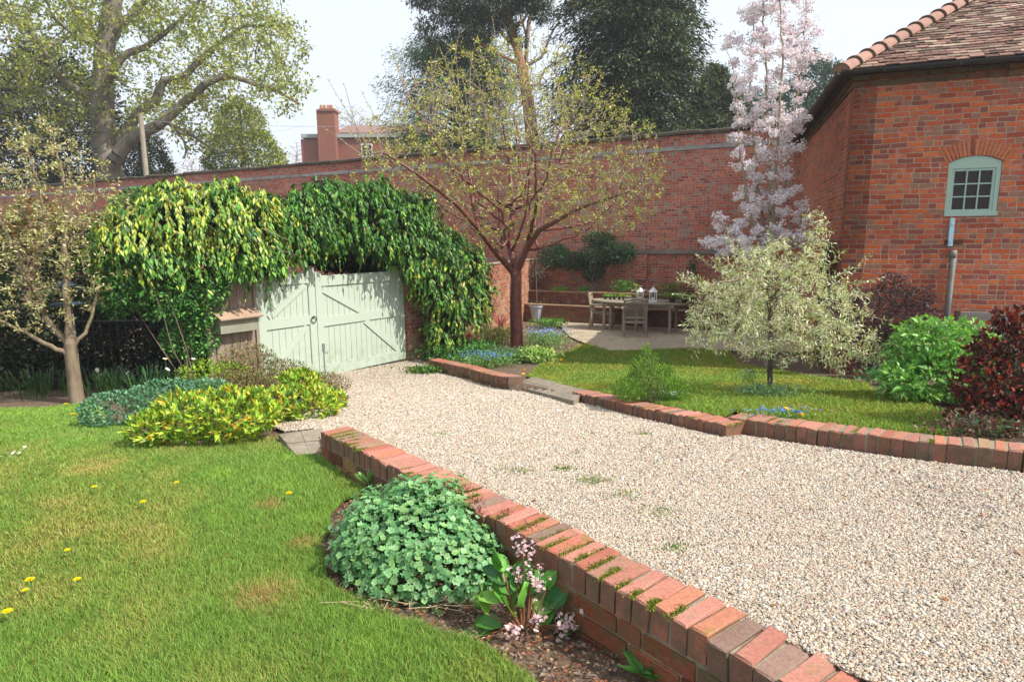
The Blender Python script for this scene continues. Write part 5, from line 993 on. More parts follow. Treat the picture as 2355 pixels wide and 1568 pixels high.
b2 = [B_(680, 560, 10.1, .42, .5, .36), B_(740, 510, 10.6, .5, .5, .48), B_(820, 510, 11.1, .55, .5, .52), B_(900, 520, 11.6, .55, .5, .5), B_(760, 455, 11.0, .42, .4, .2), B_(960, 570, 11.9, .52, .5, .5), B_(1020, 580, 12.2, .5, .5, .5), B_(1070, 620, 12.2, .42, .45, .45), B_(1000, 640, 12.0, .5, .4, .45), B_(1040, 700, 12.1, .45, .42, .45), B_(1085, 690, 12.2, .32, .4, .42), B_(1020, 760, 12.0, .36, .35, .35), B_(960, 500, 12.0, .35, .4, .35), B_(650, 530, 9.8, .34, .4, .34), B_(700, 500, 10.2, .3, .4, .3), B_(860, 450, 11.5, .4, .35, .2), B_(930, 480, 11.8, .35, .35, .2), B_(740, 440, 10.8, .25, .3, .12), B_(690, 470, 10.3, .3, .3, .16), B_(640, 500, 9.8, .3, .3, .18), B_(960, 465, 12, .35, .3, .2), B_(870, 580, 11.2, .42, .35, .2), B_(700, 590, 10.2, .34, .3, .2), B_(1115, 665, 12.2, .16, .2, .14), B_(790, 565, 10.8, .4, .35, .2)]
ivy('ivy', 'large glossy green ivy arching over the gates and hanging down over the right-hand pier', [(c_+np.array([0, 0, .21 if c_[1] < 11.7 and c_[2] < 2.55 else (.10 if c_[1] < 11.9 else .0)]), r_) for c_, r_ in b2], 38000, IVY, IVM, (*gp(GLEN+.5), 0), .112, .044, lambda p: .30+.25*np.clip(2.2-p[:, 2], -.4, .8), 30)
shrub('gap_shade_leaves', 'added near-black leaves standing for the shade between the gate top and the ivy arch', 'climbing plant', (*gp(2.6, -.7), .1), [(np.array([*gp(u_, -.75), z_]), (.42, .22, .24)) for u_, z_ in ((1.7, 2.15), (2.2, 2.05), (2.7, 2.0), (3.1, 1.95), (2.4, 2.3), (2.9, 2.25))], 7000, .085, .05, [hexc('#142312'), hexc('#0f1b0e'), hexc('#1c2e16')], stems=8, shell=.1)  # leaves added and coloured near black to paint the dark gap's shade
# green climber hanging to the left of the boards
b3 = [B_(290, 640, 8.3, .35, .4, .4), B_(380, 670, 8.5, .45, .4, .42), B_(460, 680, 8.8, .33, .35, .5), B_(330, 590, 8.5, .4, .4, .3), B_(470, 770, 8.85, .22, .3, .35), B_(260, 560, 8.6, .25, .35, .22), B_(420, 780, 8.8, .28, .3, .3), B_(300, 480, 8.9, .22, .3, .2), B_(270, 690, 8.5, .2, .3, .25), B_(330, 480, 8.9, .35, .3, .28), B_(260, 600, 8.4, .25, .3, .3), B_(480, 650, 8.75, .3, .3, .3), B_(560, 610, 9.0, .2, .2, .18)]
shrub('honeysuckle', 'loose climber with small mid-green leaves and woody stems hanging below the yellow ivy', 'climbing plant', (*gp(-1.0), .2), b3, 16000, .062, .032, [hexc('#4a8a3c'), hexc('#35682f'), hexc('#5f9a44'), hexc('#8aba60'), hexc('#2c552a')], stems=9, stemr=.009, shell=.4, up=.1)
# dark hedge bottom
b4 = [(np.array([x, y, z]), (.7, .6, rz_)) for x, y, z, rz_ in [(-5.0, 9.6, .7, .7), (-5.9, 9.9, .8, .8), (-6.9, 9.7, .9, .9), (-7.9, 9.4, .9, 1.0), (-9.0, 9.0, 1.0, 1.0), (-4.6, 10.2, 1.0, 1.0), (-5.6, 10.6, 1.4, .9), (-7.2, 10.6, 1.7, .9), (-8.8, 10.3, 1.9, 1.0), (-6.4, 10.9, 2.0, .7), (-10.2, 9.2, 1.6, 1.3), (-9.8, 8.6, .8, .9)]]
shrub('dark_hedge', 'dark shaded evergreen hedge behind the little tree on the left', 'hedge', (-7.0, 9.8, .1), b4, 62000, .085, .050, [hexc('#1c3018'), hexc('#152614'), hexc('#28401f'), hexc('#2b2a1a')], stems=20, stemr=.02, shell=.3)
b4 = [(np.array([x, y, z]), (.6, .5, rz_)) for x, y, z, rz_ in [(-8.3, 11.2, 2.5, .7), (-9.6, 11.0, 2.7, .7), (-7.3, 11.6, 2.4, .6), (-10.5, 10.8, 2.9, .7), (-8.9, 10.6, 2.0, .6), (-10.8, 9.6, 2.9, .8), (-9.9, 9.9, 3.1, .6), (-9.2, 10.4, 3.0, .5), (-11.6, 9.4, 3.3, .7)]]
shrub('beech_hedge', 'shrub with russet and olive leaves behind the little left tree', 'shrub', (-8.8, 11.0, .1), b4, 22000, .08, .04, [hexc('#7a5a2c'), hexc('#6c7030'), hexc('#8f6234'), hexc('#4f5f2a'), hexc('#3d5226')], stems=30, stemr=.02, shell=.4)
# ---------------------------------------------------------------- beyond the wall
def far_tree(name, label, base, Y, guides, envs, step, kill, leafL, leafW, per, cols, bark, rt=.02, infl=4, tr=.05, mat='leaf', lthr=.05, jit=.25, group=None, up=.1, hang=0, simple=True, spread=1.2, rmin=0):
    b0 = np.array([P(base[0], base[1], Y)[0], Y, -.1]); t = wthing(name, label, 'tree', b0, group)
    gd = [([b0]+poly3(guides[0][0]), guides[0][1], guides[0][2])]+[(poly3(g[0]), g[1], g[2]) for g in guides[1:]]
    att = np.concatenate([ell(k, P(x, y, Yc), r_, sh)[0] for k, x, y, Yc, r_, sh in envs]); g = grow(gd, att, step, infl, kill, 70, jit, tr, rt, 2.3, maxn=9000)
    skeleton('trunk', g, bark, t, 5, rmin)
    if leafL: tipleaves('crown', g, lthr, per, leafL, leafW, cols, mat, t, spread=spread, up=up, hang=hang, simple=simple)
    return t
OY = 36
oakl = [hexc('#9fa84a'), hexc('#8e9b42'), hexc('#b0b056'), hexc('#7b8a3c'), hexc('#a5b054')]
g_ = [([(258, 420, OY), (238, 330, OY), (236, 230, OY), (240, 110, OY), (262, 0, OY), (270, -160, OY)], .85, .35)]
for pts, a_, c_ in [([(256, 390, OY), (268, 360, OY-1), (300, 320, OY-1), (367, 287, OY-2), (433, 230, OY-2), (473, 193, OY-3), (520, 173, OY-3), (567, 187, OY-3), (633, 207, OY-3), (690, 240, OY-3)], .42, .06), ([(262, 365, OY), (284, 313, OY+.5), (317, 260, OY+1), (360, 230, OY+1), (373, 187, OY+1), (420, 180, OY+1), (480, 120, OY+1), (560, 60, OY+1), (640, 60, OY)], .34, .06), ([(240, 200, OY), (262, 165, OY-1), (253, 140, OY-2), (217, 103, OY-2), (167, 77, OY-3), (130, 50, OY-3)], .24, .07), ([(258, 160, OY-1), (290, 125, OY-1), (330, 112, OY-1), (400, 60, OY-2), (460, 0, OY-2)], .22, .06), ([(384, 282, OY-2), (410, 300, OY-2), (430, 337, OY-2), (424, 365, OY-2)], .09, .04), ([(384, 280, OY-2), (450, 317, OY-2), (500, 350, OY-2), (560, 350, OY-1)], .10, .04), ([(232, 240, OY), (150, 190, OY), (60, 60, OY-1), (-20, 30, OY-1), (-120, 0, OY-1)], .26, .08), ([(234, 280, OY), (140, 230, OY+1), (40, 200, OY+1), (-60, 210, OY+1)], .22, .06), ([(240, 110, OY), (180, 30, OY+1), (120, -60, OY+1)], .25, .08), ([(244, 90, OY), (330, 10, OY+1), (400, -80, OY+1)], .25, .08)]: g_.append((pts, a_, c_))
far_tree('oak_tree', 'huge old tree with grey trunk, crooked limbs and olive spring leaves at upper left', (262, 430), OY, g_, [(1500, 260, 90, OY, (10.5, 6, 4.6), .15), (700, 240, -80, OY, (10.5, 6, 3.5), .2), (380, 560, 140, OY-2, (3.7, 3, 3.4), .2), (420, 0, 160, OY, (5.5, 4, 3.6), .2), (330, 470, 290, OY-1, (3.2, 2.2, 1.6), .2), (240, 130, 260, OY, (4, 3, 2.4), .3), (110, 650, 200, OY-3, (1.3, 2, 1.6), .2)], .42, .62, .19, .135, 12, oakl, 'oakbark', .014, 4, .02, lthr=.05, spread=2.2)
def conifer(name, label, blobs, n, L, W, cols, base, hang=.6, trunk=None, mat='needle', clump=5, group=None, shell=.35):
    t = wthing(name, label, 'tree', base, group); pc, dc = blobsample(blobs, n//clump, shell); Pp = np.repeat(pc, clump, 0)+rng.normal(0, L*.55, (len(pc)*clump, 3)); Dd = np.repeat(dc, clump, 0); m = len(Pp)
    cc = np.repeat(rcol(cols, len(pc), .22), clump, 0)
    leaves('crown', Pp, unit(Dd*.8+rdir(m)*.6-np.array([0, 0, hang])), rdir(m, .6), L*rng.uniform(.6, 1.3, m), W*rng.uniform(.7, 1.2, m), cc, mat, t, simple=True)
    m_ = MB(); tr_ = trunk or [(*base[:2], -.1), (base[0], base[1], blobs[0][0][2]+blobs[0][1][2]*.7)]; m_.tube(tr_, list(np.linspace(.38, .07, len(tr_))), 8); m_.build('trunk', 'darkbark', t); return t
def boughs(name, label, x, ytop_z, Y, prof, nb, zlo, L, W, cols, per, droop=.35, rise=.15, thick=.25, mat='needle', trunkmat='darkbark', pad=0, lean=0, base_x=None):
    """conifer: tapering trunk, boughs at all heights with foliage sprays along them. prof: list of (z, reach)"""
    b0 = np.array([x, Y, 0.]); t = wthing(name, label, 'tree', b0); zt = ytop_z; pz = [p_[0] for p_ in prof]; pr_ = [p_[1] for p_ in prof]
    m_ = MB(); m_.tube([(x, Y, -.1), (x+lean*.5, Y, zt*.5), (x+lean, Y, zt)], [.42, .26, .04], 8); m_.build('trunk', trunkmat, t)
    z = zlo+(zt-zlo)*rng.random(nb)**.9; a = rng.uniform(0, 6.283, nb); ln = np.interp(z, pz, pr_)*rng.uniform(.55, 1.12, nb); o = np.c_[np.cos(a), np.sin(a)*.8]; S = 9; A = []; Bq = []; ra = []
    us = np.linspace(0, 1, S); path = np.zeros((nb, S, 3)); path[:, :, 0] = (x+lean*z/zt)[:, None]+o[:, :1]*ln[:, None]*us; path[:, :, 1] = Y+o[:, 1:]*ln[:, None]*us; path[:, :, 2] = z[:, None]+ln[:, None]*(rise*us-droop*us**2)*rng.uniform(.6, 1.4, (nb, 1))
    segmesh('boughs', path[:, :-1:2].reshape(-1, 3), path[:, 2::2].reshape(-1, 3), np.tile([.05, .035, .022, .012], nb), np.tile([.035, .022, .012, .004], nb), trunkmat, t, 4)
    k = rng.integers(0, nb, per*nb); u = (pad+(1-pad)*rng.random(per*nb)**.75); i0 = np.minimum((u*(S-1)).astype(int), S-2); f = (u*(S-1)-i0)[:, None]; Pp = path[k, i0]*(1-f)+path[k, i0+1]*f; sd = np.c_[-o[:, 1], o[:, 0]][k]; off = rng.normal(0, 1, len(k))*.22*ln[k]*(1-.55*u)*.8
    Pp[:, :2] += sd*off[:, None]; Pp += rng.normal(0, thick*.35, Pp.shape)*np.array([.6, .6, 1]); Pp[:, 2] -= np.abs(off)*.35
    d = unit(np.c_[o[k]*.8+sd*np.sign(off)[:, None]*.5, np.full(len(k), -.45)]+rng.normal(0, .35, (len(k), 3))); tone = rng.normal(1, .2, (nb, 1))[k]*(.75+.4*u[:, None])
    leaves('crown', Pp, d, rdir(len(k), 1.2), L*rng.uniform(.5, 1.3, len(k)), W*rng.uniform(.6, 1.2, len(k)), np.clip(rcol(cols, len(k), .18)*tone, .004, .9), mat, t, simple=True); return t
def bl(lst): return [(P(x, y, Y), r_) for x, y, Y, r_ in lst]
# dark evergreens behind the oak
q = P(120, 380, 39); conifer('dark_evergreen', 'dense very dark evergreen filling the gap left of the big oak trunk', bl([(110, 230, 39, (2.6, 2, 3.2)), (60, 310, 39, (2.5, 2, 2.6)), (150, 330, 39, (2.6, 2, 2.6)), (30, 390, 38, (3, 2, 2.2)), (200, 280, 40, (2, 2, 3)), (190, 380, 39, (2, 2, 1.8))]), 34000, .28, .12, [hexc('#22331f'), hexc('#1a2919'), hexc('#2f4026')], (*q[:2], 0), .2)
q = P(325, 380, 38); conifer('yew_tree', 'small dark round-topped evergreen right of the big oak trunk, behind the pole', bl([(325, 360, 38, (1.5, 1.3, 1.5)), (300, 385, 38, (1.4, 1.2, 1.2)), (355, 385, 38, (1.0, 1.1, .9))]), 14000, .17, .08, [hexc('#2f3c1e'), hexc('#3d4722'), hexc('#4b5426')], (*q[:2], 0), .1)
q = P(560, 380, 41); conifer('yellow_conifer', 'broad yellow-green tree topping the wall left of the far red house', bl([(555, 300, 41, (1.6, 1.3, 1.7)), (530, 345, 41, (1.6, 1.3, 1.3)), (590, 345, 41, (1.4, 1.3, 1.2)), (625, 368, 41, (.9, 1, .8)), (560, 380, 41, (2.4, 1.3, 1.1)), (545, 258, 41, (.9, .9, .9)), (500, 372, 41, (.9, 1, .8))]), 24000, .18, .09, [hexc('#8f9a38'), hexc('#7c8a32'), hexc('#67762c'), hexc('#a3a844')], (*q[:2], 0), .3)
# pines
q = P(1225, 380, 31); pt = [(q[0], 31, -.1)]+[tuple(P(x, y, 31)) for x, y in [(1226, 330), (1214, 230), (1198, 150), (1178, 67), (1160, 10), (1140, -90)]]
t = conifer('scots_pine', 'tall pine with leaning orange-brown upper trunk, centre top', bl([(1225, 0, 31, (.9, .8, .35)), (1250, 35, 31, (.6, .6, .25)), (1130, 20, 31, (1.2, 1, .4)), (1090, 15, 31, (1.1, 1, .35)), (1160, 5, 31, (0.90, 0.81, 0.30)), (1110, 0, 31, (1.00, 0.90, 0.28)), (1060, 12, 31, (0.90, 0.81, 0.24)), (1010, 8, 31, (0.80, 0.72, 0.22)), (965, 0, 31, (0.60, 0.54, 0.18)), (1035, 45, 31, (0.80, 0.72, 0.20)), (985, 58, 31, (0.55, 0.50, 0.15)), (1085, 42, 31, (0.90, 0.81, 0.25)), (1130, 45, 31, (0.80, 0.72, 0.24)), (1165, 62, 31, (0.60, 0.54, 0.20)), (1100, 80, 31, (0.80, 0.72, 0.22)), (1050, 85, 31, (0.60, 0.54, 0.16)), (1000, 92, 31, (0.40, 0.36, 0.13)), (1140, -40, 31, (1.60, 1.44, 0.50)), (1070, -45, 31, (1.40, 1.26, 0.40)), (1220, -25, 31, (1.00, 0.90, 0.35)), (1210, 18, 31, (0.50, 0.45, 0.20)), (1000, -30, 31, (1.00, 0.90, 0.30)), (1190, 95, 31, (0.40, 0.36, 0.16)), (975, 75, 31, (0.35, 0.32, 0.10))]), 30000, .21, .05, [hexc('#33492f'), hexc('#293d2b'), hexc('#425a3a'), hexc('#5a5a34')], (q[0], 31, 0), .1, trunk=pt)
t.children[1].data.materials[0] = M_['pinebark']
m_ = MB(); 
for a_, c_ in [((1190, 110), (1120, 30)), ((1198, 150), (1060, 60)), ((1180, 70), (1230, 0)), ((1205, 180), (1160, 150))]: m_.tube([P(*a_, 31), P((a_[0]+c_[0])/2, (a_[1]+c_[1])/2+12, 31), P(*c_, 31)], [.09, .06, .03], 6)
m_.build('limbs', 'pinebark', t)
BPC = [hexc('#62805f'), hexc('#527050'), hexc('#748c64'), hexc('#3f5a42')]; q = P(1050, 330, 34)
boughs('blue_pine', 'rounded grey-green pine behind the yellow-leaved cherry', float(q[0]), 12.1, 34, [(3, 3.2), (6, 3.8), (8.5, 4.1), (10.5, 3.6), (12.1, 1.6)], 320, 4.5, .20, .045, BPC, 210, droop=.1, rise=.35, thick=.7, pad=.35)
# leafless tree between pine and cypress
BT_ = 33; far_tree('bare_tree', 'leafless grey tree with twisting branches between the pine and the dark conifer', (1222, 400), BT_, [([(1222, 380, BT_), (1212, 250, BT_), (1210, 130, BT_), (1215, 60, BT_), (1235, -40, BT_)], .2, .09), ([(1216, 150, BT_), (1250, 130, BT_), (1262, 90, BT_), (1290, 40, BT_)], .09, .03), ([(1212, 200, BT_), (1240, 195, BT_), (1247, 165, BT_), (1280, 140, BT_), (1285, 110, BT_)], .07, .03), ([(1213, 90, BT_), (1195, 30, BT_), (1198, -40, BT_)], .07, .03)], [(260, 1240, 60, BT_, (2.2, 1.2, 3), .1), (200, 1270, 250, BT_, (1.6, 1, 2), .1), (100, 1230, 330, BT_, (1.6, 1, 1), .1)], .32, .42, 0, 0, 0, None, 'greybark', .013, 3, .02, jit=.35)
# great dark cypress
cx0 = float(P(1452, 300, 27)[0]); CYC = [hexc('#2f4428'), hexc('#243822'), hexc('#3f5530'), hexc('#4a5431'), hexc('#1e301c'), hexc('#636b40')]
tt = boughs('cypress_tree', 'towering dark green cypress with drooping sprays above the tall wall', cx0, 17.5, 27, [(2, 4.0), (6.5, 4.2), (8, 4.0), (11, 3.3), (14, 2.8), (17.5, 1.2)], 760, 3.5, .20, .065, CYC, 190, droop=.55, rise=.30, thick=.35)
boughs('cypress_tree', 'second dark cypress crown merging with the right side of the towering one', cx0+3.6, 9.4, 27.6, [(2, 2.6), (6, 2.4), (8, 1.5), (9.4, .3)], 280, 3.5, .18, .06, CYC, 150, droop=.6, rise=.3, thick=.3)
q = P(1890, 330, 40); conifer('distant_conifer', 'blue-green distant conifer with pointed tops between the blossom and the house roof', bl([(1905, 200, 40, (1.1, 1, 1.3)), (1870, 190, 40, (1.0, 1, 1.6)), (1915, 175, 40, (.4, .6, .6)), (1862, 145, 40, (.4, .6, .8)), (1890, 260, 40, (1.9, 1.3, 1.6)), (1820, 250, 40, (1.4, 1.2, 1.6)), (1700, 280, 40, (3, 1.6, 1.8)), (1650, 250, 40, (1.2, 1.2, 1.5))]), 26000, .26, .09, [hexc('#3f6052'), hexc('#4c6c58'), hexc('#35523f')], (*q[:2], 0), .3)
for nm, lb, x, y, Y, r_ in [('bare_tree', 'pale leafless tree hazy in the distance over the wall, left of the yellow-green conifer', 442, 385, 75, (2.6, 2, 1.5)), ('bare_tree', 'faint leafless tree just left of the far red house', 682, 355, 80, (1.4, 1.2, 1.7)), ('bare_tree', 'faint leafless tree top above the roof of the far red house', 810, 275, 85, (3.4, 2, 1.9))]:
    far_tree(nm, lb, (x, y+40), Y, [([(x, y+30, Y), (x, y, Y)], .22, .12)], [(420, x, y, Y, r_, .2)], .3, .34, 0, 0, 0, None, 'farbark' if 'farbark' in M_ else M_.setdefault('farbark', m_plain('haze_tinted_bark', (.42, .38, .38), .9, .1)), .018, 3, .05, jit=.3)  # bark colour paled so that distance haze is painted into it
# telegraph pole with wires
q0, q1 = P(337, 415, 30), P(323, 262, 30); t = wthing('telegraph_pole', 'plain weathered wooden pole standing behind the wall, in front of the oak', 'pole', (*q0[:2], 0)); m_ = MB(); m_.tube([(q0[0], q0[1], -.1), tuple(q1)], [.15, .10], 10); m_.build('pole', 'polewood', t)
m_ = MB()
for dz, e_ in ((0, P(1100, 270, 60)), (-.4, P(700, 288, 60))):
    s_ = q1-np.array([0, 0, .3-dz]); m_.tube([s_*(1-s)+e_*s-np.array([0, 0, 2.0*s*(1-s)]) for s in np.linspace(0, 1, 14)], .010, 4)
m_.build('wire', 'zinc', t)
# far red house
HY = 60; t = wthing('distant_house', 'distant red-brick house with tall chimney showing over the wall', 'house', (*P(830, 380, HY)[:2], 0)); hb = 'brick_far'
def fb(x0, x1, y0, y1, Y, depth, mat, name, z0=None, par=t):
    a, b_ = P(x0, y1, Y), P(x1, y0, Y); m_ = MB(); lo = a[2] if z0 is None else z0; m_.box(((a[0]+b_[0])/2, Y+depth/2, (lo+b_[2])/2), (b_[0]-a[0], depth, b_[2]-lo)); return m_.build(name, mat, par)
wall_ = fb(695, 1010, 318, 380, HY, 8, hb, 'wall', 0); fb(692, 1012, 306, 317, HY-.25, 8.5, M_.setdefault('cornice', m_plain('pale_cornice', (.36, .37, .38), .8, .2)), 'cornice'); fb(694, 772, 309.5, 311.5, HY-.05, 8, hb, 'parapet')
chm = fb(734, 768, 252, 380, HY-.8, 1.4, hb, 'chimney', 0); fb(732, 770, 250, 256, HY-.9, 1.6, hb, 'chimney_cap', par=chm)
m_ = MB()
for x in (739, 747, 756, 763): c = P(x, 250, HY-.1); m_.lathe(tuple(c-np.array([0, 0, .05])), [(.16, 0), (.13, .35), (.001, .35)], 8)
m_.build('chimney_pot', m_plain('pot_clay', (.42, .2, .12), .8, .2), chm)
a = P(765, 306, HY+1); b_ = P(1005, 306, HY+1); r0 = P(800, 289, HY+4); r1 = P(975, 289, HY+4)
newmesh('roof', [a, b_, r1, r0, a+np.array([0, 6, 0]), b_+np.array([0, 6, 0])], [[0, 1, 2, 3], [5, 4, 3, 2], [4, 0, 3], [1, 5, 2]], m_plain('far_tiles', (.24, .15, .13), .9, .1), t)
w1 = fb(831, 856, 331, 361, HY-.06, .1, 'white', 'window'); fb(833.5, 842, 333, 345, HY-.10, .05, 'glass', 'pane', par=w1); fb(845, 853.5, 333, 345, HY-.10, .05, 'glass', 'pane', par=w1); fb(833.5, 842, 348, 359, HY-.10, .05, 'glass', 'pane', par=w1); fb(845, 853.5, 348, 359, HY-.10, .05, 'glass', 'pane', par=w1)
# ---------------------------------------------------------------- shrubs and border plants
CHO = [hexc('#a3c03a'), hexc('#8ab036'), hexc('#bccb48'), hexc('#6f9a34'), hexc('#9ab838'), hexc('#5a8230')]
def gr(x, y, fn, dz=0): return G(x, y, fn)+np.array([0, 0, dz])
q = gr(480, 1030, zl); q2 = gr(640, 985, zl); q3 = gr(560, 960, zl); q4 = gr(730, 960, zl)
sc_ = [(q+np.array([-.25, .25, .18]), (.34, .28, .19)), (q+np.array([.08, .28, .20]), (.38, .3, .2)), (q2+np.array([-.15, .05, .17]), (.36, .26, .18)), (q2+np.array([.22, .15, .18]), (.30, .26, .16)), (q2+np.array([.05, .5, .30]), (.22, .2, .13)), (q4+np.array([.0, .1, .13]), (.30, .22, .12)), (q4+np.array([-.3, .35, .2]), (.2, .2, .14)), (q+np.array([-.5, .15, .12]), (.2, .2, .12))]
shrub('golden_shrub', 'low spreading shrub with bright lime-yellow leaves beside the gravel near the gate', 'shrub', q2, sc_, 11500, .066, .024, CHO+[hexc('#c9a83c')], mat='gloss', stems=46, stemr=.008, shell=.75, up=.55, out=.7, clump=6, rnd=.8)
q = gr(640, 950, zl); shrub('nandina', 'airy shrub with thin stems and reddish-bronze leaves in front of the post box', 'shrub', q, [(q+np.array([-.50, .5, .40]), (.36, .25, .30)), (q+np.array([-.15, .50, .30]), (.40, .25, .2)), (q+np.array([.28, .50, .20]), (.40, .25, .13)), (q+np.array([-.15, .10, .30]), (.45, .3, .16)), (q+np.array([-.55, .1, .26]), (.35, .3, .16)), (q+np.array([.3, .1, .2]), (.35, .3, .14))], 14000, .036, .014, [hexc('#7d6048'), hexc('#6d7440'), hexc('#8a5a4a'), hexc('#5f6a38'), hexc('#86704a'), hexc('#7f9440')], stems=60, stemr=.003, shell=.1, up=.3, stemmat='darkbark')
q = gr(455, 905, zl); shrub('lime_shrub', 'small lime-green shrub at the foot of the boards under the post box', 'shrub', q, [(q+np.array([0, .2, .22]), (.36, .3, .22)), (q+np.array([.3, .3, .18]), (.3, .3, .2))], 4200, .05, .024, [hexc('#9cc23a'), hexc('#84b034'), hexc('#b4cc4a')], stems=16, up=.5, clump=4)
GB = [hexc('#6f9f7c'), hexc('#5f9070'), hexc('#84ad86'), hexc('#4f7f5e')]
q = gr(310, 980, zl); shrub('meadow_rue', 'soft blue-green mound of lobed leaves between the lawn and the dark hedge', 'plant', q, [(q+np.array([-.22, .1, .14]), (.34, .3, .17)), (q+np.array([.15, .3, .18]), (.4, .35, .2)), (q+np.array([.45, .5, .16]), (.3, .3, .18))], 7500, .034, .026, GB, stems=26, up=.5, shell=.6, clump=4, stemmat='darkbark')
q = gr(300, 915, zl); t = wthing('daffodils', 'dark green strap leaves and a few white daffodils in the shade behind the blue-green mound', 'flowers', q); strap('leaves', t, q+np.array([.1, .3, 0]), 180, .38, .015, [hexc('#345a34'), hexc('#40693c'), hexc('#284a2a')], spread=.65)
A = []; Bq = []; fl = []
for k in range(6): c = q+np.array([rng.uniform(-.5, .8), rng.uniform(-.1, .5), 0]); A.append(c); Bq.append(c+np.array([rng.normal(0, .03), -.03, rng.uniform(.36, .46)])); fl.append(Bq[-1])
segmesh('stems', A, Bq, np.full(6, .004), np.full(6, .003), m_plain('green_stem', (.10, .2, .05), .6), t, 5); flowers('blossom', t, np.array(fl), .035, [hexc('#e6e8da'), hexc('#e8e2b8')], 6)
for k, (x, y, n, lb) in enumerate([(60, 915, 130, 'dark strap-leaved clump in the hedge bottom at the far left'), (215, 915, 110, 'dark strap-leaved clump right beside the little tree trunk')]):
    q = gr(x, y, zl); t = wthing('strap_plant', lb, 'plant', q, 'strap-leaved clumps in the hedge bottom'); strap('leaves', t, q+np.array([0, .25, 0]), n, .36, .014, [hexc('#2f4f28'), hexc('#3b5c2e')], spread=.5)
# geranium mound: rounded lobed leaves
def rosette(name, t, Pp, N, r, cols, lobes=5, mat='leaf', cup=.45):
    n = len(Pp); A = unit(np.cross(N, rng.normal(0, 1, (n, 3)))); Bv = np.cross(N, A); K = lobes*2; vs = [Pp]; Cc = rcol(cols, n, .13)
    for k in range(K):
        a = 2*math.pi*k/K; rr = r*(1.0 if k % 2 == 0 else .74)*rng.uniform(.88, 1.1, n); vs.append(Pp+(A*math.cos(a)+Bv*math.sin(a))*rr[:, None]+N*(rr*cup*(1 if k % 2 == 0 else .4))[:, None])
    V = np.stack(vs, 1).reshape(-1, 3); i = np.arange(n)*(K+1); Fc = np.concatenate([np.stack([i, i+1+k, i+1+(k+1) % K], 1) for k in range(K)]); C = np.repeat(Cc, K+1, 0).reshape(n, K+1, 3); C[:, 0] *= .72; C[:, 1:] *= 1.08
    return newmesh(name, V, Fc, mat, t, C.reshape(-1, 3))
q = gr(945, 1330, zl); t = wthing('geranium_mound', 'large dense rounded mound of soft green lobed leaves against the low wall', 'plant', q)
gb = [(q+np.array([.0, .16, .10]), (.38, .31, .20)), (q+np.array([-.15, .34, .07]), (.28, .28, .20)), (q+np.array([.12, .0, .04]), (.33, .24, .17)), (q+np.array([-.02, .38, .12]), (.26, .26, .20)), (q+np.array([-.17, .10, .04]), (.20, .2, .14))]
Pp, Dd = blobsample(gb, 9500, .78, q[2]-.02); Pp = Pp+Dd*(.045*gn(Pp[:, 0]*9, Pp[:, 1]*9+Pp[:, 2]*7, 1.4, 9)+0.018*rng.normal(0, 1, len(Pp)))[:, None]; N = unit(Dd+rdir(len(Pp))*.45+np.array([.05, -.1, .35])); rosette('leaves', t, Pp, N, .0165, [hexc('#7cae74'), hexc('#6ba068'), hexc('#92bd84'), hexc('#588c58'), hexc('#86b26c')])
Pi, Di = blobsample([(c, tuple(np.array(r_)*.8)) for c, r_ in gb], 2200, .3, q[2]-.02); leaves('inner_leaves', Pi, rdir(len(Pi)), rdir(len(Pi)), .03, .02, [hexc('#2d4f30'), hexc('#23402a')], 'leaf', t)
e_ = [np.array([rng.uniform(-.25, .45), 0, 0])+np.array([0, -.16-rng.uniform(0, .10), 0]) for _ in range(60)]; A = np.array([q+v for v in e_]); A[:, 2] = zl(0, A[:, 1])+.008; Bq = A+np.c_[rng.normal(0, .07, 60), rng.normal(-.03, .05, 60), rng.uniform(0, .035, 60)]; segmesh('dry_stems', A, Bq, np.full(60, .0022), np.full(60, .0015), m_plain('straw', (.45, .34, .22), .9), t, 4)
# bergenia
def bigleaf(name, t, base, dirv, L, W, cols, mid, mat='gloss', seg=6, curl=.5, cup=.15, serr=0):
    """broad rounded leaf blades on stalks"""
    V = []; Fs = []; C = []; n0 = 0
    for b_, d, l, w_ in zip(base, dirv, L, W):
        d = unit(np.array(d)); s = unit(np.cross(d, (0, 0, 1.))+1e-6); nn = np.cross(s, d); ns = 7; c0 = np.array(cols[rng.integers(0, len(cols))])*rng.uniform(.8, 1.2); rows = []
        for i in range(seg+2):
            u = i/(seg+1); ww_ = w_*math.sqrt(max(0.02, 1-(2*u**.85-1)**2))*.5*(1+rng.normal(0, .03)); c = b_+d*l*u-np.array([0, 0, 1])*l*curl*u*u*.5
            for j in range(ns): v = (j/(ns-1)*2-1); V.append(c+s*ww_*v+nn*(abs(v)**1.6*w_*cup+rng.normal(0, l*.012)-.0)); C.append(c0*(1.0 if abs(v) > .15 else 1.25) if True else c0)
        for i in range(seg+1):
            for j in range(ns-1): a = n0+i*ns+j; Fs.append([a, a+1, a+ns+1, a+ns])
        n0 += (seg+2)*ns
    return newmesh(name, V, np.array(Fs), mat, t, np.clip(np.array(C), 0, 1), smooth=True)
q = gr(1210, 1445, zl); t = wthing('bergenia', 'glossy broad-leaved plant with pale pink flower heads at the foot of the low wall', 'plant', q)
bs = []; dv = []; Ls = []; Ws = []; st = []
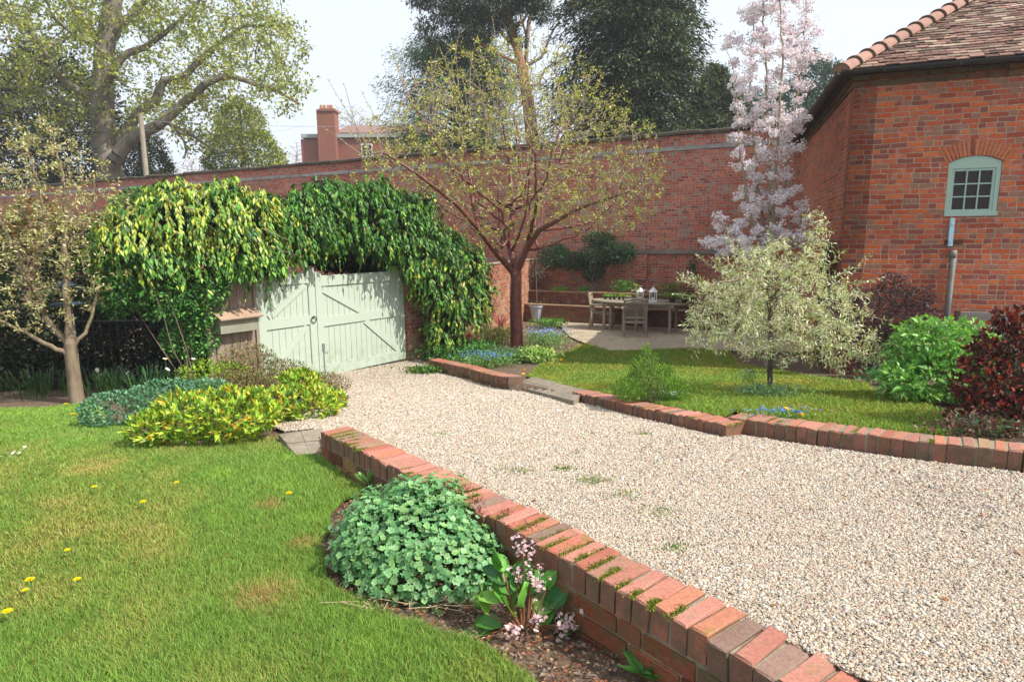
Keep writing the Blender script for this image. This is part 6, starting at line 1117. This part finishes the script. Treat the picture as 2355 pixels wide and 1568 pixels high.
for x, y, dz, ax, az, l in [(1150, 1290, .17, -.3, .9, .09), (1165, 1330, .13, -.6, .5, .10), (1120, 1395, .07, -.4, .9, .08), (1150, 1370, .10, -.9, .35, .09), (1200, 1330, .15, .2, .8, .10), (1235, 1400, .10, .5, .5, .11), (1265, 1385, .11, .6, .7, .11), (1285, 1430, .07, .8, .3, .11), (1180, 1400, .09, -.2, .5, .11), (1205, 1380, .12, .1, .7, .11), (1240, 1450, .05, .3, .1, .10), (1150, 1430, .05, -.7, .2, .10), (1215, 1460, .04, .1, -.2, .11), (1190, 1470, .03, -.3, -.1, .10), (1255, 1340, .15, .4, .8, .08), (1170, 1350, .12, -.2, .9, .09), (1130, 1440, .03, -.9, .1, .09), (1290, 1465, .03, .9, .15, .09), (1200, 1350, .13, -.1, .9, .09), (1245, 1420, .08, .2, .6, .10), (1225, 1350, .14, .3, .9, .09), (1175, 1375, .10, -.5, .7, .10), (1160, 1300, .12, -.5, .8, .08), (1265, 1460, .05, .6, .4, .10)]:
    k = P(x, y+16, float(q[1])+.01+(1425-y)/3200); bs.append(k); dv.append((ax, +.30+rng.normal(0, .2), az)); Ls.append(l*rng.uniform(.9, 1.1)*1.28); Ws.append(l*.98)
    st.append((q+np.array([(x-1215)/1600, .02, 0]), k))
bigleaf('leaves', t, bs, dv, Ls, Ws, [hexc('#5f9a3c'), hexc('#4c8236'), hexc('#7fae4a'), hexc('#3d6a3c'), hexc('#6a8a4c')], None)
segmesh('stalks', [a for a, b_ in st], [b_ for a, b_ in st], np.full(len(st), .004), np.full(len(st), .003), m_plain('red_stalk', (.22, .10, .05), .5), t, 6)
A = []; Bq = []; fp = []
for x, y, dep, hgt, rr, n in [(1203, 1252, .10, .33, .030, 26), (1222, 1320, .06, .26, .034, 36), (1238, 1345, .05, .2, .03, 22), (1240, 1420, .0, .14, .024, 14), (1300, 1437, -.02, .11, .032, 34), (1178, 1452, -.05, .06, .024, 16), (1190, 1320, .06, .25, .018, 10)]:
    c = P(x, y, float(q[1])+dep-.02); A.append(q+np.array([(x-1215)/1500, .02, 0])); Bq.append(c); fp.append(c+rng.normal(0, rr, (n, 3))*np.array([.75, .6, .8]))
segmesh('flower_stems', A, Bq, np.full(len(A), .0045), np.full(len(A), .0035), bpy.data.materials['red_stalk'], t, 6); fp = np.concatenate(fp); fp = np.repeat(fp, 2, 0)+rng.normal(0, .006, (len(fp)*2, 3)); flowers('blossom', t, fp, .0085, [hexc('#f6e6e8'), hexc('#f1d6dc'), hexc('#faf3f0'), hexc('#e8d8c4')], 5, centre=[hexc('#c98a9c')])
# small things by the wall
q = gr(858, 1120, zl); t = wthing('lambs_ear', 'small plant with upright pale-edged green leaves between the mound and the wall', 'plant', q); bs = [q+np.array([rng.normal(0, .03), rng.normal(0, .02), .02]) for _ in range(9)]
bigleaf('leaves', t, bs, [(math.cos(a)*.8, math.sin(a)*.4-.1, 1.1) for a in np.linspace(0, 6, 9)], [.12]*9, [.05]*9, [hexc('#7ba35c'), hexc('#8fb474')], None, 'leaf', curl=.3, cup=.25)
def weed(name, label, q, n, L, W, cols, cat='weed', group=None, up=.6, fl=None):
    t = wthing(name, label, cat, q, group); a = rng.uniform(0, 6.283, n); d = np.c_[np.cos(a), np.sin(a), np.full(n, up)+rng.normal(0, .2, n)]; leaves('leaves', np.repeat(q[None], n, 0)+rng.normal(0, L*.1, (n, 3))*np.array([1, 1, .2]), d, np.tile((0, 0, 1.), (n, 1))+rng.normal(0, .3, (n, 3)), L*rng.uniform(.6, 1.2, n), W, cols, 'leaf', t); return t
weed('dandelion_plant', 'flat rosette of jagged green leaves by the wall foot at the bottom edge', gr(1480, 1548, zl), 26, .10, .025, [hexc('#5f9a44'), hexc('#4c8038')])
weed('herb_tuft', 'small feathery green tuft left of the broad-leaved plant', gr(1105, 1400, zl), 60, .05, .012, [hexc('#6fa04c'), hexc('#8ab55a')], 'plant', up=.9)
# dandelions and daisies in the lawn
def dandelion(x, y, label, s=1.0, h=.03):
    q = gr(x, y, zl); t = wthing('dandelion', label, 'flower', q, 'dandelions in the left lawn'); c = q+np.array([0, 0, h+.02]); m_ = MB(); m_.tube([q, c], .002, 5); m_.build('stem', bpy.data.materials['green_stem'], t)
    for lay, (r_, u_) in enumerate(((.017*s, .15), (.013*s, .5), (.008*s, 1.2))):
        n = 20-4*lay; a = np.linspace(0, 6.283, n, endpoint=False)+lay*.2; d = np.c_[np.cos(a), np.sin(a), np.full(n, u_)]
        leaves('flower_head', np.repeat(c[None], n, 0), d, np.tile((0, 0, 1.), (n, 1)), r_, r_*.32, [hexc('#ffe21e'), hexc('#fbd414')], 'petal', t, simple=True)
for x, y, lb, s, h in [(75, 1376, 'taller yellow dandelion of the close pair at the left edge of the lawn', 1.25, .07), (62, 1386, 'lower yellow dandelion of the close pair at the left edge of the lawn', .9, .04), (181, 1360, 'yellow dandelion just right of the close pair', 1.1, .04), (22, 1436, 'yellow dandelion nearest the bottom left corner', 1.3, .04), (158, 1286, 'yellow dandelion directly above the close pair', 1, .03), (331, 1172, 'yellow dandelion in mid lawn, lower of the central three', 1.3, .03), (219, 1136, 'yellow dandelion in mid lawn, left of the central three', 1.2, .03), (408, 1126, 'yellow dandelion in mid lawn, right of the central three', 1.1, .03), (666, 1155, 'yellow dandelion nearest the low wall and bare soil', 1.3, .04), (153, 938, 'yellow dandelion beside the base of the little tree', 1.8, .03), (168, 960, 'yellow dandelion a step out on the lawn from the little tree', 1.8, .02)]: dandelion(x, y, lb, s, h)
pts = np.array([gr(x, y, zl, .03) for x, y in [(58, 1035), (55, 1040), (33, 1045), (30, 1050), (45, 1050), (38, 1052), (17, 1050), (3, 1058), (24, 1058), (35, 1047), (-10, 1062), (48, 1046)]]); t = wthing('daisies', 'patch of tiny white daisies at the left edge of the lawn', 'flowers', pts[4]-np.array([0, 0, .03])); flowers('blossom', t, pts, .014, [hexc('#f2f2ee')], 10, centre=[hexc('#e6c83a')]); segmesh('stems', pts-np.array([0, 0, .035]), pts, np.full(len(pts), .0015), np.full(len(pts), .0015), bpy.data.materials['green_stem'], t, 4)
# border under the cherry
BL = [hexc('#5f8fd8'), hexc('#7fa6e2'), hexc('#4c78c8')]; GL_ = [hexc('#6f9a4c'), hexc('#5a8540'), hexc('#86a85c')]
def clump(name, label, x, y, fn, rx, ry, h, n, L, W, cols, fl=None, nf=0, fr=.012, cat='plant', group=None, up=.7, fcols=None):
    q = gr(x, y, fn); t = wthing(name, label, cat, q, group); m = n; Pp = q+np.c_[rng.normal(0, rx*.5, m), rng.normal(0, ry*.5, m), rng.random(m)**.8*h*.8]; leaves('foliage', Pp, rdir(m, up), rdir(m, .6), L*rng.uniform(.6, 1.2, m), W, cols, 'leaf', t)
    if nf: fp_ = q+np.c_[rng.normal(0, rx*.55, nf), rng.normal(0, ry*.5, nf), h*rng.uniform(.75, 1.1, nf)]; flowers('blossom', t, fp_, fr, fcols)
    k = max(6, n//60); A = q+np.c_[rng.normal(0, rx*.4, k), rng.normal(0, ry*.4, k), np.zeros(k)]; segmesh('stems', A, A+np.c_[rng.normal(0, .02, (k, 2)), np.full(k, h*.85)], np.full(k, .0025), np.full(k, .0015), bpy.data.materials['green_stem'], t, 4); return t
fm = 'clumps of blue forget-me-nots under the trees'
clump('forget_me_nots', 'blue forget-me-nots spilling over the low wall left of the cherry trunk', 1120, 838, zr, .50, .45, .20, 2600, .05, .02, GL_, nf=260, fr=.014, fcols=BL, group=fm, cat='flowers')
clump('forget_me_nots', 'paler blue forget-me-nots on the far side of the cherry trunk by the patio', 1255, 795, zr, .5, .55, .36, 2800, .05, .022, [hexc('#8fae6c'), hexc('#a3bd84'), hexc('#6f9a4c')], nf=330, fr=.017, fcols=[hexc('#a8b8e8'), hexc('#8fa6e0')], group=fm, cat='flowers')
clump('forget_me_nots', 'small patch of blue forget-me-nots right on the top of the curving low wall', 1800, 965, zr, .32, .08, .09, 260, .035, .012, GL_, nf=90, fr=.010, fcols=BL, group=fm, cat='flowers')
clump('bluebells', 'low tuft of grey-green leaves and violet-blue bells round the weeping tree foot', 1765, 912, zr, .34, .18, .12, 900, .07, .008, [hexc('#6c9060'), hexc('#7fa070'), hexc('#557a4a')], nf=40, fr=.010, fcols=[hexc('#5560a8'), hexc('#4a4f98')], cat='flowers')
clump('grape_hyacinth', 'few dark blue flower spikes just left of the weeping tree trunk', 1722, 905, zr, .10, .08, .24, 90, .1, .008, GL_, nf=34, fr=.010, fcols=[hexc('#4c559c'), hexc('#6a6fae')], cat='flowers')
clump('primrose', 'clump of pale lemon primroses right of the cherry trunk', 1232, 830, zr, .32, .3, .24, 1000, .12, .03, [hexc('#86ac4e'), hexc('#a3c06a')], nf=46, fr=.024, fcols=[hexc('#e8e8a0'), hexc('#dfe38c')], cat='flowers')
clump('yellow_heather', 'small yellow-green tuft at the patio edge by the bare soil', 1345, 803, zr, .16, .12, .12, 500, .05, .008, [hexc('#c9c83c'), hexc('#b4bd34')])
clump('border_plants', 'mixed low green leaves between the hanging ivy and the cherry trunk', 1060, 822, zr, .65, .6, .34, 4200, .07, .03, [hexc('#4f8a3f'), hexc('#3f7436'), hexc('#6a9c4a')])
clump('border_plants', 'brownish-green leafy clump behind the cherry trunk by the sunlit wall end', 1140, 790, zr, .6, .55, .42, 2600, .07, .02, [hexc('#7f8a4a'), hexc('#98804f'), hexc('#5f7a3c')])
clump('border_plants', 'green leafy clump around the foot of the planter', 1262, 752, zr, .45, .35, .25, 800, .08, .03, [hexc('#6fa040'), hexc('#58883a')])
q = gr(1080, 812, zr); t = wthing('tulip', 'single crimson tulip among the blue flowers', 'flower', q); m_ = MB(); m_.tube([q, q+np.array([0, 0, .34])], .004, 5); m_.build('stem', bpy.data.materials['green_stem'], t); m_ = MB(); m_.lathe(tuple(q+np.array([0, 0, .33])), [(.006, 0), (.034, .02), (.038, .045), (.026, .075), (.02, .07)], 10); m_.build('petals', m_plain('crimson', (.42, .015, .05), .5), t, smooth=True)
q = gr(1152, 775, zr); t = wthing('cordyline', 'spiky plant with narrow red leaves left of the cherry trunk', 'plant', q+np.array([0, 0, 0])); strap('leaves', t, q+np.array([0, 0, .15]), 26, .48, .022, [hexc('#8f3a44'), hexc('#a34a50'), hexc('#b0606a')], spread=.03, lean=.7)
q = gr(1155, 762, zr); clump('wallflower', 'small patch of orange-yellow flowers under the red spiky plant', 1150, 788, zr, .15, .12, .25, 200, .06, .02, GL_, nf=40, fr=.018, fcols=[hexc('#e0a83a'), hexc('#d88a3a')], cat='flowers')
clump('border_plants', 'fine green and grey leaves round the base of the cherry trunk', 1190, 828, zr, .5, .35, .22, 2200, .09, .012, [hexc('#6c8f4c'), hexc('#7f9f60'), hexc('#56793f')], nf=60, fr=.012, fcols=[hexc('#5f6ac0')])
for x, y, lb in [(1205, 857, 'upper of two small yellow flowers at the low wall end'), (1203, 867, 'lower of two small yellow flowers at the low wall end'), (1808, 955, 'left of two yellow dandelions on the curving wall top'), (1840, 968, 'right of two yellow dandelions on the curving wall top'), (1290, 832, 'yellow flower at the edge of the right lawn below the primroses')]:
    q = gr(x, y+4, zr); t = wthing('yellow_flower', lb, 'flower', q, 'yellow flowers along the right-hand low wall'); flowers('flower_head', t, np.repeat((q+np.array([0, 0, .07]))[None], 3, 0), .024, [hexc('#f0c81e')], 12); m_ = MB(); m_.tube([q, q+np.array([0, 0, .07])], .002, 5); m_.build('stem', bpy.data.materials['green_stem'], t)
# ivy seedlings and weeds on the drive by the pier
clump('ivy_trailing', 'trailing green ivy and weeds on the gravel in front of the pier', 975, 858, zg, .35, .16, .12, 520, .06, .035, [hexc('#4f7a34'), hexc('#7f9c44'), hexc('#3f6a30')])
for k, (x, y, rx, n, lb) in enumerate([(1360, 1108, .10, 130, 'largest green weed tuft in the middle of the gravel'), (1300, 1080, .06, 60, 'weed tuft just above the largest one on the gravel'), (1180, 1085, .12, 60, 'sparse mossy weeds on the gravel left of the largest tuft'), (1510, 1180, .10, 60, 'sparse moss patch on the gravel below the largest tuft'), (1245, 908, .10, 90, 'green weeds growing at the gravel edge of the flagstones'), (1170, 892, .12, 120, 'weeds at the end of the short low wall by the flagstones'), (1480, 1000, .05, 40, 'tiny weed near the curving wall on the gravel'), (1550, 1262, .06, 40, 'small yellowish moss patch nearer the big low wall'), (1010, 1000, .05, 24, 'tiny weed on the gravel near the far end of the big low wall'), (1430, 1140, .08, 40, 'thin weeds right of the largest tuft on the gravel')]):
    clump('weed', lb, x, y, zg, rx*1.3, rx*.8, .020, int(n*1.7), .018, .006, [hexc('#6f9038'), hexc('#8a9a3c'), hexc('#5a7a34')], cat='weed', group='weeds growing through the gravel')
# right-hand shrubs
q = gr(1505, 925, zr); shrub('box_bush', 'small conical evergreen bush with yellow-green upright tips beside the curving wall', 'shrub', q, [(q+np.array([0, .15, .13]), (.29, .25, .15)), (q+np.array([-.06, .18, .27]), (.15, .15, .15)), (q+np.array([.17, .1, .11]), (.20, .2, .12)), (q+np.array([-.22, .1, .10]), (.18, .2, .11)), (q+np.array([-.05, .2, .42]), (.05, .05, .13)), (q+np.array([.03, .2, .36]), (.04, .04, .10)), (q+np.array([-.13, .2, .34]), (.04, .04, .09)), (q+np.array([.14, .2, .25]), (.07, .07, .08))], 15000, .024, .010, [hexc('#5f8a32'), hexc('#4f7a2c'), hexc('#7a9c3c'), hexc('#8fae48')], stems=30, stemr=.005, shell=.3, up=.8)
q = gr(1545, 925, zr); clump('white_flowers', 'little white-flowered plant tucked under the conical bush', 1545, 925, zr, .09, .06, .10, 160, .03, .015, GL_, nf=26, fr=.014, fcols=[hexc('#eef2f4')], cat='flowers')
q = gr(1500, 908, zr); p1 = hit(2030, 700, HC-HB*.55, HA); pb = HC-HB*.55+HA*p1[0]; gz = float(hz(*pb))
shrub('purple_barberry', 'dark purple-leaved shrub against the brick building, left of the drainpipe', 'shrub', (*pb, gz), [((*(pb), gz+.95), (.42, .3, .38)), ((*(pb-HA*.45), gz+.85), (.36, .3, .34)), ((*(pb+HA*.38), gz+.75), (.38, .3, .36)), ((*(pb), gz+.4), (.55, .3, .36)), ((*(pb+HA*.1), gz+1.3), (.2, .2, .2)), ((*(pb+HA*.45), gz+1.15), (.2, .2, .16))], 13000, .034, .019, [hexc('#3a2a33'), hexc('#2c2028'), hexc('#4d3a44'), hexc('#5a4450')], stems=50, stemr=.008, shell=.1, up=.3, stemmat='darkbark')
q = gr(2190, 925, zr); shrub('tree_peony', 'leafy bright green shrub in front of the drainpipe and bench', 'shrub', q, [(q+np.array([-.05, .3, .55]), (.34, .3, .22)), (q+np.array([.3, .35, .5]), (.32, .3, .22)), (q+np.array([0, .05, .28]), (.42, .3, .25)), (q+np.array([-.35, .1, .18]), (.3, .28, .18)), (q+np.array([.35, .0, .25]), (.35, .3, .25)), (q+np.array([-.22, .35, .42]), (.22, .2, .2))], 5600, .085, .036, [hexc('#6fa850'), hexc('#5a9248'), hexc('#8cb85c'), hexc('#467a44')], stems=36, stemr=.009, shell=.15, up=.25, cols2=[hexc('#8abf5e'), hexc('#9fce6a')], clump=3, droop=.12)
q = gr(2330, 985, zr); shrub('photinia', 'dark red glossy-leaved shrub at the right edge of the picture', 'shrub', q, [(q+np.array([.08, .15, .56]), (.26, .24, .24)), (q+np.array([-.10, .1, .34]), (.26, .22, .22)), (q+np.array([.3, .05, .34]), (.36, .3, .36)), (q+np.array([-.1, 0, .14]), (.30, .22, .14)), (q+np.array([.5, .2, .5]), (.34, .3, .36)), (q+np.array([.02, .15, .78]), (.12, .12, .10)), (q+np.array([-.32, .05, .30]), (.12, .1, .10)), (q+np.array([-.25, .1, .52]), (.10, .1, .12)), (q+np.array([-.3, 0, .10]), (.2, .15, .10))], 10500, .050, .026, [hexc('#5c2228'), hexc('#451a20'), hexc('#7a2c2c'), hexc('#4c4030'), hexc('#96402c'), hexc('#2f3a28')], mat='gloss', stems=50, stemr=.008, shell=.1, up=.4, clump=5)
clump('border_plants', 'low bluish-green leaves at the edge of the bed left of the bright green shrub', 2060, 880, zr, .4, .25, .18, 1000, .06, .025, [hexc('#4f8250'), hexc('#5f9060'), hexc('#3c6a3e')])
clump('daffodils', 'few pale daffodils and strap leaves between the weeping tree and the green shrub', 2022, 860, zr, .16, .12, .36, 160, .16, .012, [hexc('#4f7a40'), hexc('#5c8a4a')], nf=9, fr=.032, fcols=[hexc('#eceacc'), hexc('#e8d860')], cat='flowers', up=1.6)
clump('border_plants', 'low grey-red foliage under the dark red shrub', 2270, 1000, zr, .4, .18, .14, 800, .045, .02, [hexc('#5f5048'), hexc('#4f6a48'), hexc('#7a4a48')])
# on and against the tall wall
c = tw(2.4, .35); shrub('wall_shrub', 'dark green shrub spreading on the tall wall above the raised bed', 'shrub', (*tw(2.4, .45), .85), [((*tw(2.2, .35), 1.95), (.65, .3, .34)), ((*tw(3.0, .35), 1.75), (.5, .3, .28)), ((*tw(1.6, .35), 2.0), (.45, .25, .3)), ((*tw(2.4, .4), 1.5), (.35, .25, .35)), ((*tw(3.7, .3), 1.9), (.5, .3, .4)), ((*tw(2.3, .3), 2.4), (.5, .25, .2))], 12000, .06, .03, [hexc('#26452a'), hexc('#305432'), hexc('#1d3824'), hexc('#3d6439')], stems=24, stemr=.014, shell=.3)
for k, (tt_, z, rx, h, cols, lb) in enumerate([(2.6, .86, .22, .22, GRN, 'left small green plant in the raised bed'), (1.5, .86, .30, .42, [hexc('#5f9438'), hexc('#4c8032')], 'bushy green plant in the raised bed behind the seedlings'), (.2, .86, .45, .35, [hexc('#8a8a48'), hexc('#a38a4c'), hexc('#6f7f3c')], 'olive-bronze leafy plant in the raised bed behind the lanterns'), (-.9, .86, .3, .3, [hexc('#6a8a40'), hexc('#4f7434')], 'green plant in the raised bed near the blossom tree'), (3.4, .86, .25, .16, GRN, 'low leafy plant at the left end of the raised bed')]):
    q = np.array([*tw(tt_, .4), z-.05]); t = wthing('bed_plant', lb, 'plant', q, 'plants along the raised bed'); m = int(500*rx/.3); Pp = q+np.c_[rng.normal(0, rx*.5, m), rng.normal(0, .10, m), rng.random(m)*h]; leaves('foliage', Pp, rdir(m, .6), rdir(m, .6), .07*rng.uniform(.6, 1.2, m), .032, cols, 'leaf', t)
q = np.array([*tw(-.35, .06), 1.55]); t = wthing('wall_fern', 'small dark creeper growing on the wall just under the timber', 'climbing plant', q); Pp = q+np.c_[rng.normal(0, .09, 160), rng.normal(0, .02, 160), rng.normal(0, .2, 160)]; leaves('foliage', Pp, rdir(160, -.2), np.tile((-.3, -1, .3), (160, 1)), .07, .03, [hexc('#3c5a38'), hexc('#2f4a30')], 'leaf', t)
q = gr(1243, 736, zr); c = P(1243, 622, float(q[1])+.6); t = wthing('white_blossom_shrub', 'small shrub with creamy white flowers against the corner behind the cherry trunk', 'shrub', (c[0], c[1], .86)); pp = c+rng.normal(0, 1, (260, 3))*np.array([.16, .1, .17]); flowers('blossom', t, pp[:170], .022, [hexc('#ece8dc'), hexc('#f2f0ea'), hexc('#dccfc0')]); leaves('foliage', pp, rdir(260), rdir(260), .045, .02, [hexc('#7f9a50'), hexc('#8fa860')], 'leaf', t); segmesh('stems', [(c[0], c[1], .8)]*5, [c+rng.normal(0, .1, 3) for _ in range(5)], np.full(5, .01), np.full(5, .004), 'twig', t)

for k, (x, y, r_, lb) in enumerate([(1098, 1163, .030, 'dark red sprig growing on the wall top, upper of the close pair'), (1104, 1185, .028, 'dark red sprig growing on the wall top, lower of the close pair'), (1225, 1222, .040, 'largest dark red sprig on the wall top beside the step'), (1075, 1135, .02, 'small red sprig on the wall top near the mound'), (1160, 1190, .025, 'brownish sprig on the wall top midway to the step')]):
    q = G(x, y, lambda a, b_: CAMZ-1.275+0*b_); t = wthing('sedum', lb, 'plant', q, 'red sprigs on the low wall top'); n = 46; Pp = q+np.c_[rng.normal(0, r_*.8, n), rng.normal(0, r_*.5, n), rng.random(n)*.035]; leaves('foliage', Pp, rdir(n, 1.0), rdir(n), .022*rng.uniform(.5, 1.3, n), .005, [hexc('#7a4444'), hexc('#8f5a50'), hexc('#5f3c38')], 'leaf', t)
# thin air haze over the whole site
m_ = bpy.data.materials.new('air'); m_.use_nodes = True; n_ = m_.node_tree; n_.nodes.clear(); pv = n_.nodes.new('ShaderNodeVolumePrincipled'); pv.inputs['Color'].default_value = (.93, .96, 1, 1); pv.inputs['Density'].default_value = .0013; pv.inputs['Anisotropy'].default_value = .2; mo = n_.nodes.new('ShaderNodeOutputMaterial'); n_.links.new(pv.outputs[0], mo.inputs['Volume'])
hzb = MB(); hzb.box((0, 45, 11.5), (150, 130, 25.5)); o = hzb.build('haze', m_); tag(o, 'faint spring haze softening the distant trees and house', 'haze', kind='stuff')
